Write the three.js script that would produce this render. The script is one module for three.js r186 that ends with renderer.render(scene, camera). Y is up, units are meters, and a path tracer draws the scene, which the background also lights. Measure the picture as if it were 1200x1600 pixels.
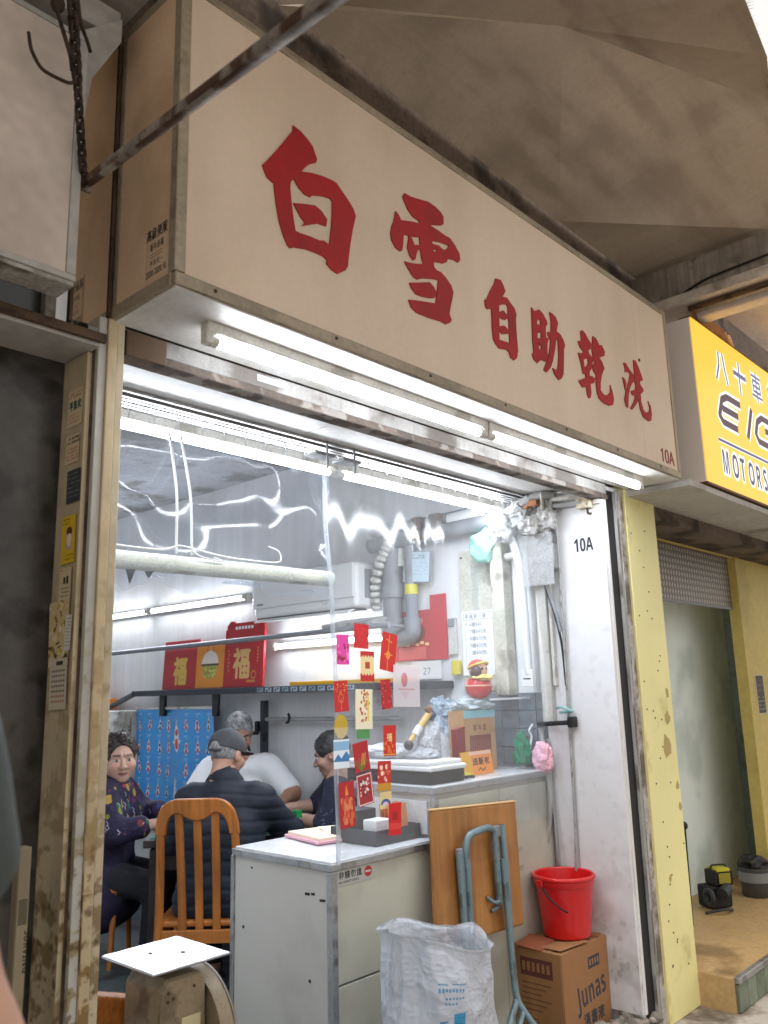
import * as THREE from 'three';
import { mergeGeometries } from 'three/addons/utils/BufferGeometryUtils.js';
import { RoundedBoxGeometry } from 'three/addons/geometries/RoundedBoxGeometry.js';
import { MarchingCubes } from 'three/addons/objects/MarchingCubes.js';
import { RectAreaLightUniformsLib } from 'three/addons/lights/RectAreaLightUniformsLib.js';
import { TextGeometry } from 'three/addons/geometries/TextGeometry.js';
import { FontLoader } from 'three/addons/loaders/FontLoader.js';

// ------------------------------------------------------------------ camera, sky, sun, exposure
const scene = new THREE.Scene();
const camera = new THREE.PerspectiveCamera(62.81, 0.75, 0.05, 400);
camera.position.set(0, 1.5, 1.9);
camera.rotation.order = 'YXZ';
camera.rotation.set(THREE.MathUtils.degToRad(12.0026), THREE.MathUtils.degToRad(-47.4747), THREE.MathUtils.degToRad(-1.5076));
camera.focus = 3.3; camera.userData.fStop = 4.5;
const renderer = new THREE.WebGLRenderer({ antialias: true });
renderer.toneMapping = THREE.LinearToneMapping;
renderer.toneMappingExposure = 1.15;
renderer.shadowMap.enabled = true;
RectAreaLightUniformsLib.init();
{ // flat overcast sky, a little brighter overhead
  const w = 64, h = 32, d = new Float32Array(w * h * 4);
  for (let j = 0; j < h; j++) for (let i = 0; i < w; i++) {
    const el = (j + 0.5) / h * 180 - 90, k = el < 0 ? 0.3 : 0.85 + 0.3 * Math.sin(el * Math.PI / 180), o = (j * w + i) * 4;
    d[o] = 1.02 * k * SKY(); d[o + 1] = 0.98 * k * SKY(); d[o + 2] = 0.95 * k * SKY(); d[o + 3] = 1;
  }
  const t = new THREE.DataTexture(d, w, h, THREE.RGBAFormat, THREE.FloatType);
  t.mapping = THREE.EquirectangularReflectionMapping; t.magFilter = THREE.LinearFilter; t.needsUpdate = true;
  scene.background = t; scene.environment = t;
}
function SKY() { return 0.85; }
const sun = new THREE.DirectionalLight(0xfff0e0, 1.4);
sun.position.set(-4, 20, 8); sun.castShadow = true; sun.shadow.radius = 40; sun.shadow.mapSize.set(2048, 2048);
Object.assign(sun.shadow.camera, { left: -8, right: 8, top: 8, bottom: -8, near: 1, far: 40 });
scene.add(sun, sun.target);

// ------------------------------------------------------------------ helpers
const V = (x, y, z) => new THREE.Vector3(x, y, z);
function rng(seed) { let a = seed >>> 0; return () => { a = (a + 0x6d2b79f5) | 0; let t = Math.imul(a ^ (a >>> 15), 1 | a); t = (t + Math.imul(t ^ (t >>> 7), 61 | t)) ^ t; return ((t ^ (t >>> 14)) >>> 0) / 4294967296; }; }
const hash = (x, y, s) => { let h = Math.imul(x, 374761393) + Math.imul(y, 668265263) + Math.imul(s, 2147483647 ^ 0x5bd1e995) | 0; h = Math.imul(h ^ (h >>> 13), 1274126177); return ((h ^ (h >>> 16)) >>> 0) / 4294967296; };
function vnoise(x, y, s, px = 1e9, py = 1e9) {
  const xi = Math.floor(x), yi = Math.floor(y), fx = x - xi, fy = y - yi, u = fx * fx * (3 - 2 * fx), v = fy * fy * (3 - 2 * fy);
  const m = (a, p) => ((a % p) + p) % p, a = m(xi, px), b = m(xi + 1, px), c = m(yi, py), d = m(yi + 1, py);
  return (hash(a, c, s) * (1 - u) + hash(b, c, s) * u) * (1 - v) + (hash(a, d, s) * (1 - u) + hash(b, d, s) * u) * v;
}
function fbm(x, y, s, oct = 4, px = 1e9, py = 1e9) { let t = 0, a = 0.5, n = 0; for (let i = 0; i < oct; i++) { t += a * vnoise(x, y, s + i, px, py); n += a; x *= 2; y *= 2; px *= 2; py *= 2; a *= 0.5; } return t / n; }
const vn3 = (x, y, z, s) => { const zi = Math.floor(z), f = z - zi, u = f * f * (3 - 2 * f); return vnoise(x, y, s + zi * 17) * (1 - u) + vnoise(x, y, s + (zi + 1) * 17) * u; };
const clamp = (x, a = 0, b = 1) => Math.min(b, Math.max(a, x)), smooth = (a, b, x) => { const t = clamp((x - a) / (b - a)); return t * t * (3 - 2 * t); };

function dataTex(w, h, fn, srgb = true, repeat = true) {
  const d = new Uint8Array(w * h * 4);
  for (let j = 0; j < h; j++) for (let i = 0; i < w; i++) { const c = fn(i / w, j / h), o = (j * w + i) * 4; d[o] = clamp(c[0], 0, 255); d[o + 1] = clamp(c[1], 0, 255); d[o + 2] = clamp(c[2], 0, 255); d[o + 3] = c[3] ?? 255; }
  const t = new THREE.DataTexture(d, w, h); t.magFilter = THREE.LinearFilter; t.minFilter = THREE.LinearFilter;
  t.wrapS = t.wrapT = repeat ? THREE.RepeatWrapping : THREE.ClampToEdgeWrapping; if (srgb) t.colorSpace = THREE.SRGBColorSpace; t.needsUpdate = true; return t;
}
function canvasTex(w, h, draw, srgb = true) {
  const c = document.createElement('canvas'); c.width = w; c.height = h; const g = c.getContext('2d'); draw(g, w, h);
  const t = new THREE.CanvasTexture(c); if (srgb) t.colorSpace = THREE.SRGBColorSpace; t.magFilter = THREE.LinearFilter; return t;
}
const bumpA = dataTex(256, 256, (u, v) => { const k = 255 * (0.6 * fbm(u * 8, v * 8, 3, 5, 8, 8) + 0.4 * fbm(u * 40, v * 40, 9, 2, 40, 40)); return [k, k, k]; }, false);
const crinkle = dataTex(256, 256, (u, v) => { let k = 0; for (const [f, a, sd] of [[5, 0.5, 41], [10, 0.3, 43], [22, 0.2, 47]]) k += a * (1 - Math.abs(2 * vnoise(u * f + 0.3 * vnoise(u * 8, v * 8, sd + 1, 8, 8), v * f, sd, f, f) - 1)); k = Math.pow(k, 1.6) * 255; return [k, k, k]; }, false);
const film3 = (m, rep, sc) => { m.bumpMap = crinkle.clone(); m.bumpMap.repeat.set(rep, rep); m.bumpScale = sc; return m; };
const hexrgb = (h) => [h >> 16 & 255, h >> 8 & 255, h & 255];
// shared neutral wear for small things: clean, worn, dirty
const wear = [[0.07, 0.1], [0.12, 0.3], [0.22, 0.6]].map(([vary, dirt], s) => dataTex(256, 256, (u, v) => { const k = 0.95 + vary * 2 * (fbm(u * 5, v * 5, 60 + s, 5, 5, 5) - 0.5) + vary * (vnoise(u * 110, v * 110, 70 + s, 110, 110) - 0.5), d = dirt * smooth(0.52, 0.74, fbm(u * 6, v * 6, 80 + s * 9, 5, 6, 6)); return [255 * k * (1 - d * 0.8), 255 * k * (1 - d * 0.86), 255 * k * (1 - d * 0.93)]; }));
// a worn, uneven surface; size = metres the texture covers
function surf(hex, o = {}) {
  if (!o.res) {
    const map = wear[(o.dirtAmt ?? 0) > 0.45 || (o.vary ?? 0) > 0.15 ? 2 : (o.dirtAmt ?? 0) > 0.2 ? 1 : 0].clone(); map.repeat.set(1 / (o.size ?? 1), 1 / (o.size ?? 1)); map.offset.set((o.seed ?? 0) * 0.137 % 1, (o.seed ?? 0) * 0.731 % 1);
    const M = new THREE.MeshPhysicalMaterial({ color: hex, map, roughness: o.rough ?? 0.7, metalness: o.metal ?? 0, ...o.extra }), k = o.bump ?? 0.0006; if (k) { M.bumpMap = bumpA.clone(); M.bumpMap.repeat.set(1 / (o.bumpSize ?? 0.4), 1 / (o.bumpSize ?? 0.4)); M.bumpScale = k; } return M;
  }
  const b = hexrgb(hex), { size = 1, vary = 0.1, freq = 4, seed = 1, dirt = null, dirtAmt = 0, dirtLo = 0.55, dirtHi = 0.75, streak = 0, aniso = 0, speck = 0, res = 256, rough = 0.7, metal = 0, bump = 0.0006, bumpSize = 0.4, extra = {} } = o, dc = dirt ? hexrgb(dirt) : [60, 50, 40];
  const map = dataTex(res, res, (u, v) => {
    let k = 1 + vary * 2 * (fbm(u * freq, v * freq, seed, 5, freq, freq) - 0.5) + vary * 0.5 * (vnoise(u * res / 2, v * res / 2, seed + 50, res / 2, res / 2) - 0.5);
    if (streak) k *= 1 + streak * (fbm(u * freq * 8, v * 2, seed + 7, 3, freq * 8, 2) - 0.5);
    const d = dirtAmt * smooth(dirtLo, dirtHi, aniso ? 0.5 * fbm(u * freq, v * freq * aniso, seed + 20, 5, freq, freq * aniso) + 0.5 * fbm(u * freq * 2, v * freq * 2, seed + 26, 4, freq * 2, freq * 2) : fbm(u * freq * 1.0, v * freq * 1.0, seed + 20, 5, freq, freq)) + (speck && vnoise(u * 60, v * 60, seed + 31, 60, 60) > 1 - speck ? 0.5 : 0);
    return b.map((c, i) => c * k * (1 - d) + dc[i] * d);
  });
  map.repeat.set(1 / size, 1 / size);
  const bm = bumpA.clone(); bm.repeat.set(1 / bumpSize, 1 / bumpSize);
  const M = new THREE.MeshPhysicalMaterial({ map, roughness: rough, metalness: metal, ...extra });
  if (bump) { M.bumpMap = bm; M.bumpScale = bump; }
  return M;
}
const flat = (hex, rough = 0.6, extra = {}) => new THREE.MeshPhysicalMaterial({ color: hex, roughness: rough, ...extra });

function planarUV(g) { // box projection, uv in metres
  g = g.index ? g.toNonIndexed() : g; if (!g.attributes.normal) g.computeVertexNormals();
  const p = g.attributes.position, uv = new Float32Array(p.count * 2), a = V(), b = V(), c = V(), n = V();
  for (let i = 0; i < p.count; i += 3) {
    a.fromBufferAttribute(p, i); b.fromBufferAttribute(p, i + 1); c.fromBufferAttribute(p, i + 2);
    n.crossVectors(b.clone().sub(a), c.clone().sub(a)); const x = Math.abs(n.x), y = Math.abs(n.y), z = Math.abs(n.z);
    [a, b, c].forEach((q, k) => { const [s, t] = x >= y && x >= z ? [q.z, q.y] : y >= z ? [q.x, q.z] : [q.x, q.y]; uv[(i + k) * 2] = s; uv[(i + k) * 2 + 1] = t; });
  }
  g.setAttribute('uv', new THREE.BufferAttribute(uv, 2)); return g;
}
const box = (w, h, d, x = 0, y = 0, z = 0, r = 0.003, ry = 0, rx = 0, rz = 0) => {
  const g = r > 0 ? new RoundedBoxGeometry(w, h, d, 1, Math.min(r, w * 0.45, h * 0.45, d * 0.45)) : new THREE.BoxGeometry(w, h, d);
  if (rx) g.rotateX(rx); if (rz) g.rotateZ(rz); if (ry) g.rotateY(ry); g.translate(x, y, z); return planarUV(g);
};
const slab = (x0, x1, y0, y1, z0, z1, r = 0.003) => box(x1 - x0, y1 - y0, z1 - z0, (x0 + x1) / 2, (y0 + y1) / 2, (z0 + z1) / 2, r);
function rod(a, b, r0, r1 = r0, seg = 14) {
  const A = V(...a), B = V(...b), d = B.clone().sub(A), L = d.length(), g = new THREE.CylinderGeometry(r1, r0, L, seg, 1);
  g.applyQuaternion(new THREE.Quaternion().setFromUnitVectors(V(0, 1, 0), d.normalize())); g.translate(...A.add(B).multiplyScalar(0.5).toArray()); return planarUV(g);
}
const tube = (pts, r, seg = 40, rs = 8, closed = false) => planarUV(new THREE.TubeGeometry(new THREE.CatmullRomCurve3(pts.map((p) => V(...p)), closed, 'catmullrom', 0.4), seg, r, rs, closed));
const lathe = (pts, x, y, z, seg = 40) => new THREE.LatheGeometry(pts.map((p) => new THREE.Vector2(...p)), seg).translate(x, y, z);
function poly(pts, depth, holes = [], bevel = 0) { // polygon in xy, extruded towards +z
  const s = new THREE.Shape(pts.map((p) => new THREE.Vector2(...p))); for (const h of holes) s.holes.push(new THREE.Path(h.map((p) => new THREE.Vector2(...p))));
  return planarUV(new THREE.ExtrudeGeometry(s, { depth, bevelEnabled: bevel > 0, bevelThickness: bevel, bevelSize: bevel, bevelSegments: 1 }));
}
function face(pts) { // planar polygon in space with a thickness given by its mirror below
  const p = [], n = pts.length; for (let i = 1; i < n - 1; i++) p.push(...pts[0], ...pts[i], ...pts[i + 1]);
  const g = new THREE.BufferGeometry(); g.setAttribute('position', new THREE.Float32BufferAttribute(p, 3)); g.computeVertexNormals(); return planarUV(g);
}
function sheet(w, h, uv = [0, 0, 1, 1], curl = 0, seg = 6) { // upright sheet of paper facing +z, centred; uv = cell of an atlas
  const g = new THREE.PlaneGeometry(w, h, seg, seg), p = g.attributes.position, t = g.attributes.uv;
  for (let i = 0; i < p.count; i++) { t.setXY(i, uv[0] + (uv[2] - uv[0]) * t.getX(i), uv[1] + (uv[3] - uv[1]) * t.getY(i)); if (curl) p.setZ(i, curl * (Math.pow(p.getX(i) / w * 2, 2) * 0.6 + Math.pow(p.getY(i) / h * 2, 2) * (p.getY(i) < 0 ? 1 : 0.2))); }
  g.computeVertexNormals(); return g;
}
const onWall = (g, x, y, z, tilt = 0) => g.rotateZ(tilt).rotateY(-Math.PI / 2).translate(x, y, z); // turned to face -x

const used = new Map(), base = new Map();
function numbered(n) { const k = used.get(n) ?? 0; used.set(n, k + 1); return k ? n + '_' + String(k).padStart(3, '0') : n; }
function flags(o) { o.traverse((m) => { if (m.isMesh) { m.castShadow = true; m.receiveShadow = true; } }); return o; }
function strip(g) { g = g.index ? g.toNonIndexed() : g; for (const k of Object.keys(g.attributes)) if (!['position', 'normal', 'uv', 'color'].includes(k)) g.deleteAttribute(k); if (!g.attributes.uv) planarUV(g); g.morphAttributes = {}; return g; }
function obj(name, geos, m, parent = scene) {
  const list = (Array.isArray(geos) ? geos : [geos]).map(strip);
  const g = list.length > 1 ? mergeGeometries(list, false) : list[0];
  const o = new THREE.Mesh(g, m); o.castShadow = o.receiveShadow = true;
  if (parent === scene) { o.name = numbered(name); } else { o.name = name; const b = base.get(parent); if (b) { g.translate(-b.x, -b.y, -b.z); base.set(o, b); } }
  parent.add(o); return o;
}
function tag(o, label, category, group) { o.userData = { ...o.userData, label, category }; if (group) o.userData.group = group; return o; }
function thing(name, label, category, at = [0, 0, 0], group = null, local = false) { // children in world coordinates unless local
  const o = new THREE.Group(); o.name = numbered(name); scene.add(o); o.position.set(...at); if (!local) base.set(o, V(...at)); return tag(o, label, category, group);
}
function struct(name, geos, m) { const o = obj(name, geos, m); o.userData.kind = 'structure'; return o; }
function piece(name, geos, m, at, label, category, group) { const o = obj(name, geos, m); o.geometry.translate(-at[0], -at[1], -at[2]); o.position.set(...at); base.set(o, V(...at)); return tag(o, label, category, group); } // a one-mesh thing with its origin at its base

// ------------------------------------------------------------------ brush and pen lettering
const GL = {
  高: '50,2 50,14|8,16 92,16|30,26 70,26 70,42 30,42 30,26|12,95 12,52 88,52 88,92 78,95|32,62 68,62 68,82 32,82 32,62',
  級: '25,5 10,30 30,30 10,52 32,50|22,55 22,95|8,65 8,85|36,65 38,82|45,12 82,12 70,42 90,42 70,75 45,95|55,12 50,60 40,92|56,45 90,95',
  便: '25,5 8,40|18,28 18,95|35,14 95,14|42,28 88,28 88,62 42,62 42,28|42,45 88,45|65,14 62,70 38,95|45,70 95,95',
  服: '12,10 12,60 5,95|12,10 40,10 40,95 32,92|12,35 40,35|12,60 40,60|55,95 55,10 90,10 90,35 80,35|55,48 90,48 72,75 55,95|60,52 78,80 95,95',
  福: '22,4 28,14|8,22 38,22 8,60|24,42 24,95|28,46 40,58|46,10 94,10|54,22 86,22 86,40 54,40 54,22|48,50 92,50 92,94 48,94 48,50|70,50 70,94|48,72 92,72',
  請: '18,4 24,12|6,20 40,20|10,34 36,34|10,46 36,46|12,60 36,60 36,90 12,90 12,60|70,4 70,48|50,14 92,14|54,28 88,28|46,46 96,46|56,96 56,56 86,56 86,92 78,96|56,68 86,68|56,80 86,80',
  勿: '30,5 8,45|24,22 88,22 84,80 74,95 62,85|45,24 12,75|66,24 28,95',
  非: '38,6 38,70 20,95|10,22 38,22|10,42 38,42|6,64 38,62|62,6 62,95|62,22 92,22|62,42 92,42|62,62 94,62',
  進: '14,8 22,18|8,34 24,34 14,58 26,62 8,92|8,92 40,88 96,92|52,6 40,32|48,24 48,80|68,8 74,18|48,24 92,24|48,42 88,42|48,60 88,60|48,80 94,80|70,24 70,80',
  車: '10,14 90,14|20,28 80,28 80,62 20,62 20,28|20,45 80,45|6,76 94,76|50,2 50,98',
  十: '6,45 94,45|50,4 50,98', 八: '34,10 32,50 10,92|56,10 68,55 92,92', 一: '6,50 94,50',
  元: '22,14 78,14|6,38 94,38|38,38 34,70 8,95|62,38 62,88 92,92 94,74',
  消: '12,8 22,18|6,32 18,42|6,92 24,60|62,4 62,36|40,10 48,26|86,10 76,26|44,96 44,38 86,38 86,92 76,96|44,56 86,56|44,74 86,74',
  毒: '12,12 88,12|20,26 80,26|50,2 50,40|6,40 94,40|24,52 18,92 80,92|24,52 82,52 78,98|10,72 92,72|50,52 46,92',
  液: '12,8 22,18|6,32 18,42|6,92 24,60|60,2 64,12|32,16 96,16|48,22 32,56|42,42 42,96|66,24 52,58|62,38 90,38 74,70 50,96|62,56 94,96',
  平: '14,12 86,12|26,26 34,44|74,26 66,44|6,56 94,56|50,12 50,98',
  磅: '6,12 40,12|24,12 8,60|14,46 38,46 38,86 14,86 14,46|70,2 70,12|50,14 92,14|60,20 64,30|82,20 78,30|48,46 48,36 94,36 94,46|50,58 92,58|66,58 62,80 48,96|66,72 86,72 84,92 76,96',
  洗: '12,8 22,18|6,32 18,42|6,92 24,60|48,8 38,34|40,26 88,26|62,4 62,50|32,50 96,50|52,50 48,74 34,94|70,50 70,88 94,90 94,74',
  衣: '50,2 50,14|8,22 92,22|50,22 10,62|34,44 34,92 54,80|88,36 62,54|46,40 92,94',
  新: '26,2 28,12|6,16 48,16|16,22 20,34|38,22 34,34|4,38 50,38|8,56 48,56|28,38 28,96|24,60 6,86|32,62 46,78|60,12 92,4|60,12 60,50 52,94|60,38 96,38|80,38 80,98',
  年: '26,4 12,34|24,18 84,18|28,42 80,42|28,42 28,66|6,66 94,66|56,18 56,98',
  送: '14,8 22,18|8,34 24,34 14,58 26,62 8,92|8,92 40,88 96,92|50,6 56,18|82,6 74,18|44,24 90,24|38,46 96,46|66,24 64,50 42,78|66,50 92,78',
};
function glyph(g, ch, x, y, s, sx = s) { // strokes scaled to s, drawn with the current stroke style
  const d = GL[ch]; if (!d) return; g.lineCap = 'round'; g.lineJoin = 'round';
  for (const st of d.split('|')) { g.beginPath(); st.split(' ').forEach((q, i) => { const [a, b] = q.split(',').map(Number), X = x + a / 100 * sx, Y = y + b / 100 * s; i ? g.lineTo(X, Y) : g.moveTo(X, Y); }); g.stroke(); }
}
function line(g, text, x, y, s, gap = 1.1) { let cx = x; for (const ch of text) { if (GL[ch]) { glyph(g, ch, cx, y, s); cx += s * gap; } else { g.fillText(ch, cx, y + s * 0.88); cx += g.measureText(ch).width * gap; } } }
const font = await new FontLoader().loadAsync('fonts/droid/droid_sans_regular.typeface.json');
const fontB = await new FontLoader().loadAsync('fonts/droid/droid_sans_bold.typeface.json');
const text3 = (str, size, f = font, depth = 0.002) => new TextGeometry(str, { font: f, size, depth, curveSegments: 4, bevelEnabled: false });
const CHARS = {
  bai: ['1410,3096 1439,3092 1465,3080 1486,3066 1496,3046 1503,3032 1499,3019 1476,3004 1460,2987 1441,2962 1483,2977 1526,2987 1558,2991 1581,2991 1599,2978 1627,2958 1652,2936 1662,2916 1648,2866 1636,2812 1627,2760 1624,2734 1613,2717 1581,2694 1557,2698 1536,2710 1539,2723 1523,2728 1492,2728 1455,2724 1414,2713 1398,2704 1389,2709 1375,2731 1359,2769 1349,2815 1343,2852 1340,2877 1316,2884 1307,2898 1299,2915 1315,2935 1347,2981 1379,3030 1410,3078|1412,2926 1430,2907 1452,2895 1475,2896 1486,2907 1525,2922 1553,2927 1563,2923 1562,2878 1558,2834 1549,2774 1527,2779 1508,2772 1470,2770 1436,2765 1418,2765 1411,2800 1404,2846 1399,2887 1401,2909', '1411,2848 1456,2865 1494,2877 1517,2871 1541,2853 1537,2829 1505,2825 1470,2806 1442,2790 1454,2806 1437,2817 1422,2835'],
  xue: ['1895,3100 1926,3101 1967,3110 2018,3123 2056,3121 2084,3113 2099,3101 2097,3072 2086,3063 2030,3042 2027,3036 2070,3035 2108,3031 2130,3033 2156,3017 2182,2993 2184,2969 2172,2956 2147,2957 2112,2948 2108,2934 2086,2920 2048,2911 2034,2904 2035,2887 2051,2880 2070,2882 2098,2871 2125,2852 2136,2830 2127,2800 2117,2771 2108,2742 2119,2723 2111,2711 2086,2697 2058,2699 2003,2692 1936,2689 1910,2698 1897,2721 1921,2728 1970,2740 2036,2755 2046,2798 2056,2848 2020,2839 1974,2824 1944,2809 1925,2811 1904,2828 1883,2850 1927,2859 1979,2876 1971,2895 1966,2925 1955,2920 1945,2900 1939,2879 1928,2870 1911,2881 1900,2905 1907,2936 1910,2951 1884,2947 1880,2912 1874,2885 1865,2878 1842,2882 1824,2902 1820,2925 1829,2957 1836,2969 1848,3014 1863,3006 1873,2992 1917,3007 1967,3020 1967,3028 1931,3032 1910,3046 1896,3065 1885,3083|1921,2953 1964,2969 1965,2940 1937,2929|2031,2983 2077,2995 2123,3002 2110,2982 2090,2972 2066,2979 2031,2971|2032,2951 2056,2960 2043,2940', '1904,2783 1946,2798 2008,2822 2028,2814 2043,2798 2034,2776 2012,2766 1966,2756 1935,2754 1914,2767'],
  zi: ['2397,2978 2431,2984 2447,2967 2458,2947 2437,2919 2466,2924 2489,2910 2514,2896 2523,2877 2517,2852 2516,2813 2517,2771 2519,2730 2509,2697 2489,2682 2466,2686 2460,2704 2443,2711 2397,2702 2375,2713 2362,2727 2358,2769 2361,2845 2334,2835 2323,2842 2321,2866 2336,2877 2361,2918 2389,2956|2410,2874 2434,2888 2461,2896 2468,2884 2466,2853 2452,2856 2437,2864 2408,2848|2406,2832 2423,2825 2444,2828 2466,2843 2469,2824 2466,2787 2451,2799 2434,2803 2405,2790|2402,2774 2420,2765 2468,2782 2466,2743 2436,2740 2400,2736'],
  zhu: ['2634,2943 2652,2932 2689,2952 2714,2943 2738,2923 2745,2908 2729,2890 2726,2845 2749,2848 2733,2820 2729,2782 2733,2766 2713,2739 2689,2740 2672,2734 2650,2716 2626,2725 2616,2742 2629,2756 2626,2804 2630,2872|2666,2893 2690,2914 2693,2888 2666,2881|2666,2856 2674,2849 2692,2856 2689,2830 2662,2822|2666,2806 2676,2796 2690,2800 2683,2785 2668,2772', '2767,2967 2788,2967 2814,2958 2828,2938 2817,2914 2812,2897 2839,2893 2861,2876 2871,2854 2859,2833 2850,2769 2841,2722 2826,2701 2803,2687 2783,2696 2770,2706 2760,2727 2787,2724 2801,2738 2814,2792 2817,2862 2804,2860 2790,2816 2767,2759 2745,2723 2713,2695 2693,2700 2704,2718 2732,2759 2749,2801 2761,2848 2744,2857 2740,2871 2768,2883 2774,2928'],
  gan: ['3009,2959 3026,2970 3051,2961 3072,2942 3094,2928 3085,2902 3063,2888 3072,2872 3099,2869 3091,2837 3083,2814 3060,2792 3058,2774 3081,2777 3104,2772 3093,2751 3060,2738 3061,2698 3050,2673 3034,2669 3025,2685 3022,2716 2990,2704 2960,2726 3025,2757 3023,2773 3003,2768 2991,2814 2975,2854 3005,2858 3022,2872 2994,2884 2981,2907 3010,2915 3010,2942|3017,2835 3054,2852 3055,2831 3040,2811 3020,2801', '3115,2970 3143,2968 3167,2944 3188,2950 3213,2927 3206,2906 3157,2883 3179,2871 3196,2845 3169,2809 3150,2766 3145,2731 3171,2717 3204,2723 3232,2745 3238,2780 3254,2750 3261,2718 3248,2690 3213,2678 3164,2678 3126,2689 3111,2714 3110,2759 3115,2794 3092,2808 3095,2830 3121,2858 3098,2848 3102,2874 3096,2906'],
  xi: ['3385,2924 3406,2930 3433,2911 3450,2902 3482,2888 3477,2864 3435,2822 3410,2781 3392,2711 3375,2714 3363,2743 3384,2787 3421,2841 3442,2882 3430,2892 3393,2882 3396,2900', '3363,2850 3386,2845 3397,2830 3379,2790 3375,2807', '3489,2967 3512,2969 3539,2940 3558,2913 3572,2889 3535,2871 3542,2856 3567,2843 3565,2831 3533,2811 3531,2775 3547,2739 3573,2729 3609,2744 3618,2764 3605,2795 3629,2772 3633,2736 3620,2701 3594,2694 3539,2701 3514,2735 3508,2779 3474,2744 3432,2712 3415,2714 3459,2758 3478,2789 3446,2785 3435,2800 3485,2822 3489,2845 3479,2865 3486,2876 3488,2912'],
};

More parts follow.
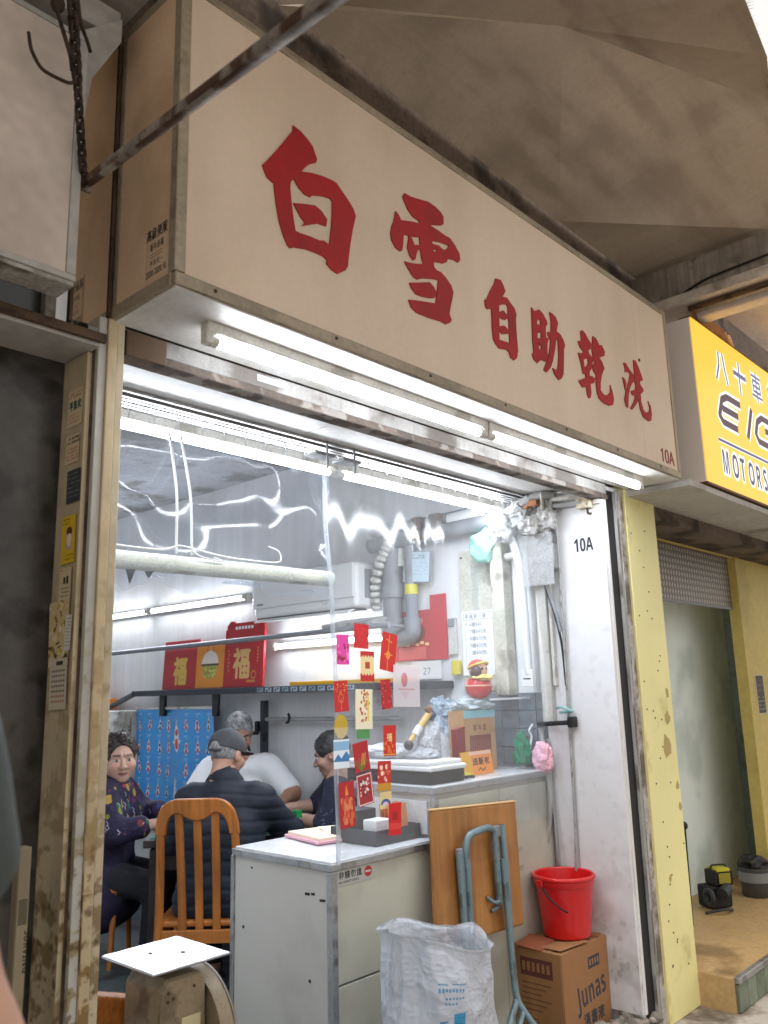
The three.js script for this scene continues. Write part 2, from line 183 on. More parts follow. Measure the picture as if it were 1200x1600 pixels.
// ------------------------------------------------------------------ materials
const M = {
  pave: surf(0xb4aea6, { size: 2, vary: 0.2, freq: 8, dirt: 0x2c2825, dirtAmt: 0.5, speck: 0.08, rough: 0.85, bump: 0.003, seed: 2 }),
  floorIn: surf(0x5d6a6c, { size: 1.2, vary: 0.15, dirt: 0x2a2a28, dirtAmt: 0.5, rough: 0.5, seed: 4 }),
  wallIn: surf(0xdfdfdf, { size: 1.7, vary: 0.05, dirt: 0x9e9c96, dirtAmt: 0.3, dirtLo: 0.52, dirtHi: 0.8, streak: 0.08, rough: 0.6, seed: 5, res: 512 }),
  ceilFront: surf(0xe2e2e0, { size: 1.5, vary: 0.03, dirt: 0xa09a90, dirtAmt: 0.2, rough: 0.45, seed: 6, bump: 0.0002 }),
  ceilIn: surf(0x77797c, { size: 1.4, vary: 0.2, dirt: 0x3f4145, dirtAmt: 0.6, rough: 0.8, seed: 7 }),
  whitePanel: surf(0xdcdbda, { size: 1.3, vary: 0.025, dirt: 0x8f8a84, dirtAmt: 0.4, dirtLo: 0.62, dirtHi: 0.8, speck: 0.012, rough: 0.35, seed: 8, bump: 0.0003, res: 512 }),
  lintel: surf(0x9a9894, { size: 0.9, vary: 0.2, freq: 6, dirt: 0x4d443c, dirtAmt: 0.6, dirtLo: 0.5, dirtHi: 0.68, streak: 0.2, rough: 0.75, seed: 9, res: 512 }),
  lintelDark: surf(0x554a42, { res: 256, size: 0.7, vary: 0.4, freq: 8, dirt: 0xa09c96, dirtAmt: 0.7, dirtLo: 0.5, dirtHi: 0.62, rough: 0.8, seed: 10 }),
  signFace: surf(0xe6d2bc, { size: 2.9, vary: 0.045, freq: 3, streak: 0.07, dirt: 0xb0967a, dirtAmt: 0.3, dirtLo: 0.5, dirtHi: 0.85, speck: 0.0015, rough: 0.5, seed: 11, bump: 0.0002, res: 512 }),
  signEnd: surf(0xf0cfae, { size: 0.9, vary: 0.06, freq: 3, dirt: 0xa88a64, dirtAmt: 0.4, dirtLo: 0.55, dirtHi: 0.82, rough: 0.5, seed: 12, bump: 0.0002, res: 256 }),
  signTrim: surf(0xab9e88, { size: 0.8, vary: 0.12, dirtAmt: 0.3, rough: 0.5, metal: 0.15, seed: 13 }),
  signSoffit: surf(0xe0dfdb, { size: 1, vary: 0.04, dirtAmt: 0.15, rough: 0.5, seed: 14 }),
  redPaint: surf(0xb4060f, { size: 0.7, vary: 0.1, rough: 0.6, seed: 64 }),
  concrete: surf(0x938a80, { res: 256, size: 0.7, vary: 0.2, freq: 5, dirt: 0x4f5044, dirtAmt: 0.7, dirtLo: 0.5, dirtHi: 0.68, streak: 0.45, rough: 0.9, seed: 15, bump: 0.002 }),
  darkWall: surf(0x6b5c50, { size: 1.2, vary: 0.25, dirt: 0x1f1a18, dirtAmt: 0.6, rough: 0.85, seed: 16 }),
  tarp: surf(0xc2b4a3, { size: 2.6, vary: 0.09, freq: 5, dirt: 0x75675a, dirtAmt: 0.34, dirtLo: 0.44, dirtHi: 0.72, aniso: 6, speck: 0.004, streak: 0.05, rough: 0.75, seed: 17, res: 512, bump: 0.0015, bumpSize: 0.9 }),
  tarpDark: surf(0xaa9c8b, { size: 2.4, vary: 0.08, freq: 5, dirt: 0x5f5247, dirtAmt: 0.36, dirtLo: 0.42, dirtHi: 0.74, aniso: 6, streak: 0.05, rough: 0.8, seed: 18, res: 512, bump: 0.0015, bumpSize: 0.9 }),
  rust: surf(0x938c84, { res: 256, size: 0.5, vary: 0.3, freq: 6, dirt: 0x4a2f1f, dirtAmt: 0.85, dirtLo: 0.45, dirtHi: 0.62, speck: 0.06, rough: 0.6, metal: 0.4, seed: 19, bump: 0.001 }),
  chain: surf(0x4a3b32, { size: 0.2, vary: 0.3, dirt: 0x2a1c14, dirtAmt: 0.6, rough: 0.7, metal: 0.5, seed: 20 }),
  cream: surf(0xd6c8ac, { size: 0.8, vary: 0.1, streak: 0.1, dirt: 0x8d7448, dirtAmt: 0.5, dirtLo: 0.58, dirtHi: 0.72, rough: 0.6, seed: 21 }),
  greyPaint: surf(0xb9b5ac, { size: 0.8, vary: 0.08, dirt: 0x77705f, dirtAmt: 0.6, dirtLo: 0.58, dirtHi: 0.7, rough: 0.6, seed: 22 }),
  brown: surf(0x5b4530, { size: 0.5, vary: 0.2, rough: 0.7, seed: 23 }),
  darkStone: surf(0x45423e, { size: 0.6, vary: 0.3, freq: 6, dirt: 0x1a1816, dirtAmt: 0.8, dirtLo: 0.42, dirtHi: 0.66, rough: 0.28, seed: 24, bump: 0.0003, res: 512 }),
  panelPink: surf(0xd8cabf, { size: 2.3, vary: 0.04, dirtAmt: 0.1, dirtLo: 0.55, dirtHi: 0.8, rough: 0.5, seed: 25 }),
  greyBoard: surf(0xb5b2ad, { size: 2.1, vary: 0.06, dirtAmt: 0.25, rough: 0.7, seed: 26 }),
  white: flat(0xe4e4e2, 0.4), offWhite: surf(0xd8d6ce, { size: 0.6, vary: 0.05, dirt: 0x8d867a, dirtAmt: 0.4, rough: 0.5, seed: 27 }),
  black: flat(0x101012, 0.5), blackRubber: flat(0x1a1a1c, 0.7), darkGrey: flat(0x3a3e44, 0.5, { metalness: 0.3 }),
  steel: flat(0xb8bcc0, 0.3, { metalness: 0.9 }), alu: surf(0xb5b6b6, { size: 0.4, vary: 0.06, rough: 0.38, metal: 0.7, dirt: 0x6a6864, dirtAmt: 0.3, seed: 28, bump: 0.0001 }),
  greyPvc: surf(0xa9aaa8, { size: 0.4, vary: 0.06, dirt: 0x6d6b66, dirtAmt: 0.4, rough: 0.5, seed: 29 }),
  pipeDark: surf(0x8e9296, { size: 0.4, vary: 0.1, rough: 0.55, seed: 30 }),
  yellowPaint: surf(0xe9e2a2, { size: 1.1, vary: 0.04, dirt: 0x9c8a4a, dirtAmt: 0.45, dirtLo: 0.64, dirtHi: 0.78, speck: 0.004, rough: 0.5, seed: 31, bump: 0.0003, res: 512 }),
  yellowDark: surf(0xcdb868, { size: 0.9, vary: 0.08, size: 2.2, dirtAmt: 0.1, rough: 0.55, seed: 32 }),
  greenWall: surf(0xeaf5f0, { size: 1.3, vary: 0.04, dirt: 0xa8b8b2, dirtAmt: 0.4, dirtLo: 0.52, dirtHi: 0.8, rough: 0.7, seed: 33, bump: 0.001, res: 512 }),
  tan: surf(0xc0a070, { size: 1.6, vary: 0.12, dirtAmt: 0.3, rough: 0.5, seed: 34 }),
  wood: null, paper: flat(0xe8e6e0, 0.8),
};
M.wood = surf(0xab692e, { res: 256, size: 0.5, vary: 0.12, streak: 0.35, rough: 0.35, seed: 35, bump: 0.0001 });

// ------------------------------------------------------------------ ground, floors, walls, ceilings
struct('pavement', new THREE.PlaneGeometry(120, 120).rotateX(-Math.PI / 2), M.pave).geometry = planarUV(new THREE.PlaneGeometry(120, 120).rotateX(-Math.PI / 2));
struct('shop_floor', slab(1.0, 3.664, -0.05, 0.05, -6, -0.06, 0.004), M.floorIn);
{ const r = rng(5), gs = []; for (let i = 0; i < 60; i++) { const s = 0.012 + 0.03 * r(); const g = new THREE.IcosahedronGeometry(s, 1), p = g.attributes.position; for (let k = 0; k < p.count; k++) { const q = 0.75 + 0.5 * vnoise(p.getX(k) * 60 + i * 9, p.getY(k) * 60 + p.getZ(k) * 60, 3); p.setXYZ(k, p.getX(k) * q, p.getY(k) * q * 0.7, p.getZ(k) * q); } g.computeVertexNormals(); gs.push(planarUV(g.translate(3.35 + 0.42 * r(), 0.05 + s * 0.3 + 0.02 * r(), -0.12 + 0.13 * r()))); }
  const o = obj('rubble', gs, M.concrete); o.userData.kind = 'stuff'; tag(o, 'crumbled grey concrete along the edge of the shop step', 'rubble'); }
const panelMat = (() => { const t = dataTex(128, 512, (u, v) => { const y = v * 2.5, low = smooth(0.95, 0.15, y), n = fbm(u * 6, v * 40, 301, 5), e = Math.min(u * 0.45 % 0.27, 0.27) , sc = smooth(0.66, 0.72, fbm(u * 14, v * 60, 305, 4)) * (0.25 + 0.75 * low), d = clamp(low * 0.24 * smooth(0.3, 0.7, n) + 0.24 * sc + 0.05 * smooth(0.5, 0.8, n)); return [222 * (1 - d) + 120 * d, 221 * (1 - d) + 112 * d, 221 * (1 - d) + 104 * d]; }); t.repeat.set(1 / 0.45, 1 / 2.5); const m = new THREE.MeshPhysicalMaterial({ map: t, roughness: 0.38, bumpMap: bumpA.clone(), bumpScale: 0.0006 }); m.bumpMap.repeat.set(2, 2); return m; })();
const wallR = struct('wall_right', [slab(3.668, 3.82, 0, 2.46, -0.62, -0.02, 0), slab(3.668, 3.82, 0, 3.2, -6, -0.62, 0)], M.wallIn);
obj('wall_panel', [slab(3.646, 3.668, 0.1, 2.44, -0.268, -0.012, 0.003), slab(3.654, 3.668, 0.3, 1.86, -0.40, -0.272, 0.003)], panelMat, wallR);
{ // the number painted on the jamb
  const g = text3('10A', 0.066, fontB, 0.001).rotateY(-Math.PI / 2); g.scale(1, 1, 0.66); g.translate(3.6445, 2.14, -0.178); obj('number_lettering', g, flat(0x2b2c30, 0.6), wallR); }
for (let i = 0; i < 4; i++) for (let j = 0; j < 4; j++) obj('tile', box(0.012, 0.086, 0.1, 3.662, 1.16 + i * 0.089, -0.74 + j * 0.103 + 0.02, 0.002), i * j % 3 ? M.tileA ??= surf(0x8b9096, { size: 0.3, vary: 0.08, rough: 0.3, seed: 40 }) : M.tileB ??= surf(0x7d8288, { size: 0.3, vary: 0.08, rough: 0.3, seed: 41 }), wallR);
struct('wall_left', slab(0.98, 1.05, 0, 3.2, -6, -0.14, 0), M.wallIn);
struct('wall_back', slab(0.98, 3.82, 0, 3.2, -6.15, -6, 0), M.wallIn);
{ const c = struct('ceiling', [slab(1.0, 3.82, 3.0, 3.1, -6, -0.62, 0)], M.ceilIn);
  obj('ceiling_board', [slab(1.05, 2.05, 2.462, 2.48, -0.62, -0.064, 0.002), slab(2.053, 3.05, 2.462, 2.48, -0.62, -0.064, 0.002), slab(3.053, 3.664, 2.462, 2.48, -0.62, -0.064, 0.002)], M.ceilFront, c);
  obj('drop_board', slab(1.05, 3.664, 2.482, 3.0, -0.64, -0.622, 0.002), M.ceilIn, c); }
struct('facade_wall', [slab(-4, 9, 3.36, 4.6, -0.3, -0.01, 0), slab(1.0, 4.2, 2.49, 3.36, -0.3, -0.01, 0), slab(4.2, 9, 2.36, 3.36, -0.3, -0.012, 0), slab(-4, 1.0, 2.9, 3.36, -0.3, -0.012, 0)], M.darkWall);

// lintel over the opening
{ const t = thing('lintel_beam', 'weathered grey timber lintel with peeling paint across the shop opening', 'beam', [2.38, 2.385, -0.03]);
  obj('front_board', slab(1.075, 3.69, 2.412, 2.462, -0.05, -0.004, 0.004), M.lintel, t);
  obj('lower_board', slab(1.075, 3.69, 2.384, 2.41, -0.062, 0.004, 0.005), M.lintelDark, t);
  obj('stained_end', slab(1.074, 1.2, 2.383, 2.458, -0.052, 0.0065, 0.006), M.brown, t);
  obj('data_plate', slab(1.52, 1.64, 2.43, 2.452, -0.004, -0.001, 0.001), flat(0xb5bcc8, 0.5), t); }

// left pier: a stack of painted strips with old tape on it
const tapeTex = (seed, base, tape) => { const t = dataTex(96, 768, (u, v) => {
  const y = v * 2.5, low = smooth(1.35, 0.9, y) * smooth(0.2, 0.55, y), mid = smooth(2.0, 1.5, y) * 0.45;
  const n = 0.85 * fbm(u * 6 + 0.6 * fbm(u * 20, v * 150, seed + 4, 2), v * 64, seed, 5) + 0.15 * vnoise(Math.floor(u * 2.4), Math.floor(v * 40), seed + 2), n2 = fbm(u * 12, v * 110, seed + 9, 4), bl = vnoise(Math.floor(u * 3), Math.floor(v * 52), seed + 3);
  const d = clamp((low + mid) * smooth(0.5, 0.62, n) * 0.75), d2 = clamp((low * 0.9 + mid * 0.6) * smooth(0.6, 0.72, n2 * 0.85 + bl * 0.15));
  const k = 1 + 0.16 * (fbm(u * 6, v * 40, seed + 5, 4) - 0.5), b = hexrgb(base), c = hexrgb(tape);
  return b.map((x, i) => (x * k * (1 - d) + c[i] * d) * (1 - 0.5 * d2) + [60, 38, 18][i] * 0.5 * d2); }, true, true);
  t.repeat.set(1 / 0.24, 1 / 2.5); const b2 = bumpA.clone(); b2.repeat.set(3, 3); return new THREE.MeshPhysicalMaterial({ map: t, roughness: 0.6, bumpMap: b2, bumpScale: 0.0012 }); };
{ const t = thing('door_pier', 'cream painted pier with old tape and sticker remains left of the opening', 'pier', [1.03, 0, -0.05]);
  obj('side_board', slab(0.978, 0.992, 0, 2.37, -0.135, -0.012, 0.002), tapeTex(3, 0xb9aa8c, 0x85734f), t);
  obj('recess', slab(0.985, 0.999, 0, 2.4, -0.03, -0.012, 0), M.brown, t);
  obj('metal_strip', slab(0.999, 1.022, 0, 2.47, -0.06, 0.002, 0.002), tapeTex(7, 0xb9b6ae, 0x93835c), t);
  obj('timber_strip', slab(1.0225, 1.049, 0, 2.47, -0.12, 0.008, 0.003), tapeTex(11, 0xc2b08c, 0x85683a), t);
  obj('edge_strip', slab(1.0495, 1.072, 0, 2.475, -0.14, 0.004, 0.003), tapeTex(15, 0xbcae92, 0x867350), t);
}
// right side: shutter slot, cream strip, yellow pier
{ const t = thing('shutter_guide', 'black shutter guide slot between white jamb and yellow pier', 'shutter guide', [3.72, 0, -0.03]);
  obj('jamb_edge', slab(3.664, 3.686, 0.1, 2.44, -0.045, -0.006, 0.004), M.whitePanel, t);
  obj('slot', slab(3.688, 3.775, 0.02, 2.44, -0.13, -0.018, 0), M.black, t);
  obj('guide_cheek', slab(3.776, 3.796, 0.02, 2.44, -0.12, -0.002, 0.003), M.lintel, t);
  obj('guide_strip', slab(3.798, 3.845, 0.02, 2.45, -0.12, 0.001, 0.004), M.greyPaint, t);
  obj('yellow_edge', slab(3.847, 3.872, 0.02, 2.46, -0.12, -0.004, 0.003), surf(0xc9bf86, { size: 0.6, vary: 0.1, dirtAmt: 0.3, rough: 0.6, seed: 77 }), t);
}
{ const t = thing('yellow_pier', 'pale yellow painted pier with nail holes and brown tape scraps', 'pier', [4.04, 0, -0.1]);
  obj('shaft', slab(3.874, 4.206, 0, 2.56, -0.28, 0, 0.006), M.yellowPaint, t);
  const r = rng(12), gs = []; for (let i = 0; i < 34; i++) gs.push(new THREE.CylinderGeometry(0.004, 0.004, 0.003, 8).rotateX(Math.PI / 2).translate(3.9 + 0.28 * r(), 0.2 + 2.2 * r(), 0.001)); obj('nail', gs, M.black, t).userData.kind = 'stuff';
  const q = rng(3), ts = []; for (const [x, y, s] of [[4.13, 1.33, 0.05], [4.1, 1.2, 0.07], [4.15, 1.45, 0.03], [4.17, 1.0, 0.03], [4.18, 0.9, 0.025], [4.0, 0.6, 0.02]]) { const pts = []; for (let k = 0; k < 9; k++) { const a = k / 9 * 6.283, e = s * (0.5 + 0.6 * q()); pts.push([x + Math.cos(a) * e * 0.7, y + Math.sin(a) * e]); } ts.push(poly(pts, 0.0012).translate(0, 0, 0)); } obj('tape_scrap', ts, flat(0xb09a62, 0.6), t).userData.kind = 'stuff';
}

// ------------------------------------------------------------------ the shop sign
{ const t = thing('shop_sign', 'long cream shop sign box with red brush characters over the shop', 'shop sign', [2.47, 2.47, 0.15]);
  obj('soffit', [slab(1.04, 2.41, 2.464, 2.476, 0.0, 0.284, 0.002), slab(2.412, 3.895, 2.464, 2.476, 0.0, 0.284, 0.002)], M.signSoffit, t);
  const front = obj('front_panel', [slab(1.062, 3.535, 2.5, 3.318, 0.268, 0.288, 0.001), slab(3.537, 3.876, 2.5, 3.318, 0.268, 0.2875, 0.001)], M.signFace, t);
  obj('end_panel', slab(1.034, 1.05, 2.5, 3.318, 0.022, 0.262, 0.001), M.signEnd, t);
  obj('end_panel', slab(3.885, 3.9, 2.48, 3.33, 0.0, 0.262, 0.001), M.signTrim, t);
  obj('top_board', slab(1.04, 3.895, 3.335, 3.345, 0.0, 0.28, 0.001), M.signTrim, t);
  obj('trim', [slab(1.034, 3.9, 2.468, 2.502, 0.276, 0.2935, 0.004), slab(1.034, 3.9, 3.316, 3.342, 0.276, 0.2935, 0.004), slab(1.0305, 1.063, 2.503, 3.315, 0.262, 0.293, 0.004), slab(3.874, 3.901, 2.503, 3.315, 0.27, 0.2925, 0.004),
    slab(1.0305, 1.05, 2.468, 2.504, 0.0, 0.275, 0.003), slab(1.0315, 1.05, 3.314, 3.342, 0.0, 0.275, 0.003), slab(1.0318, 1.05, 2.505, 3.313, 0.0, 0.022, 0.003)], M.signTrim, t);
  for (const k of Object.keys(CHARS)) {
    const gs = CHARS[k].map((s) => { const [o, ...h] = s.split('|').map((r) => r.split(' ').map((q) => q.split(',').map((v) => v / 1000))); return poly(o, 0.004, h).translate(0, 0, 0.2882); });
    obj('character', gs, M.redPaint, front);
  }
  obj('number_lettering', text3('10A', 0.066, font, 0.002).scale(0.95, 1, 1).translate(3.69, 2.522, 0.2878), flat(0x8a3a30, 0.6), front);
  const gs = []; const r = rng(8); for (let i = 0; i < 7; i++) gs.push(new THREE.CylinderGeometry(0.005, 0.005, 0.004, 10).rotateX(Math.PI / 2).translate(1.15 + i * 0.42, 2.486 + 0.004 * r(), 0.294)); gs.push(new THREE.CylinderGeometry(0.007, 0.007, 0.006, 8).rotateX(Math.PI / 2).translate(3.555, 2.985, 0.289)); obj('screw', gs, M.brown, t).userData.kind = 'stuff';
  // the printed notice on the end
  const tex = canvasTex(256, 384, (g, w, h) => { g.fillStyle = '#d8bc9c'; g.fillRect(0, 0, w, h); g.strokeStyle = '#1c1a1a'; g.fillStyle = '#1c1a1a'; g.lineWidth = 9; let x = 8; for (const c of '高級便服') { glyph(g, c, x, 12, 84, 56); x += 61; } g.lineWidth = 5; x = 52; for (const c of '新年送福') { glyph(g, c, x, 122, 52, 36); x += 40; }
    g.lineWidth = 3; for (let i = 0; i < 14; i++) { g.fillRect(58 + i * 10, 196, 6, 7); g.fillRect(62 + i * 9.5, 216, 5, 8); } x = 52; g.lineWidth = 4; for (const c of '平洗衣一') { glyph(g, c, x, 240, 42, 34); x += 40; } g.font = 'bold 56px sans-serif'; g.save(); g.translate(6, 352); g.scale(0.72, 1.15); g.fillText('2000-3800', 0, 0); g.restore(); g.lineWidth = 6; glyph(g, '元', 206, 304, 48, 42); });
  obj('printed_notice', onWall(sheet(0.098, 0.15), 1.0328, 2.585, 0.207), new THREE.MeshPhysicalMaterial({ map: tex, roughness: 0.6 }), t);
}
// mirror-polished steel strip beside it
{ const t = thing('polished_panel', 'mirror polished steel panel between the two sign boxes', 'panel', [0.98, 2.44, -0.005]);
  obj('sheet', slab(0.925, 1.03, 2.44, 3.3, -0.01, -0.003, 0), new THREE.MeshPhysicalMaterial({ color: 0xd8cfc0, metalness: 1, roughness: 0.06 }), t);
  obj('frame', slab(0.915, 0.925, 2.43, 3.1, -0.012, 0.004, 0.002), M.brown, t); obj('frame', slab(1.021, 1.03, 2.44, 3.3, -0.002, 0.003, 0.001), M.brown, t); }
// neighbour on the left: sign box, window, ledge, dark stone
{ const t = thing('sign_box', 'plain pale pinkish sign box at upper left, behind the chain', 'sign box', [-0.6, 2.43, 0.16]);
  obj('front_panel', slab(-2, 0.806, 2.446, 3.06, 0.185, 0.2, 0.001), M.panelPink, t);
  obj('frame', [slab(-2, 0.83, 2.43, 2.445, 0.11, 0.204, 0.002), slab(-2, 0.83, 3.061, 3.075, 0.11, 0.204, 0.002), slab(0.807, 0.83, 2.446, 3.06, 0.11, 0.203, 0.002)], M.greyBoard, t);
  obj('underside', slab(-2, 0.828, 2.418, 2.429, 0.12, 0.2, 0.002), M.greyPaint, t); }
{ const t = thing('gusset_plate', 'grey triangular plate beside the polished panel at upper left', 'plate', [0.9, 3.05, 0.1]);
  obj('plate', poly([[0.846, 3.16], [0.962, 3.27], [0.962, 3.2], [0.886, 3.045], [0.868, 2.9], [0.846, 2.7]], 0.012).translate(0, 0, 0.105), M.greyBoard, t); }
struct('soffit_slab', [slab(-4, 0.965, 3.215, 3.3, -0.01, 0.105, 0.004), slab(-4, 1.028, 3.36, 3.5, 0.0, 0.6, 0.004)], M.greyBoard);
{ const t = thing('transom_window', 'white framed transom window under the pale sign box', 'window', [0.2, 2.41, -0.1]);
  obj('frame', [slab(-2, 0.9, 2.405, 2.43, -0.12, -0.07, 0.003), slab(-2, 0.9, 2.54, 2.565, -0.12, -0.072, 0.003), ...[0.9, 0.72, 0.44, 0.33, 0.0].map((x) => slab(x - 0.014, x + 0.014, 2.43, 2.9, -0.118, -0.066, 0.003))], M.offWhite, t);
  for (const [a, b] of [[0.734, 0.886], [0.454, 0.706], [0.014, 0.316]]) obj('pane', slab(a, b, 2.43, 2.54, -0.1, -0.096, 0), flat(0x3f403c, 0.1), t);
  obj('pane', slab(-2, 0.886, 2.565, 2.9, -0.1, -0.096, 0), flat(0x3f403c, 0.1), t); }
{ const t = thing('door_ledge', 'grey boarded ledge with brown edge over the dark stone wall', 'ledge', [-0.5, 2.37, -0.05]);
  obj('board', slab(-4, 0.99, 2.372, 2.4, -0.3, 0.03, 0.003), M.greyBoard, t); obj('edge_strip', slab(-4, 1.0, 2.38, 2.405, 0.031, 0.045, 0.003), M.brown, t); }
{ const o = struct('stone_wall', slab(-4, 0.978, 0, 2.372, -0.3, -0.135, 0), M.darkStone); }
{ const t = thing('door_strip', 'narrow cream strip with small printed label at lower left', 'strip', [0.87, 0, 0.0]);
  obj('rail', slab(0.86, 0.888, 0, 1.19, 0.0, 0.03, 0.004), flat(0x83775f, 0.7), t);
  const tx = canvasTex(32, 256, (g, w, h) => { g.fillStyle = '#8d8168'; g.fillRect(0, 0, w, h); g.fillStyle = '#5b5240'; g.fillRect(3, 4, 26, 66); g.save(); g.translate(24, 84); g.rotate(Math.PI / 2); g.font = 'bold 25px sans-serif'; g.fillStyle = '#2b2418'; g.fillText('SURVING', 0, 0); g.restore(); });
  obj('label', sheet(0.024, 0.2).translate(0.874, 0.99, 0.0312), new THREE.MeshPhysicalMaterial({ map: tx, roughness: 0.7 }), t); }

// stickers on the side of the pier
let noteX = 0.9768;
const note = (name, label, w, h, y, z, draw, tilt = 0, cat = 'sticker') => { const tx = canvasTex(128, Math.round(128 * h / w), draw), nx = (noteX -= 0.0008), o = obj(name, onWall(sheet(w, h), nx, y, z, tilt), new THREE.MeshPhysicalMaterial({ map: tx, roughness: 0.75 })); o.geometry.translate(-nx, -y, -z); o.position.set(nx, y, z); return tag(o, label, cat); };
const scrib = (g, x, y, w, n, c, gap, lw, seed) => { const r = rng(seed); g.fillStyle = c; for (let i = 0; i < n; i++) for (let k = 0; k < w;) { const a = 3 + 8 * r(); if (r() > 0.25) g.fillRect(x + k, y + i * gap + 2 * r(), a, lw); k += a + 3; } };
note('phone_notice', 'faded notice with green and red characters, highest on the pier side', 0.075, 0.1, 2.23, -0.06, (g, w, h) => { g.fillStyle = '#d3c09c'; g.fillRect(0, 0, w, h); scrib(g, 10, 12, 100, 2, '#b0705c', 14, 9, 1); g.strokeStyle = '#2e5a44'; g.lineWidth = 7; let x = 12; for (const c of '平洗衣') { glyph(g, c, x, 52, 44, 32); x += 36; } scrib(g, 12, 112, 90, 3, '#c08a74', 16, 8, 2); }, 0, 'notice');
note('second_notice', 'small notice of black lines under the green and red one', 0.07, 0.075, 2.12, -0.062, (g, w, h) => { g.fillStyle = '#d2bf9b'; g.fillRect(0, 0, w, h); scrib(g, 6, 10, 110, 2, '#4a4238', 20, 11, 3); scrib(g, 8, 62, 104, 4, '#b87c66', 16, 9, 4); }, 0, 'notice');
note('dark_notice', 'dark grey printed notice on the pier side', 0.068, 0.085, 2.02, -0.045, (g, w, h) => { g.fillStyle = '#3c4142'; g.fillRect(0, 0, w, h); scrib(g, 10, 16, 104, 6, '#84898a', 22, 5, 5); }, 0, 'notice');
note('yellow_flyer', 'yellow flyer with a small figure on the pier side', 0.07, 0.12, 1.885, -0.055, (g, w, h) => { g.fillStyle = '#d9b522'; g.fillRect(0, 0, w, h); g.fillStyle = '#c9a890'; g.fillRect(42, 60, 56, 100); g.fillStyle = '#5e3424'; g.beginPath(); g.ellipse(72, 72, 26, 20, 0, 0, 7); g.fill(); g.fillStyle = '#e8d8c8'; g.beginPath(); g.ellipse(72, 112, 20, 30, 0, 0, 7); g.fill(); scrib(g, 10, 176, 108, 2, '#94760e', 18, 8, 6); scrib(g, 8, 10, 60, 2, '#8a6d10', 18, 9, 7); }, 0.02, 'flyer');
note('torn_sticker', 'torn sticker with two black blocks under the yellow flyer', 0.06, 0.09, 1.77, -0.058, (g, w, h) => { g.fillStyle = '#ccb996'; g.fillRect(0, 0, w, h); scrib(g, 10, 8, 80, 1, '#4a4030', 10, 6, 8); g.fillStyle = '#2e2a24'; g.fillRect(44, 50, 22, 36); g.fillRect(76, 46, 22, 40); scrib(g, 20, 104, 80, 3, '#80705a', 20, 8, 9); });
note('torn_paper', 'shredded white and yellow paper scrap halfway up the pier', 0.1, 0.16, 1.655, -0.075, (g, w, h) => { g.fillStyle = '#c9b586'; g.fillRect(0, 0, w, h); const r = rng(4); for (let i = 0; i < 60; i++) { g.fillStyle = ['#e2dac6', '#c9a53a', '#8a6d32', '#d8c8a2', '#5c4420'][i % 5]; g.save(); g.translate(r() * w, r() * h); g.rotate(r() * 3); g.fillRect(-10, -4, 8 + 22 * r(), 4 + 10 * r()); g.restore(); } }, 0.06, 'paper');
note('barcode_sticker', 'small white printed label beside the shredded paper on the pier', 0.032, 0.085, 1.655, -0.028, (g, w, h) => { g.fillStyle = '#d8d2c6'; g.fillRect(0, 0, w, h); scrib(g, 20, 30, 86, 9, '#6d655a', 32, 9, 10); }, -0.04, 'label');
note('calendar_sheet', 'small calendar sheet lowest on the pier side', 0.085, 0.12, 1.535, -0.062, (g, w, h) => { g.fillStyle = '#c8bda6'; g.fillRect(0, 0, w, h); g.fillStyle = '#3a352c'; g.fillRect(46, 10, 50, 14); for (let j = 0; j < 7; j++) for (let i = 0; i < 6; i++) { g.fillStyle = j > 4 ? '#a8605a' : '#5a5348'; g.fillRect(16 + i * 17, 40 + j * 18, 10, 8); } }, 0.03, 'calendar');

// ------------------------------------------------------------------ chain, hooks and the awning pole
{ const t = thing('awning_pole', 'rusty grey steel awning pole slanting across the shop sign', 'pole', [0.85, 2.7, 0.18]);
  obj('pole', rod([0.855, 2.705, 0.185], [0.605, 2.315, 1.43], 0.0135, 0.0135, 20), M.rust, t);
  obj('end_plate', box(0.03, 0.04, 0.012, 0.852, 2.7, 0.18, 0.003), M.rust, t); }
{ const t = thing('hanging_chain', 'rusty steel chain hanging beside the pale sign box', 'chain', [0.82, 2.68, 0.22]);
  const A = V(0.735, 3.08, 0.3), B = V(0.835, 2.69, 0.205), n = 17, L = A.distanceTo(B) / n;
  for (let i = 0; i < n; i++) { const g = new THREE.TorusGeometry(0.0105, 0.0046, 8, 18); g.scale(0.85, 1.5, 1); if (i < 8) g.scale(1.2, 1.05, 1.3); g.rotateY(i % 2 ? 0.35 : 1.85); const p = A.clone().lerp(B, (i + 0.5) / n); const q = new THREE.Quaternion().setFromUnitVectors(V(0, -1, 0), B.clone().sub(A).normalize()); g.applyQuaternion(q); g.translate(p.x, p.y, p.z); obj('link', planarUV(g), M.chain, t); } }
{ const t = thing('wire_hook', 'bent rusty wire hook caught on the chain', 'wire', [0.7, 2.9, 0.24]);
  obj('wire', tube([[0.672, 2.972, 0.235], [0.682, 2.93, 0.235], [0.708, 2.893, 0.24], [0.752, 2.868, 0.27], [0.765, 2.872, 0.28]], 0.0042, 30), M.chain, t);
  obj('wire', tube([[0.69, 3.06, 0.3], [0.712, 2.99, 0.3], [0.745, 2.925, 0.29], [0.757, 2.895, 0.28]], 0.0048, 30), M.chain, t);
  obj('wire', tube([[0.765, 3.1, 0.27], [0.785, 3.06, 0.25], [0.808, 3.03, 0.24], [0.82, 3.01, 0.235]], 0.0045, 24), M.chain, t);
  obj('knot', new THREE.IcosahedronGeometry(0.016, 2).scale(1, 1.3, 1).translate(0.71, 3.035, 0.29), M.chain, t); }

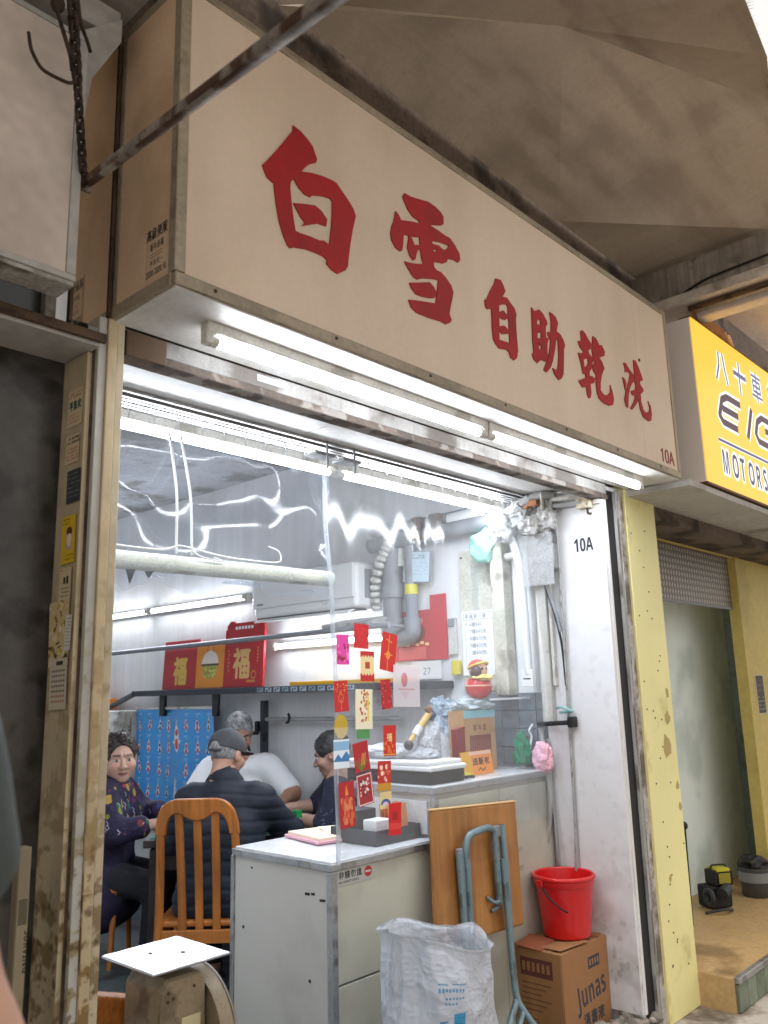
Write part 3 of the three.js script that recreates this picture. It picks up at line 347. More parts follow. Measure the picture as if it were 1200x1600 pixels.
// ------------------------------------------------------------------ canopy overhead
{ const t = thing('tarpaulin_canopy', 'stained brown tarpaulin canopy with folded creases above the sign', 'tarpaulin', [2.5, 3.8, 0.4]);
  const r = rng(2);
  const tri = (pts, m, name, sag = 0.03) => { // a subdivided facet with a little sag
    const g = new THREE.BufferGeometry(), P = [], N = 26, [a, b, c] = pts.map((p) => V(...p)), at = (i, j) => { const u = i / N, v = j / N, w = 1 - u - v, q = a.clone().multiplyScalar(w).addScaledVector(b, u).addScaledVector(c, v); q.y += sag * (27 * u * v * w * (0.4 + fbm(q.x * 2, q.z * 2, 8, 3))) + 0.012 * (fbm(q.x * 5, q.z * 5, 5, 3) - 0.5) * Math.min(1, 20 * u * v * w); return [q.x, q.y, q.z]; };
    for (let i = 0; i < N; i++) for (let j = 0; j < N - i; j++) { P.push(...at(i, j), ...at(i + 1, j), ...at(i, j + 1)); if (i + j < N - 1) P.push(...at(i + 1, j), ...at(i + 1, j + 1), ...at(i, j + 1)); }
    g.setAttribute('position', new THREE.Float32BufferAttribute(P, 3)); g.computeVertexNormals(); return planarUV(g); };
  const L0 = [1.6, 3.82, 0.0], K = [3.42, 3.772, 0.0], L1 = [4.3, 3.76, 0.0], F0 = [1.72, 3.86, 0.07], F1 = [2.53, 3.97, 0.575], F2 = [3.56, 3.97, 1.0], B1 = [4.28, 3.77, 0.75];
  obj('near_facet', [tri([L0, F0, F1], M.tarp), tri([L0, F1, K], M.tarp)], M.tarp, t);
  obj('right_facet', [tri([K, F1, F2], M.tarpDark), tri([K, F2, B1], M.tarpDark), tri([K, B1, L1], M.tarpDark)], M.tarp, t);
  // outer sheet with a ragged right edge
  const out = [[-2.5, 4.0, -0.05], [1.6, 3.86, 0.03]];
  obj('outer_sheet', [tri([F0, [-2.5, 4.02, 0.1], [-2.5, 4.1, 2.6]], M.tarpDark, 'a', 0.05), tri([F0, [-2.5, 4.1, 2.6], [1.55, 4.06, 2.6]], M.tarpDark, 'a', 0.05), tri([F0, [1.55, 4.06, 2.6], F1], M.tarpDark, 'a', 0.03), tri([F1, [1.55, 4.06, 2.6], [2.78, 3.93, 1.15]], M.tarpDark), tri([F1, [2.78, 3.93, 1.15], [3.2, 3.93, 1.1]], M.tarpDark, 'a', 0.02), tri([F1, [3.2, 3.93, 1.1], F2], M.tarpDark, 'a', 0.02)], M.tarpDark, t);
  const fr = []; for (let i = 0; i < 90; i++) { const k = i / 90, p = V(3.56, 3.96, 1.0).lerp(V(2.78, 3.928, 1.15), k); if (k < 0.05) continue; const l = 0.008 + 0.022 * r(); fr.push(rod([p.x, p.y, p.z], [p.x + l * (r() - 0.2), p.y + 0.004, p.z + l], 0.0011, 0.0004, 4)); } obj('frayed_edge', fr, M.tarpDark, t).userData.kind = 'stuff';
}
{ const t = thing('canopy_beam', 'stained concrete beam running outwards beyond the right end of the sign', 'beam', [4.25, 3.5, 0.5]);
  obj('beam', slab(4.2, 4.36, 3.545, 3.735, -0.01, 1.4, 0.006), M.concrete, t);
  obj('ledge', slab(4.15, 4.34, 3.475, 3.54, 0.1, 1.4, 0.02), surf(0xd8cec2, { size: 1.5, vary: 0.08, dirtAmt: 0.25, rough: 0.7, seed: 50 }), t);
  obj('rail', rod([4.2, 3.455, 0.3], [4.22, 3.455, 1.4], 0.014), M.brown, t);
  obj('rail', slab(4.23, 4.33, 3.4, 3.44, 0.32, 1.4, 0.012), M.panelPink, t);
  obj('cable', tube([[4.195, 3.55, 0.28], [4.19, 3.585, 0.42], [4.19, 3.6, 0.7], [4.19, 3.63, 1.4]], 0.006, 40), M.black, t); }
{ const t = thing('ceiling_board', 'pale plasterboard sheet under the canopy above the yellow sign', 'board', [5, 3.44, 0.3]); obj('sheet', slab(4.365, 5.6, 3.575, 3.59, 0.3, 1.4, 0.003), M.panelPink, t); obj('bolt', new THREE.CylinderGeometry(0.008, 0.008, 0.006, 10).translate(4.6, 3.573, 0.6), M.rust, t); }
{ const t = thing('corrugated_offcut', 'orange corrugated sheet offcuts lying on top of the yellow sign', 'roofing sheet', [4.5, 3.4, 0.25]);
  const m = surf(0xd9a070, { size: 0.5, vary: 0.06, dirtAmt: 0.25, rough: 0.7, seed: 51 });
  for (const [x0, x1, y0, h, z] of [[4.26, 4.72, 3.4, 0.1, 0.3], [4.45, 4.98, 3.43, 0.12, 0.25]]) { const g = new THREE.PlaneGeometry(x1 - x0, h, 90, 3), p = g.attributes.position; for (let i = 0; i < p.count; i++) { const x = p.getX(i) + (x1 - x0) / 2, up = p.getY(i) / h + 0.5; p.setXYZ(i, x0 + x, y0 + p.getY(i) + h / 2 + 0.008 * up * Math.abs(Math.sin(x / 0.06 * Math.PI)), z + 0.022 * Math.abs(Math.sin(x / 0.06 * Math.PI)) - 0.03 * up); } g.computeVertexNormals(); obj('sheet', planarUV(g), m, t); } }

// ------------------------------------------------------------------ neighbour on the right
{ const t = thing('yellow_sign', 'lit yellow motor shop sign box with dark lettering at right', 'sign', [5.1, 2.48, 0.17]);
  const draw = (g, w, h, lit) => { const X = (x) => (x - 4.1) / 2 * w, Y = (y) => (3.37 - y) / 0.89 * h;
    const gr = g.createLinearGradient(0, 0, 0, h); gr.addColorStop(0, '#f5b437'); gr.addColorStop(0.5, '#ffcf4a'); gr.addColorStop(1, '#f2b03a'); g.fillStyle = '#ffc648'; g.fillRect(0, 0, w, h);
    const word = (col, lw) => { g.strokeStyle = col; g.lineJoin = 'round'; g.lineCap = 'butt';
      const S = (pts) => { g.beginPath(); pts.forEach(([x, y], i) => i ? g.lineTo(X(x), Y(y)) : g.moveTo(X(x), Y(y))); g.stroke(); };
      g.lineWidth = lw.a; S([[4.445, 3.272], [4.437, 3.19], [4.385, 3.1]]); S([[4.5, 3.275], [4.517, 3.18], [4.545, 3.098]]); S([[4.742, 3.288], [4.735, 3.093]]); g.lineWidth = lw.b; S([[4.65, 3.21], [4.842, 3.209]]);
      g.lineWidth = lw.a * 0.9; g.save(); g.restore(); const bx = X(4.92), by = Y(3.3), sw = X(5.11) - bx, sh = Y(3.1) - by; for (const st of GL['車'].split('|')) { g.beginPath(); st.split(' ').forEach((q, i) => { const [a, b] = q.split(',').map(Number); i ? g.lineTo(bx + a / 100 * sw, by + b / 100 * sh) : g.moveTo(bx + a / 100 * sw, by + b / 100 * sh); }); g.stroke(); }
      for (const st of GL['行'].split('|')) { g.beginPath(); st.split(' ').forEach((q, i) => { const [a, b] = q.split(',').map(Number), xx = X(5.2) + a / 100 * sw, yy = by + b / 100 * sh; i ? g.lineTo(xx, yy) : g.moveTo(xx, yy); }); g.stroke(); } };
    GL['行'] = '30,4 8,30|34,28 6,58|22,44 22,98|46,14 92,14|42,40 98,40|72,40 72,94 60,90';
    word('#ffffff', { a: 24, b: 30 }); word('#5b5c88', { a: 9, b: 14 });
    const italic = (pts, col, lw) => { g.strokeStyle = col; g.lineWidth = lw; g.lineJoin = 'round'; g.beginPath(); pts.forEach(([x, y], i) => { const xx = X(x + (y - 2.84) * 0.55), yy = Y(y); i ? g.lineTo(xx, yy) : g.moveTo(xx, yy); }); g.stroke(); };
    const big = (x) => [[[x + 0.29, 3.02], [x + 0.09, 3.02], [x + 0.03, 2.99], [x + 0.03, 2.89], [x + 0.09, 2.86], [x + 0.3, 2.86]], [[x + 0.05, 2.94], [x + 0.28, 2.94]]];
    const I = (x) => [[[x, 2.84], [x, 3.04]]], G = (x) => [[[x + 0.3, 3.02], [x + 0.09, 3.02], [x + 0.03, 2.98], [x + 0.03, 2.9], [x + 0.09, 2.86], [x + 0.28, 2.86], [x + 0.28, 2.95], [x + 0.17, 2.95]]], H = (x) => [[[x, 2.84], [x, 3.04]], [[x + 0.26, 2.84], [x + 0.26, 3.04]], [[x, 2.94], [x + 0.26, 2.94]]], T = (x) => [[[x, 3.02], [x + 0.3, 3.02]], [[x + 0.15, 3.02], [x + 0.15, 2.84]]];
    for (const [c, lw] of [['#ffffff', 36], ['#4a2f38', 20]]) for (const s of [...big(4.31), ...I(4.765), ...G(4.845), ...H(5.27), ...T(5.62)]) italic(s, c, lw);
    g.strokeStyle = '#ffffff'; g.lineWidth = 14; g.beginPath(); g.moveTo(X(4.31), Y(2.745)); g.lineTo(X(5.9), Y(2.76)); g.stroke(); g.strokeStyle = '#5a4d74'; g.lineWidth = 8; g.stroke();
    g.save(); g.font = 'bold 92px sans-serif'; g.lineWidth = 16; g.strokeStyle = '#fff'; g.lineJoin = 'round'; let x = 4.33; for (const c of 'MOTORS LTD') { g.save(); g.translate(X(x), Y(2.567)); g.scale(c === 'M' ? 0.62 : 0.74, 1.0); g.strokeText(c, 0, 0); g.fillStyle = '#403c6c'; g.fillText(c, 0, 0); g.restore(); x += c === 'M' ? 0.135 : 0.118; } g.restore(); };
  const tx = canvasTex(1024, 456, (g, w, h) => draw(g, w, h));
  const m = new THREE.MeshPhysicalMaterial({ color: 0x404040, map: tx, emissive: 0xffffff, emissiveMap: tx, emissiveIntensity: 1.0, roughness: 0.4 });
  obj('lit_panel', sheet(2, 0.89, [0, 0, 1, 1], 0, 1).translate(5.1, 2.925, 0.34), m, t);
  obj('box', slab(4.1, 6.1, 2.48, 3.37, 0.0, 0.335, 0.004), flat(0xf2eae2, 0.5), t);
  obj('edge_trim', [slab(4.098, 6.1, 2.47, 2.482, 0.28, 0.343, 0.002), slab(4.098, 6.1, 3.366, 3.374, 0.28, 0.343, 0.002)], flat(0x6a4a1c, 0.5), t);
  const L = new THREE.RectAreaLight(0xffc878, 0.4, 1.9, 0.8); L.position.set(0, 0.445, 0.18); L.lookAt(5.1, 2.925, 5); L.rotation.set(0, Math.PI, 0); t.add(L); }
{ const t = thing('sign_frame_post', 'grimy frame post with loose wires between the cream and yellow signs', 'post', [3.98, 2.48, 0.1]);
  obj('post', slab(3.915, 3.985, 2.47, 3.4, 0.02, 0.14, 0.004), M.panelPink, t); obj('wire', tube([[3.95, 3.38, 0.147], [3.955, 3.1, 0.21], [3.965, 2.8, 0.21], [3.97, 2.72, 0.212], [3.955, 2.9, 0.208], [3.94, 3.3, 0.207]], 0.004, 40), M.cream, t);
  obj('wire', tube([[3.93, 3.42, 0.206], [3.932, 3, 0.206], [3.945, 2.5, 0.206]], 0.005, 30), M.brown, t); }
struct('neighbour_soffit', [slab(3.9, 5.0, 2.43, 2.462, -0.25, 0.33, 0.003), slab(5.003, 7.6, 2.43, 2.462, -0.25, 0.33, 0.003)], M.greyBoard);
{ const t = thing('door_surround', 'dark strip and yellow board over the neighbouring shop entrance', 'door surround', [5.4, 2.36, -0.27]); obj('dark_strip', slab(4.208, 7.6, 2.395, 2.428, -0.28, -0.255, 0.002), M.black, t); obj('yellow_board', slab(4.208, 7.6, 2.355, 2.394, -0.3, -0.27, 0.002), M.yellowDark, t); }
{ const t = thing('roller_grille', 'half rolled grey metal mesh grille in the neighbouring entrance', 'grille', [5.1, 1.99, -0.31]);
  const tx = dataTex(64, 64, (u, v) => { const a = Math.abs(Math.sin((u * 4 + Math.sin(v * 8 * Math.PI) * 0.12) * Math.PI)), b = Math.abs(Math.sin(v * 4 * Math.PI)); const k = 80 + 100 * a * (0.5 + 0.5 * b); return [k, k * 0.96, k * 0.9]; }); tx.repeat.set(1 / 0.16, 1 / 0.16);
  const bt = tx.clone(); obj('curtain', slab(4.21, 6.02, 2.005, 2.38, -0.325, -0.315, 0), new THREE.MeshPhysicalMaterial({ map: tx, metalness: 0.5, roughness: 0.4, bumpMap: bt, bumpScale: 0.008 }), t);
  obj('bottom_bar', slab(4.21, 6.02, 1.99, 2.006, -0.33, -0.31, 0.003), M.pipeDark, t); }
struct('neighbour_wall', [slab(4.2, 6.9, 0.1, 2.6, -0.8, -0.62, 0)], M.greenWall);
struct('neighbour_wall', [slab(6.63, 6.8, 0.1, 2.43, -0.62, -0.3, 0.002)], surf(0x97a6a3, { size: 1.4, vary: 0.08, dirtAmt: 0.25, rough: 0.7, seed: 55 }));
struct('neighbour_wall', [slab(3.825, 3.868, 0, 2.43, -0.8, -0.13, 0), slab(4.15, 4.2, 0.1, 2.43, -0.62, -0.28, 0)], M.greenWall);
{ const t = thing('yellow_jamb', 'ochre yellow door jamb at the right edge with a printed sticker', 'jamb', [6.3, 0, -0.27]); obj('jamb', slab(6.02, 6.1, 0.15, 2.36, -0.34, -0.26, 0.004), M.yellowDark, t); obj('door_leaf', slab(6.1, 7.6, 0.15, 2.36, -0.31, -0.27, 0.006), M.yellowDark, t);
  const tx = canvasTex(64, 128, (g, w, h) => { g.fillStyle = '#c9bda0'; g.fillRect(0, 0, w, h); g.fillStyle = '#35302c'; g.fillRect(5, 3, 54, 122); scrib(g, 10, 14, 42, 3, '#6b5448', 16, 8, 3); scrib(g, 10, 70, 42, 4, '#7d8a5c', 13, 5, 4); });
  obj('sticker', sheet(0.17, 0.27).translate(6.25, 1.405, -0.2685), new THREE.MeshPhysicalMaterial({ map: tx, roughness: 0.5 }), t); }
const nbFloor = struct('neighbour_floor', slab(4.2, 7.6, 0.0, 0.148, -0.7, 0.17, 0), M.tan);
obj('nosing', slab(4.21, 7.6, 0.125, 0.153, 0.165, 0.195, 0.004), M.alu, nbFloor);
for (let i = 0; i < 12; i++) obj('tile', slab(4.212 + i * 0.112, 4.32 + i * 0.112, 0.004, 0.122, 0.171, 0.186, 0.002), i % 2 ? M.gt1 ??= surf(0x7f8c78, { size: 0.3, vary: 0.1, rough: 0.4, seed: 57 }) : M.gt2 ??= surf(0x6f7c6a, { size: 0.3, vary: 0.1, rough: 0.4, seed: 58 }), nbFloor);
{ const t = thing('battery_charger', 'black and yellow battery charger box on dark parts in the neighbouring shop', 'charger', [5.42, 0.36, -0.42]);
  obj('case', box(0.2, 0.13, 0.16, 5.42, 0.43, -0.42, 0.012, -0.6), M.blackRubber, t); obj('lid', box(0.14, 0.03, 0.165, 5.42, 0.5, -0.42, 0.006, -0.6), flat(0xc9c12c, 0.5), t); obj('front', box(0.12, 0.09, 0.006, 5.37, 0.43, -0.345, 0.002, -0.6), flat(0x9a8f20, 0.5), t); obj('handle', tube([[5.35, 0.5, -0.47], [5.37, 0.53, -0.455], [5.47, 0.53, -0.385], [5.49, 0.5, -0.37]], 0.008, 20), M.blackRubber, t); t.children.forEach((m) => m.geometry.translate(0.03, 0.0, 0.08)); t.scale.setScalar(0.66); t.position.y = 0.278; }
{ const t = thing('engine_part', 'dark greasy engine parts stacked under the battery charger', 'engine parts', [5.4, 0.15, -0.45]);
  obj('block', box(0.24, 0.19, 0.2, 5.42, 0.25, -0.43, 0.02, -0.5), M.blackRubber, t); obj('wheel', new THREE.TorusGeometry(0.06, 0.022, 10, 24).rotateY(1).translate(5.22, 0.27, -0.4), M.darkGrey, t); obj('cylinder', rod([5.28, 0.3, -0.3], [5.4, 0.33, -0.3], 0.05), M.darkGrey, t); obj('pipe', tube([[5.1, 0.16, -0.4], [5.2, 0.19, -0.25], [5.35, 0.16, -0.25]], 0.012), M.darkGrey, t); t.children.forEach((m) => m.geometry.translate(0.02, 0, 0.06)); t.scale.setScalar(0.66); }
{ const t = thing('paint_bucket', 'dark grey plastic bucket with crumpled black bag inside, on tan floor', 'bucket', [5.48, 0.15, -0.2]);
  obj('body', lathe([[0, 0], [0.085, 0.002], [0.1, 0.17], [0.104, 0.175], [0.096, 0.175], [0.08, 0.02], [0, 0.015]], 5.48, 0.15, -0.2), flat(0x4a4c4e, 0.5), t); obj('band', lathe([[0.0985, 0.09], [0.103, 0.15]], 5.48, 0.15, -0.2), flat(0x84898b, 0.5), t);
  const g = new THREE.IcosahedronGeometry(0.09, 4), p = g.attributes.position; for (let i = 0; i < p.count; i++) { const q = 0.7 + 0.6 * vn3(p.getX(i) * 25 + 3, p.getY(i) * 25 + 9, p.getZ(i) * 25 + 4, 3); p.setXYZ(i, p.getX(i) * q, p.getY(i) * q * 0.6, p.getZ(i) * q); } g.computeVertexNormals(); obj('bag', planarUV(g.translate(5.48, 0.34, -0.2)), M.black, t); t.children.forEach((m) => m.geometry.translate(0.37, 0, -0.1)); }
{ const t = thing('leaning_sack', 'grey plastic sack leaning behind the yellow pier', 'sack', [4.66, 0.15, -0.2]); const g = new THREE.CylinderGeometry(0.05, 0.12, 0.75, 24, 20), p = g.attributes.position; for (let i = 0; i < p.count; i++) { const q = 0.75 + 0.5 * fbm(p.getX(i) * 14 + 5, p.getY(i) * 5 + p.getZ(i) * 14, 6, 3); p.setX(i, p.getX(i) * q); p.setZ(i, p.getZ(i) * q); } g.computeVertexNormals(); obj('sack', planarUV(g.translate(4.64, 0.53, -0.34)), flat(0xa8a8a4, 0.6), t); }
{ const t = thing('motorcycle_lever', 'black motorcycle levers standing behind the yellow pier', 'levers', [4.75, 0.15, -0.4]); obj('stem', rod([4.78, 0.15, -0.5], [4.72, 1.0, -0.42], 0.014), M.black, t); obj('knob', new THREE.SphereGeometry(0.026, 14, 10).translate(4.72, 1.01, -0.42), M.black, t); obj('knob', new THREE.SphereGeometry(0.024, 14, 10).translate(4.76, 0.8, -0.4), M.black, t); obj('stem', rod([4.85, 0.15, -0.45], [4.76, 0.8, -0.4], 0.012), M.black, t); t.children.forEach((m) => m.geometry.translate(0.1, -0.1, 0.1)); }

// ------------------------------------------------------------------ fluorescent tubes
const glow = new THREE.MeshPhysicalMaterial({ color: 0xffffff, emissive: 0xf1f6ff, emissiveIntensity: GLOW(), roughness: 0.4 });
const glowIn = glow.clone(); glowIn.emissiveIntensity = 40;
function GLOW() { return 24; }
function TUBE() { return 55; }
function lamp(label, group, a, b, out, k = 1) { // a,b tube ends; out = direction the batten lies from the tube (unit axis), as [dx,dy,dz]
  const A = V(...a), B = V(...b), m = A.clone().add(B).multiplyScalar(0.5), d = B.clone().sub(A), L = d.length(); d.normalize();
  const t = thing('fluorescent_tube', label, 'fluorescent light', m.toArray(), group);
  obj('tube', rod(A.clone().addScaledVector(d, 0.02).toArray(), B.clone().addScaledVector(d, -0.02).toArray(), 0.0135, 0.0135, 16), k > 1.7 && k < 2.5 ? glowIn : glow, t);
  const o = V(...out), q = new THREE.Quaternion().setFromUnitVectors(V(1, 0, 0), d);
  const put = (w, h, dd, p) => { const g = box(w, h, dd, 0, 0, 0, 0.004); g.applyQuaternion(q); g.translate(p.x, p.y, p.z); return g; };
  const bat = obj('batten', put(L + 0.02, Math.abs(o.y) > 0.5 ? 0.032 : 0.04, 0.034, m.clone().addScaledVector(o, 0.034)), M.offWhite, t);
  for (const [e, s] of [[A, 1], [B, -1]]) { obj('lamp_holder', [put(0.024, 0.052, 0.03, e.clone().addScaledVector(o, 0.014)), rod(e.clone().addScaledVector(d, s * 0.008).toArray(), e.clone().addScaledVector(d, s * 0.03).toArray(), 0.015)], M.offWhite, bat); }
  const l = new THREE.RectAreaLight(0xe8f1ff, TUBE() * k, L - 0.05, 0.026); const dir = o.clone().multiplyScalar(-1); l.position.copy(dir.clone().multiplyScalar(0.016));
  const zax = dir.clone().multiplyScalar(-1), xax = d.clone(), yax = zax.clone().cross(xax); l.quaternion.setFromRotationMatrix(new THREE.Matrix4().makeBasis(xax, yax, zax)); t.add(l); return t;
}
lamp('left fluorescent tube under the cream sign box', null, [1.215, 2.415, 0.17], [2.44, 2.415, 0.17], [0, 1, 0]);
lamp('right fluorescent tube under the cream sign box', null, [2.47, 2.415, 0.17], [3.7, 2.415, 0.17], [0, 1, 0]);
lamp('left fluorescent tube inside, above the plastic curtain', null, [1.16, 2.4, -0.57], [2.385, 2.4, -0.57], [0, 1, 0], 2.1);
lamp('right fluorescent tube inside, above the plastic curtain', null, [2.41, 2.4, -0.57], [3.62, 2.4, -0.57], [0, 1, 0], 2.1);
lamp('wall fluorescent tube nearest the air conditioner', null, [3.6, 2.155, -2.72], [3.6, 2.155, -3.92], [1, 0, 0], 4.2);
lamp('far wall fluorescent tube at the left, cut off by the pier', null, [3.6, 2.155, -3.96], [3.6, 2.155, -5.16], [1, 0, 0], 4.2);
lamp('low wall fluorescent tube under the air conditioner', null, [3.6, 1.8, -1.3], [3.6, 1.8, -2.42], [1, 0, 0], 1.65);

// ------------------------------------------------------------------ tracks, plastic curtain
{ const t = thing('sliding_track', 'white aluminium sliding tracks under the ceiling inside the opening', 'track', [2.4, 2.42, -0.45]);
  for (const [y, z, h] of [[2.455, -0.4, 0.012], [2.452, -0.43, 0.018], [2.45, -0.455, 0.014], [2.452, -0.485, 0.018], [2.449, -0.51, 0.014]]) obj('rail', slab(1.06, 3.6, y - h / 2, y + h / 2, z - 0.009, z + 0.009, 0.003), M.alu, t);
  for (const x of [2.18, 2.33]) obj('bracket', [slab(x - 0.05, x + 0.05, 2.404, 2.415, -0.47, -0.4, 0.002), slab(x - 0.004, x + 0.004, 2.35, 2.46, -0.395, -0.388, 0.001)], M.pipeDark, t);
  const hs = []; for (let i = 0; i < 26; i++) { const x = 1.15 + i * 0.095; hs.push(tube([[x, 2.44, -0.45], [x + 0.012, 2.405, -0.447], [x + 0.004, 2.372, -0.445], [x - 0.008, 2.38, -0.447]], 0.0018, 12, 5)); } obj('curtain_hook', hs, M.steel, t).userData.kind = 'stuff'; }
const film = new THREE.MeshPhysicalMaterial({ color: 0xf4f7fa, transmission: 0.93, thickness: 0, roughness: 0.12, ior: 1.5, side: THREE.DoubleSide });
const filmHazy = new THREE.MeshPhysicalMaterial({ color: 0xeef2f8, transmission: 0.95, thickness: 0, roughness: 0.12, ior: 1.5, side: THREE.DoubleSide });
function filmSheet(x0, x1, y0, y1, z, nx, ny, f) { const g = new THREE.PlaneGeometry(x1 - x0, y1 - y0, nx, ny).translate((x0 + x1) / 2, (y0 + y1) / 2, z), p = g.attributes.position; for (let i = 0; i < p.count; i++) { const d = f(p.getX(i), p.getY(i)); p.setZ(i, z + d[0]); if (d[1]) p.setY(i, p.getY(i) + d[1]); } g.computeVertexNormals(); return g; }
{ const t = thing('plastic_curtain', 'long clear plastic curtain hanging over the counters, envelopes taped on it', 'plastic curtain', [2.9, 0.9, -0.37]);
  obj('film', filmSheet(2.19, 3.6, 0.905, 2.36, -0.375, 260, 90, (x, y) => { const top = smooth(1.5, 2.36, y); return [0.0015 * top * (Math.sin(x * 58 + 1.6 * Math.sin(x * 9)) * 0.6 + Math.sin(x * 31 + 2) * 0.4) * smooth(3.3, 2.7, x) + 0.003 * (fbm(x * 4, y * 2, 3, 3) - 0.5) + 0.0022 * Math.sin(x * 30 + y) - 0.05 * top]; }), film, t);
  obj('edge_hem', [filmSheet(2.176, 2.2, 0.9, 2.36, -0.37, 3, 60, (x, y) => [0.004 * Math.sin(y * 14) - 0.05 * smooth(1.5, 2.36, y)])], new THREE.MeshPhysicalMaterial({ color: 0xe8eef2, transmission: 0.75, thickness: 0, roughness: 0.3 }), t);
  obj('edge_hem', tube([[2.184, 0.905, -0.37], [2.186, 1.5, -0.372], [2.184, 2.0, -0.4], [2.18, 2.36, -0.42]], 0.0028, 60, 6), filmHazy, t); }
{ const t = thing('rolled_plastic_curtain', 'shorter crinkled clear plastic curtain rolled up on a pale bar', 'plastic curtain', [1.65, 1.9, -0.45]);
  obj('film', filmSheet(1.06, 2.235, 1.93, 2.37, -0.45, 240, 90, (x, y) => { const s = (x - 1.06) / 1.17, d = 1 - Math.abs((y - 2.15) / 0.22); return [0.085 * d * (fbm(x * 2.6, y * 3.4, 23, 2) - 0.5) * 2 + 0.007 * (fbm(x * 7, y * 6, 5, 2) - 0.5) + 0.004 * smooth(0.55, 0.9, s) * Math.sin(x * 46 + 5 * y) * smooth(2.0, 2.35, y)]; }), filmHazy, t);
  obj('roll_bar', rod([1.05, 1.915, -0.44], [2.232, 1.925, -0.44], 0.03, 0.03, 24), surf(0xd4d8cc, { size: 0.5, vary: 0.06, rough: 0.35, dirt: 0x9aa08e, dirtAmt: 0.4, seed: 61 }), t);
  obj('wrap', filmSheet(1.06, 2.2, 1.84, 1.91, -0.405, 120, 8, (x, y) => [0.02 * (fbm(x * 14, y * 20, 9, 3) - 0.5), (y < 1.86 ? 0.05 * (vnoise(x * 18, 2, 4) - 0.5) : 0)]), filmHazy, t);
  const fl = []; for (const [x, s] of [[1.14, 0.02], [1.345, 0.045], [1.41, 0.022]]) fl.push(poly([[x, 1.885], [x + 0.034, 1.888], [x + 0.015, 1.885 - s]], 0.002).translate(0, 0, -0.42)); obj('dark_flap', fl, M.black, t);
  for (const [xa, xb] of [[1.5, 1.515], [1.545, 1.575]]) obj('tie', tube([[xa, 2.36, -0.44], [(xa + xb) / 2, 2.15, -0.4], [xb, 1.95, -0.405]], 0.005, 20, 6), M.white, t);
  obj('tie', tube([[1.575, 1.96, -0.4], [1.62, 1.945, -0.4], [1.7, 1.94, -0.402], [1.66, 1.95, -0.402]], 0.0035, 20, 6), M.white, t);
  obj('cord', tube([[1.06, 1.962, -0.41], [1.3, 1.956, -0.408], [1.46, 1.957, -0.405], [1.52, 1.975, -0.4], [1.6, 1.97, -0.405], [1.72, 1.957, -0.405], [1.9, 1.957, -0.408], [1.95, 1.965, -0.4], [1.945, 2.0, -0.405], [1.9, 2.015, -0.41]], 0.003, 80, 6), M.white, t); }

// ------------------------------------------------------------------ right wall, far part
const W = 3.664;
{ const t = thing('wall_shelf', 'long dark grey metal wall shelf carrying red gift envelopes', 'shelf', [3.55, 1.5, -2.4]);
  obj('board', [slab(3.44, W, 1.502, 1.542, -3.88, -0.98, 0.002)], M.darkGrey, t);
  const g = poly([[0, 0], [0.5, -0.1], [0.5, -0.14], [0, -0.04]], 0.2); obj('end_strut', [rod([3.45, 1.52, -3.86], [3.5, 1.41, -4.35], 0.02), rod([3.45, 1.4, -4.3], [3.45, 1.4, -5.2], 0.018)], M.darkGrey, t);
  for (const z of [-3.52, -2.88]) obj('bracket', [slab(3.47, 3.5, 1.36, 1.502, z - 0.028, z + 0.028, 0.004), rod([3.46, 1.38, z + 0.05], [3.46, 1.5, z + 0.06], 0.008)], M.black, t);
  const tx = canvasTex(256, 24, (g, w, h) => { g.fillStyle = '#3e444a'; g.fillRect(0, 0, w, h); const r = rng(7); for (let i = 0; i < 11; i++) { g.fillStyle = i % 3 ? '#a8b4bc' : '#7d98a0'; g.fillRect(4 + i * 23, 3, 17, 18); g.fillStyle = '#3b4a55'; g.fillRect(7 + i * 23, 6 + 5 * r(), 4, 10); g.fillRect(13 + i * 23, 5, 4, 5 + 6 * r()); } }); obj('price_strip', onWall(sheet(0.9, 0.036), 3.4385, 1.522, -1.95), new THREE.MeshPhysicalMaterial({ map: tx, roughness: 0.5 }), t); }
tag(piece('paper_strip', [slab(3.46, 3.62, 1.543, 1.566, -2.1, -1.2, 0.003)], flat(0xd9a520, 0.6), [3.54, 1.543, -1.65], '', ''), 'yellow boxed strip lying on the right end of the wall shelf', 'box');
const gold = new THREE.MeshPhysicalMaterial({ color: 0xd9b04a, metalness: 0.8, roughness: 0.3 });
function giftEnvelope(label, z, w, h, draw, x = 3.52) { const t = thing('gift_envelope', label, 'envelope', [x, 1.543, z]); const tx = canvasTex(192, Math.round(192 * h / w), draw); const g = box(0.02, h, w, 0, h / 2, 0, 0.003); g.rotateZ(-0.06); g.translate(x + 0.02, 1.544, z); obj('envelope', g, flat(0xb01a22, 0.5), t); const s = onWall(sheet(w - 0.006, h - 0.006), -0.012, h / 2, 0); s.rotateZ(-0.06); s.translate(x + 0.02, 1.544, z); obj('printed_front', s, new THREE.MeshPhysicalMaterial({ map: tx, roughness: 0.4 }), t); return t; }
const fu = (g, x, y, s, sx, c, lw) => { g.strokeStyle = c; g.lineWidth = lw; glyph(g, '福', x, y, s, sx); };
giftEnvelope('red envelope with a gold character, left on the shelf', -3.4, 0.42, 0.35, (g, w, h) => { g.fillStyle = '#b3161d'; g.fillRect(0, 0, w, h); g.fillStyle = '#c9313a'; g.fillRect(0, 0, w, h * 0.2); fu(g, 62, 56, 90, 76, '#d9b44a', 14); });
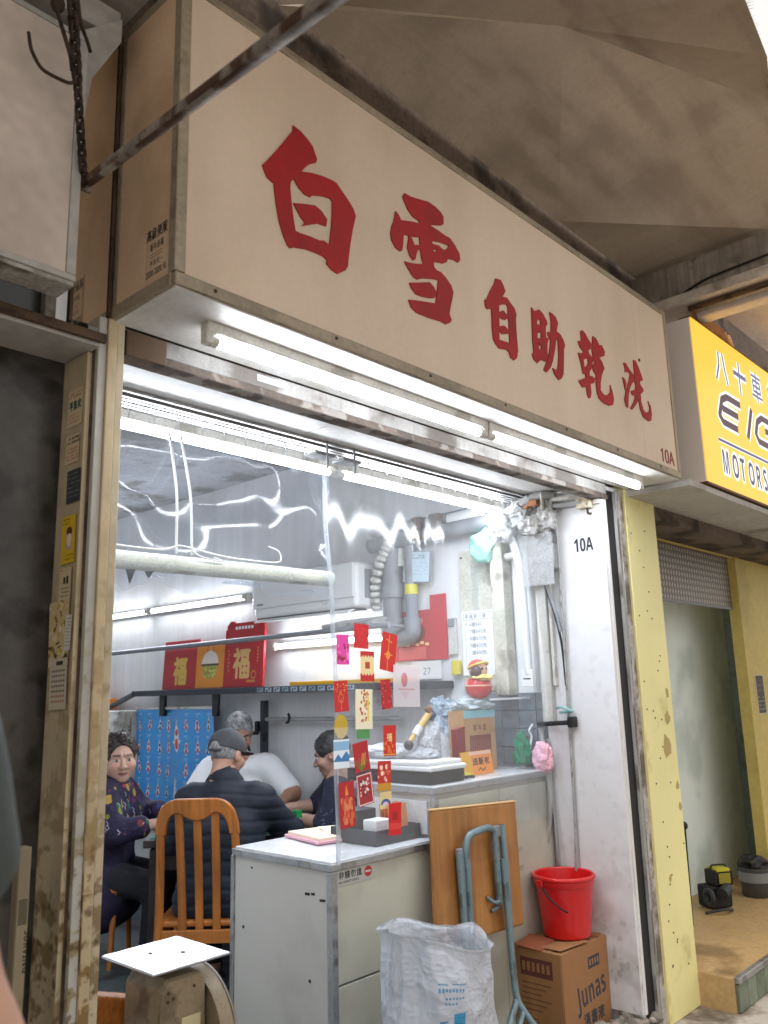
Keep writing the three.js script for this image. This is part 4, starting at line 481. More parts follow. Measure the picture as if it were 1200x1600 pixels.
giftEnvelope('orange envelope with a white rice bowl, middle on the shelf', -3.03, 0.33, 0.33, (g, w, h) => { g.fillStyle = '#e08a1c'; g.fillRect(0, 0, w, h); g.fillStyle = '#e8ddd0'; g.beginPath(); g.ellipse(96, 96, 58, 56, 0, Math.PI, 0); g.fill(); g.fillStyle = '#4d3520'; g.fillRect(36, 94, 120, 8); g.fillStyle = '#a8a23c'; g.beginPath(); g.ellipse(96, 102, 52, 56, 0, 0, Math.PI); g.fill(); const r = rng(2); for (let i = 0; i < 40; i++) { g.fillStyle = ['#c9c46a', '#7f8428', '#d8cc8a'][i % 3]; g.fillRect(56 + 80 * r(), 108 + 36 * r(), 7, 7); } g.strokeStyle = '#c23a1e'; g.lineWidth = 5; g.beginPath(); g.arc(96, 34, 22, 2.6, 0.6); g.stroke(); });
{ const t = giftEnvelope('large red envelope with cut top and gold character, right on the shelf', -2.66, 0.42, 0.39, (g, w, h) => { g.fillStyle = '#b0141c'; g.fillRect(0, 0, w, h); g.strokeStyle = '#8d0f16'; g.lineWidth = 2; g.beginPath(); g.moveTo(0, 44); g.lineTo(w, 44); g.stroke(); fu(g, 46, 60, 92, 84, '#d8b06a', 13); g.font = 'bold 18px sans-serif'; g.fillStyle = '#c88a3a'; g.fillText('福', 0, 0); g.lineWidth = 4; g.strokeStyle = '#c98a3a'; g.beginPath(); g.arc(150, 142, 11, 0, 7); g.stroke(); g.fillRect(118, 158, 42, 7); for (let i = 0; i < 6; i++) g.fillRect(18 + (i % 2) * 4, 62 + i * 12, 6, 8); for (let i = 0; i < 5; i++) g.fillRect(164, 58 + i * 10, 6, 7); });
  const hf = obj('handle_flap', poly([[-0.2, 0], [-0.2, 0.03], [-0.16, 0.06], [-0.13, 0.06], [-0.12, 0.045], [0.12, 0.045], [0.13, 0.06], [0.16, 0.06], [0.2, 0.03], [0.2, 0]], 0.018).rotateY(-Math.PI / 2).translate(3.575, 1.93, -2.66), flat(0xb0141c, 0.5), t);
  const gs = []; for (let i = 0; i < 6; i++) gs.push(box(0.004, 0.02, 0.022, 3.552, 1.94, -2.75 + i * 0.034, 0.002)); obj('perforation', gs, M.white, hf).userData.kind = 'stuff'; }
{ const t = thing('hanging_rail', 'thin grey steel clothes rail in front of the wall lights', 'rail', [3.4, 1.84, -2.8]); obj('rail', rod([3.4, 1.825, -5.2], [3.4, 1.85, -1.2], 0.016, 0.016, 16), M.pipeDark, t); for (const z of [-4.35, -4.2]) obj('clip', [slab(3.385, 3.415, 1.79, 1.86, z - 0.01, z + 0.01, 0.003)], M.pipeDark, t); obj('support', rod([3.4, 1.85, -1.25], [3.66, 1.85, -1.25], 0.01), M.pipeDark, t); }
{ const t = thing('air_conditioner', 'white split air conditioner mounted high on the right wall', 'air conditioner', [3.54, 1.94, -1.95]);
  const acb = obj('body', [slab(3.43, W, 1.97, 2.245, -2.42, -1.48, 0.03)], M.white, t); const acf = obj('front_panel', slab(3.415, 3.435, 2.03, 2.235, -2.41, -1.49, 0.008), M.white, t);
  obj('vent_flap', box(0.12, 0.01, 0.86, 3.46, 1.965, -1.95, 0.004, 0, 0, 0.35), M.white, t); obj('vent', slab(3.45, 3.56, 1.962, 1.972, -2.38, -1.52, 0.002), M.darkGrey, t); obj('side_grille', slab(3.5, 3.56, 2.03, 2.2, -1.482, -1.476, 0.002), M.pipeDark, acb); obj('badge', slab(3.412, 3.416, 2.05, 2.06, -2.36, -2.3, 0.001), M.pipeDark, acf);
  obj('drip_tray', box(0.2, 0.05, 0.4, 3.5, 1.88, -1.55, 0.01, 0, 0, 0.2), M.greyPvc, t); }
{ const t = thing('drain_pipe', 'thick dark grey vertical pipe beside the air conditioner', 'pipe', [3.6, 1.75, -1.33]); obj('pipe', rod([3.6, 1.78, -1.36], [3.6, 2.45, -1.34], 0.055, 0.055, 20), M.pipeDark, t); obj('collar', rod([3.6, 2.02, -1.352], [3.6, 2.1, -1.35], 0.065, 0.065, 20), M.pipeDark, t); obj('collar', rod([3.6, 1.8, -1.36], [3.6, 1.9, -1.36], 0.07, 0.07, 20), M.pipeDark, t); }
{ const t = thing('drain_pipe', 'slimmer grey vertical pipe with a yellow band', 'pipe', [3.61, 1.75, -1.22]); obj('pipe', rod([3.61, 1.82, -1.215], [3.61, 2.42, -1.215], 0.036, 0.036, 18), M.pipeDark, t); obj('band', rod([3.61, 2.03, -1.215], [3.61, 2.085, -1.215], 0.038, 0.038, 18), flat(0xd2c83a, 0.5), t); obj('elbow', tube([[3.61, 1.9, -1.215], [3.61, 1.81, -1.22], [3.61, 1.79, -1.28], [3.61, 1.79, -1.36]], 0.05, 20, 12), M.pipeDark, t); obj('white_pipe', rod([3.63, 2.2, -1.3], [3.63, 2.45, -1.295], 0.04), M.offWhite, t); }
{ const t = thing('ceiling_pipe', 'dark grey pipe running along the top of the wall to the front', 'pipe', [3.58, 2.35, -0.95]); obj('pipe', rod([3.58, 2.34, -1.5], [3.58, 2.36, -0.62], 0.042, 0.042, 18), M.pipeDark, t); obj('pipe', rod([3.6, 2.425, -1.5], [3.6, 2.43, -0.62], 0.03, 0.03, 18), M.pipeDark, t); obj('sleeve', rod([3.59, 2.412, -0.9], [3.58, 2.418, -0.66], 0.034), M.white, t); for (const z of [-1.1, -0.97]) obj('strap', slab(3.53, 3.62, 2.32, 2.45, z - 0.035, z + 0.035, 0.004), M.brown, t); }
{ const t = thing('flexible_duct', 'white jointed flexible drain hose curving beside the air conditioner', 'hose', [3.6, 2.0, -1.45]); const P = new THREE.CatmullRomCurve3([V(3.55, 2.33, -1.33), V(3.54, 2.24, -1.38), V(3.55, 2.1, -1.44), V(3.57, 1.97, -1.45)]); for (let i = 0; i < 11; i++) { const p = P.getPoint(i / 10), d = P.getTangent(i / 10), g = new THREE.TorusGeometry(0.018, 0.016, 8, 16); g.applyQuaternion(new THREE.Quaternion().setFromUnitVectors(V(0, 0, 1), d)); g.translate(p.x, p.y, p.z); obj('joint', planarUV(g), M.offWhite, t); } }
{ const t = thing('clipboard', 'pale blue clipboard of paper hanging from the ceiling pipe', 'clipboard', [3.6, 2.08, -1.15]); const tx = canvasTex(96, 96, (g, w, h) => { g.fillStyle = '#c8dce4'; g.fillRect(0, 0, w, h); scrib(g, 24, 10, 50, 2, '#8796a0', 8, 3, 4); scrib(g, 14, 34, 70, 4, '#a8bcc8', 12, 2, 5); });
  const g = box(0.015, 0.18, 0.2, 0, 0, 0, 0.003); g.rotateX(0.1); obj('board', g.translate(3.6, 2.18, -1.155), M.pipeDark, t); const s = onWall(sheet(0.19, 0.17), 0, 0, 0); s.rotateX(0.1); obj('paper', s.translate(3.59, 2.18, -1.155), new THREE.MeshPhysicalMaterial({ map: tx, roughness: 0.7 }), t); obj('wire', tube([[3.6, 2.26, -1.19], [3.58, 2.31, -1.17], [3.58, 2.38, -1.16], [3.57, 2.3, -1.13], [3.6, 2.26, -1.12]], 0.003), M.white, t); }
{ const t = thing('red_banner', 'tall red paper banner and square red print behind the curtain', 'banner', [3.65, 1.65, -1.15]);
  obj('strip', slab(3.654, 3.66, 1.66, 2.02, -1.12, -1.005, 0.001), flat(0xc22730, 0.6), t);
  const tx = canvasTex(160, 128, (g, w, h) => { g.fillStyle = '#bb2029'; g.fillRect(0, 0, w, h); g.fillStyle = '#7d2a1a'; g.beginPath(); g.ellipse(104, 58, 26, 24, 0, 0, 7); g.fill(); g.fillStyle = '#d8b044'; g.beginPath(); g.ellipse(100, 34, 24, 14, -0.5, 0, 7); g.fill(); g.fillStyle = '#e8c880'; for (let i = 0; i < 6; i++) g.fillRect(48 + i * 16, 80 + (i % 2) * 4, 12, 7); g.fillStyle = '#d05a54'; g.fillRect(40, 94, 90, 30); });
  obj('square_print', onWall(sheet(0.36, 0.28), 3.652, 1.8, -1.27), new THREE.MeshPhysicalMaterial({ map: tx, roughness: 0.5 }), t); }
const wallPaper = (name, label, cat, w, h, y, z, draw, res = 128, x = 3.655) => { const tx = canvasTex(res, Math.round(res * h / w), draw), t = thing(name, label, cat, [x, y - h / 2, z]); obj('sheet', onWall(sheet(w, h, [0, 0, 1, 1], 0.004), x, y, z), new THREE.MeshPhysicalMaterial({ map: tx, roughness: 0.6 }), t); return t; };
wallPaper('number_card', 'white card with handwritten figures under the red banner', 'card', 0.22, 0.1, 1.605, -1.16, (g, w, h) => { g.fillStyle = '#e2e2e0'; g.fillRect(0, 0, w, h); g.font = '30px sans-serif'; g.fillStyle = '#77808a'; g.fillText('27', 48, 44); });
{ const t = thing('display_board', 'cream board with clear sleeve behind the price list', 'board', [3.65, 1.48, -0.78]); obj('board', slab(3.648, 3.662, 1.48, 2.235, -0.9, -0.64, 0.003), surf(0xd8d4c2, { size: 0.8, vary: 0.04, dirt: 0xa8a08a, dirtAmt: 0.3, rough: 0.5, seed: 66 }), t); obj('post', slab(3.58, 3.66, 1.46, 2.24, -0.645, -0.565, 0.006), surf(0xd2cfbc, { size: 0.7, vary: 0.06, dirt: 0x968f78, dirtAmt: 0.45, rough: 0.5, seed: 67 }), t); for (const [y, z] of [[2.2, -0.88], [1.85, -0.88], [1.5, -0.6], [1.58, -0.88]]) obj('screw', new THREE.CylinderGeometry(0.006, 0.006, 0.006, 10).rotateZ(Math.PI / 2).translate(3.645, y, z), M.brown, t);
  obj('sleeve', filmSheet(-0.02, 0.02, -0.2, 0.1, 0, 4, 20, (x, y) => [0.006 * Math.sin(y * 40)]).rotateY(-Math.PI / 2).translate(3.64, 2.08, -0.79), film, t); }
{ const t = wallPaper('price_list', 'handwritten white laundry price list by weight on the right wall', 'price list', 0.21, 0.34, 1.735, -0.785, (g, w, h) => { g.fillStyle = '#f0f0ee'; g.fillRect(0, 0, w, h); g.strokeStyle = '#6d747c'; g.lineWidth = 2; g.strokeRect(12, 12, w - 24, 30); g.lineWidth = 2.4; g.fillStyle = '#3c4450'; g.font = '19px sans-serif'; line(g, '平洗衣一磅', 20, 17, 21, 1.25); g.font = '22px sans-serif'; line(g, '1至6磅$40', 22, 56, 21, 1.08); line(g, '7磅$45元', 46, 90, 21, 1.1); line(g, '8磅$50元', 46, 124, 21, 1.1); line(g, '9磅$55元', 46, 158, 21, 1.1); line(g, '送$60元', 56, 192, 21, 1.1); g.lineWidth = 1; g.beginPath(); g.moveTo(20, 46); g.lineTo(20, h - 14); g.stroke(); }, 192, 3.644);
  obj('edge_rail', slab(3.636, 3.648, 1.545, 1.9, -0.682, -0.674, 0.002), M.greyPaint, t); }
{ const t = thing('thermometer', 'slim white wall thermometer with grey clip between banner and board', 'thermometer', [3.65, 1.66, -0.96]); obj('body', slab(3.645, 3.66, 1.68, 1.88, -0.99, -0.935, 0.004), M.offWhite, t); obj('clip', slab(3.638, 3.65, 1.83, 1.875, -0.985, -0.945, 0.003), M.pipeDark, t); }
tag(piece('aqua_bag', (() => { const g = new THREE.IcosahedronGeometry(0.1, 14), p = g.attributes.position; for (let i = 0; i < p.count; i++) { const q = 0.75 + 0.5 * vn3(p.getX(i) * 22 + 3, p.getY(i) * 22 + 9, p.getZ(i) * 22 + 4, 8); p.setXYZ(i, p.getX(i) * q * 0.45, p.getY(i) * q * 0.85, p.getZ(i) * q * 0.75); } g.computeVertexNormals(); return planarUV(g.translate(3.57, 2.235, -0.68)); })(), flat(0xa4e0d0, 0.5, { transmission: 0.3, thickness: 0 }), [3.57, 2.15, -0.68], '', ''), 'pale aqua plastic bag tied under the ceiling pipe', 'bag');
function lump(x, y, z, rx, ry, rz, f, amp, seed, det = 5) { det = det * 4; const g = new THREE.IcosahedronGeometry(1, det), p = g.attributes.position; for (let i = 0; i < p.count; i++) { const a = p.getX(i), b = p.getY(i), c = p.getZ(i), q = 1 + amp * (vn3(a * f + 7, b * f + 3, c * f + 11, seed) - 0.5) * 2 + amp * 0.5 * (vn3(a * f * 2.3 + 7, b * f * 2.3 + 3, c * f * 2.3 + 11, seed + 5) - 0.5) * 2; p.setXYZ(i, x + a * rx * q, y + b * ry * q, z + c * rz * q); } const m = new THREE.BufferGeometry(); m.copy(g); m.computeVertexNormals(); // facets meet along shared places
  const key = new Map(), nn = m.attributes.normal; for (let i = 0; i < p.count; i++) { const k = `${p.getX(i).toFixed(5)},${p.getY(i).toFixed(5)},${p.getZ(i).toFixed(5)}`, v = key.get(k) ?? V(0, 0, 0); v.add(V().fromBufferAttribute(nn, i)); key.set(k, v); } for (let i = 0; i < p.count; i++) { const v = key.get(`${p.getX(i).toFixed(5)},${p.getY(i).toFixed(5)},${p.getZ(i).toFixed(5)}`).clone().normalize(); nn.setXYZ(i, v.x, v.y, v.z); } return m; }
const poly1 = film3(flat(0xe6e6e4, 0.4, { transmission: 0.3, thickness: 0 }), 6, 0.012);
{ const t = thing('wrapped_junction', 'bundle of pipes and cables wrapped in white plastic at the top corner', 'pipe bundle', [3.58, 2.2, -0.45]);
  obj('wrapping', [lump(3.56, 2.3, -0.53, 0.07, 0.075, 0.075, 2.2, 0.3, 3), lump(3.57, 2.36, -0.42, 0.05, 0.06, 0.07, 2.4, 0.3, 9)], poly1, t);
  obj('wrapping', [lump(3.57, 2.3, -0.37, 0.05, 0.05, 0.06, 2.4, 0.35, 12), lump(3.6, 2.34, -0.3, 0.04, 0.09, 0.05, 2.6, 0.35, 15)], flat(0xb5b4b0, 0.5), t);
  obj('pipe', rod([3.56, 2.33, -0.56], [3.57, 2.43, -0.36], 0.032), M.greyPvc, t); obj('pipe', tube([[3.57, 2.38, -0.52], [3.56, 2.42, -0.42], [3.57, 2.44, -0.3], [3.62, 2.44, -0.26]], 0.022, 24), M.greyPvc, t);
  obj('bracket', [slab(3.55, 3.57, 2.36, 2.455, -0.295, -0.285, 0.002), slab(3.56, 3.575, 2.33, 2.45, -0.375, -0.368, 0.002)], M.offWhite, t); obj('connector', [box(0.02, 0.03, 0.05, 3.54, 2.4, -0.33, 0.004), box(0.02, 0.02, 0.03, 3.54, 2.385, -0.37, 0.004)], flat(0x9a5a24, 0.5), t);
  obj('pipe', rod([3.61, 2.418, -0.3], [3.61, 2.405, -0.1], 0.013), M.offWhite, t); obj('pipe', rod([3.61, 2.385, -0.3], [3.61, 2.372, -0.1], 0.012), M.greyPvc, t);
  obj('pipe', rod([3.6, 2.16, -0.55], [3.6, 2.165, -0.39], 0.02), M.offWhite, t); }
{ const t = thing('junction_box', 'beige electrical junction box above the number on the jamb', 'junction box', [3.62, 2.33, -0.1]); obj('box', slab(3.6, 3.645, 2.345, 2.432, -0.125, -0.055, 0.005), M.cream, t); for (const [y, z] of [[2.42, -0.115], [2.36, -0.065]]) obj('screw', new THREE.CylinderGeometry(0.004, 0.004, 0.006, 8).rotateZ(Math.PI / 2).translate(3.6, y, z), M.brown, t); obj('pipe_clip', tube([[3.63, 2.345, -0.08], [3.625, 2.32, -0.075], [3.63, 2.315, -0.06]], 0.006, 12), M.brown, t); obj('plate', slab(3.63, 3.645, 2.36, 2.43, -0.05, -0.015, 0.003), M.offWhite, t); }
{ const t = thing('meter_box', 'white plastic wrapped meter box on the right wall near the jamb', 'meter box', [3.62, 2.06, -0.35]); obj('box', slab(3.59, 3.66, 2.065, 2.215, -0.425, -0.33, 0.008), M.offWhite, t); const g = filmSheet(-0.1, 0.1, -0.17, 0.09, 0, 20, 26, (x, y) => [0.014 * (fbm(x * 26 + 4, y * 26, 4, 3) - 0.5)]); g.rotateY(-Math.PI / 2).translate(3.58, 2.16, -0.36); obj('cover', g, poly1, t); obj('side_cover', slab(3.6, 3.66, 2.07, 2.2, -0.325, -0.275, 0.01), poly1, t); }
{ const t = thing('conduit_pipe', 'thin white vertical tube with a paper tag at its end', 'tube', [3.6, 1.5, -0.45]); obj('tube', tube([[3.57, 2.27, -0.5], [3.585, 2.15, -0.47], [3.59, 1.95, -0.455], [3.592, 1.56, -0.45]], 0.022, 40, 10), M.white, t); obj('tag', slab(3.575, 3.6, 1.5, 1.58, -0.482, -0.418, 0.003), M.paper, t); obj('print', slab(3.5735, 3.575, 1.535, 1.541, -0.472, -0.43, 0), M.darkGrey, t); }
{ const t = thing('trunking', 'dirty white vertical cable trunking on the right wall', 'trunking', [3.64, 1.3, -0.37]); obj('cover', slab(3.62, 3.66, 1.33, 2.06, -0.402, -0.345, 0.004), surf(0xc4c3bd, { size: 0.4, vary: 0.1, freq: 6, dirtAmt: 0.3, rough: 0.6, seed: 70 }), t); obj('cover', slab(3.63, 3.66, 1.5, 2.06, -0.338, -0.322, 0.003), M.offWhite, t); }
{ const t = thing('grey_cable', 'loose dark and grey cables running down the jamb to the red bucket', 'cable', [3.64, 0.6, -0.27]);
  obj('cable', tube([[3.62, 2.45, -0.245], [3.625, 2.2, -0.255], [3.628, 1.85, -0.258], [3.63, 1.56, -0.262], [3.632, 1.2, -0.265], [3.634, 0.9, -0.27], [3.63, 0.66, -0.28]], 0.0075, 60), M.greyPvc, t);
  obj('cable', tube([[3.6, 2.3, -0.36], [3.6, 2.2, -0.345], [3.61, 2.0, -0.335], [3.62, 1.86, -0.3], [3.625, 1.7, -0.272], [3.628, 1.5, -0.265]], 0.006, 60), M.black, t);
  obj('cable', tube([[3.61, 2.0, -0.33], [3.615, 1.85, -0.285], [3.62, 1.76, -0.268]], 0.009, 24), M.pipeDark, t);
  obj('cable_tie', tube([[3.62, 1.395, -0.32], [3.6, 1.4, -0.28], [3.6, 1.385, -0.24], [3.62, 1.38, -0.235], [3.61, 1.375, -0.3]], 0.007, 30), flat(0x8db8b8, 0.5), t); }
{ const t = thing('wall_bracket', 'short black metal arm fixed across the jamb cables', 'bracket', [3.62, 1.31, -0.32]); obj('arm', rod([3.6, 1.318, -0.42], [3.6, 1.328, -0.25], 0.011), M.black, t); obj('block', box(0.05, 0.05, 0.03, 3.62, 1.33, -0.24, 0.006), M.black, t); }
{ const t = thing('hanging_cloth', 'pink cloth hanging from the hook beside the counter', 'cloth', [3.6, 1.1, -0.45]); obj('cloth', lump(3.585, 1.165, -0.4, 0.026, 0.075, 0.055, 1.7, 0.3, 21, 6), flat(0xf0bccb, 0.9, { sheen: 0.5, bumpMap: crinkle, bumpScale: 0.01 }), t); }
{ const t = thing('hanging_cloth', 'dark green folded cloth hanging left of the pink one', 'cloth', [3.58, 1.15, -0.5]); obj('cloth', lump(3.57, 1.2, -0.5, 0.03, 0.075, 0.05, 1.8, 0.4, 31, 6), flat(0x1f7a58, 0.85), t); obj('string', tube([[3.6, 1.32, -0.45], [3.58, 1.29, -0.46], [3.59, 1.26, -0.455], [3.575, 1.2, -0.46]], 0.005, 24), M.white, t); obj('corner', lump(3.58, 1.24, -0.5, 0.015, 0.035, 0.035, 2, 0.3, 8), flat(0x6a4a38, 0.8), t); }
{ const t = thing('mop_handles', 'thin grey rods and hose standing in the corner behind the bucket', 'rods', [3.6, 0.1, -0.45]); obj('hose', tube([[3.62, 1.3, -0.42], [3.62, 1.15, -0.4], [3.61, 0.95, -0.385], [3.6, 0.75, -0.42], [3.58, 0.5, -0.5], [3.57, 0.1, -0.52]], 0.013, 50), M.greyPvc, t); obj('rod', rod([3.63, 1.25, -0.39], [3.63, 0.12, -0.36], 0.008), M.steel, t); obj('rod', rod([3.62, 1.12, -0.43], [3.6, 0.1, -0.46], 0.01), M.brown, t); }
{ const t = thing('steel_post', 'dark steel post with a cross rail and hook on the right wall', 'post', [3.6, 0.9, -2.5]); obj('post', slab(3.58, 3.62, 0.9, 1.455, -2.53, -2.49, 0.003), M.darkGrey, t); obj('cross_rail', rod([3.6, 1.335, -2.5], [3.6, 1.345, -1.3], 0.013), M.greyPvc, t); obj('hook', tube([[3.59, 1.37, -2.26], [3.58, 1.35, -2.24], [3.58, 1.32, -2.25], [3.59, 1.315, -2.28]], 0.008, 16), M.black, t); obj('knob', [box(0.03, 0.07, 0.03, 3.57, 1.29, -2.545, 0.008), box(0.03, 0.05, 0.03, 3.57, 1.23, -2.47, 0.008)], M.black, t); obj('cable', tube([[3.58, 1.25, -2.55], [3.57, 1.24, -2.62], [3.57, 1.16, -2.64], [3.57, 1.05, -2.58]], 0.012, 24), M.black, t); }
{ const t = thing('koi_poster', 'blue poster of red and white koi carp hanging on the far wall', 'poster', [3.58, 0.75, -3.3]);
  const tx = canvasTex(768, 512, (g, w, h) => { g.fillStyle = '#2a9ae6'; g.fillRect(0, 0, w, h); const r = rng(9); for (let i = 0; i < 260; i++) { g.fillStyle = `rgba(${20 + 60 * r()},${130 + 60 * r()},${215 + 30 * r()},0.25)`; g.beginPath(); g.ellipse(r() * w, r() * h, 10 + 40 * r(), 4 + 12 * r(), r() * 3, 0, 7); g.fill(); }
    const koi = (x, y, s, big) => { g.save(); g.translate(x, y); g.rotate((r() - 0.5) * 0.3); g.fillStyle = '#e8e6e2'; g.beginPath(); g.ellipse(0, 0, 12 * s, 36 * s, 0, 0, 7); g.fill(); g.beginPath(); g.moveTo(-3 * s, -30 * s); g.lineTo(0, -62 * s); g.lineTo(3 * s, -30 * s); g.fill(); g.beginPath(); g.ellipse(-13 * s, 10 * s, 9 * s, 4 * s, 0.6, 0, 7); g.ellipse(13 * s, 10 * s, 9 * s, 4 * s, -0.6, 0, 7); g.fill(); g.fillStyle = r() > 0.2 || big ? '#d0281e' : '#26242a'; g.beginPath(); g.ellipse(0, 14 * s, 8.5 * s, 14 * s, 0, 0, 7); g.fill(); g.beginPath(); g.ellipse(1 * s, -16 * s, 8 * s, 9 * s, 0.3, 0, 7); g.fill(); if (r() > 0.5) { g.fillStyle = '#2b282c'; g.fillRect(-5 * s, -8 * s, 8 * s, 7 * s); g.fillRect(-2 * s, -44 * s, 5 * s, 12 * s); } g.restore(); };
    for (let j = 0; j < 4; j++) for (let i = 0; i < 8; i++) { if (i === 4 && j < 3) continue; koi(60 + i * 92 + 12 * (r() - 0.5), 90 + j * 118 + 16 * (r() - 0.5), 0.85 + 0.2 * r()); g.fillStyle = 'rgba(190,225,245,0.7)'; g.fillRect(44 + i * 92, 24 + j * 118, 34, 4); g.fillRect(44 + i * 92, 32 + j * 118, 26, 3); } koi(428, 160, 2.0, true); g.fillStyle = '#d9dde0'; g.beginPath(); g.moveTo(410, 470); g.lineTo(424, 350); g.lineTo(440, 470); g.fill(); });
  const g = sheet(0.98, 0.66, [0, 0, 1, 1], 0, 40), p = g.attributes.position; for (let i = 0; i < p.count; i++) p.setZ(i, 0.012 * fbm(p.getX(i) * 5, p.getY(i) * 4, 4, 3) + 0.01 * Math.sin(p.getX(i) * 13)); g.computeVertexNormals();
  obj('print', onWall(g, 3.5, 1.08, -3.4), new THREE.MeshPhysicalMaterial({ map: tx, roughness: 0.25, clearcoat: 0.5 }), t); obj('hem', slab(3.48, 3.515, 1.405, 1.425, -3.9, -2.9, 0.004), M.offWhite, t); }
{ const t = thing('storage_carton', 'white cartons stacked behind the seated woman', 'carton', [3.4, 0.9, -4.2]); obj('carton', slab(3.2, 3.6, 0.6, 1.4, -4.6, -4.0, 0.01), M.offWhite, t); obj('carton', slab(3.45, 3.62, 0.6, 1.395, -3.98, -3.88, 0.01), M.greyPaint, t); }
tag(piece('orange_box', slab(3.5, 3.6, 1.41, 1.49, -4.75, -4.35, 0.004), flat(0xd97a1c, 0.6), [3.55, 1.41, -4.55], '', ''), 'small orange box above the white cartons at far left', 'box');

// ------------------------------------------------------------------ counters
M.counterEnd = surf(0xbfbdb5, { size: 1.1, vary: 0.035, dirt: 0x8e8a80, dirtAmt: 0.35, dirtLo: 0.55, dirtHi: 0.8, speck: 0.004, rough: 0.35, seed: 80, bump: 0.0002, res: 512 });
M.counterFront = surf(0xc3c2b2, { res: 256, size: 1.2, vary: 0.05, dirt: 0x9a988a, dirtAmt: 0.45, dirtLo: 0.5, dirtHi: 0.75, rough: 0.35, seed: 81, bump: 0.0002, res: 512 });
M.counterTop = surf(0xe4e5e6, { size: 1, vary: 0.03, rough: 0.22, seed: 82, bump: 0.0001 });
{ const t = thing('low_counter', 'lower white laminate counter with aluminium edges at the shop front', 'counter', [2.47, 0.05, -0.68]);
  obj('end_panel', slab(2.186, 2.2, 0.06, 0.875, -0.955, -0.42, 0.002), M.counterEnd, t);
  obj('front_panel', [slab(2.21, 2.757, 0.5, 0.875, -0.418, -0.404, 0.003), slab(2.21, 2.757, 0.06, 0.494, -0.418, -0.402, 0.003)], M.counterFront, t);
  obj('top', slab(2.188, 2.757, 0.885, 0.908, -0.96, -0.404, 0.004), M.counterTop, t);
  obj('edge_strip', [slab(2.18, 2.757, 0.876, 0.9, -0.403, -0.395, 0.002), slab(2.176, 2.184, 0.876, 0.9, -0.965, -0.394, 0.002), slab(2.178, 2.208, 0.05, 0.875, -0.422, -0.394, 0.003), slab(2.178, 2.2, 0.05, 0.875, -0.975, -0.956, 0.003)], M.alu, t);
  const sc = []; const r = rng(6); for (const [y, z, l] of [[0.79, -0.5, 0.02], [0.787, -0.53, 0.025], [0.775, -0.45, 0.03], [0.84, -0.85, 0.012], [0.62, -0.9, 0.012], [0.5, -0.52, 0.012]]) sc.push(box(0.002, 0.006 + 0.005 * r(), l, 2.1855, y, z, 0.0009, 0, 0.2 * (r() - 0.5))); obj('scuff', sc, M.black, t).userData.kind = 'stuff';
  obj('back_panel', slab(2.2, 2.757, 0.06, 0.88, -0.965, -0.955, 0.002), M.counterEnd, t);
  const tx = canvasTex(320, 96, (g, w, h) => { g.fillStyle = '#b5b4ad'; g.fillRect(0, 0, w, h); g.strokeStyle = '#2c2a2c'; g.lineWidth = 6; let x = 14; for (const c of '非請勿進') { glyph(g, c, x, 10, 48, 46); x += 52; } g.fillStyle = '#2c2a2c'; g.font = 'bold 22px sans-serif'; g.fillText('NO ADMITTANCE', 12, 84); g.fillStyle = '#b8222c'; g.beginPath(); g.arc(274, 44, 34, 0, 7); g.fill(); g.fillStyle = '#d8d0cc'; g.fillRect(250, 38, 48, 12); });
  obj('sticker', slab(2.212, 2.398, 0.822, 0.874, -0.4035, -0.4025, 0), flat(0xb5b4ad), t); obj('sticker_print', sheet(0.186, 0.052).translate(2.305, 0.848, -0.4018), new THREE.MeshPhysicalMaterial({ map: tx, roughness: 0.4 }), t); }
{ const t = thing('high_counter', 'taller white laminate counter running to the right wall', 'counter', [3.2, 0.05, -0.63]);
  obj('body', slab(2.772, 3.655, 0.05, 1.085, -0.85, -0.415, 0.002), M.counterEnd, t);
  obj('front_panel', [slab(2.795, 3.22, 0.06, 1.055, -0.414, -0.402, 0.003), slab(3.225, 3.65, 0.06, 1.055, -0.414, -0.403, 0.003)], M.counterFront, t);
  obj('inset_panel', slab(2.763, 2.771, 0.92, 1.05, -0.82, -0.44, 0.002), M.counterTop, t);
  obj('top', slab(2.766, 3.66, 1.087, 1.108, -0.86, -0.405, 0.004), M.counterTop, t);
  obj('edge_strip', [slab(2.76, 3.66, 1.078, 1.104, -0.404, -0.394, 0.003), slab(2.757, 2.765, 1.078, 1.104, -0.86, -0.395, 0.002), slab(2.758, 2.79, 0.91, 1.077, -0.42, -0.396, 0.003)], M.alu, t);
  const r = rng(14), ts = []; for (const [x, y] of [[3.3, 1.0], [3.32, 0.93], [3.35, 0.78], [3.35, 0.7]]) ts.push(box(0.06, 0.02, 0.002, x, y, -0.4015, 0.0005, 0, 0, 0.2 * r())); obj('tape_scrap', ts, M.greyPaint, t).userData.kind = 'stuff'; }
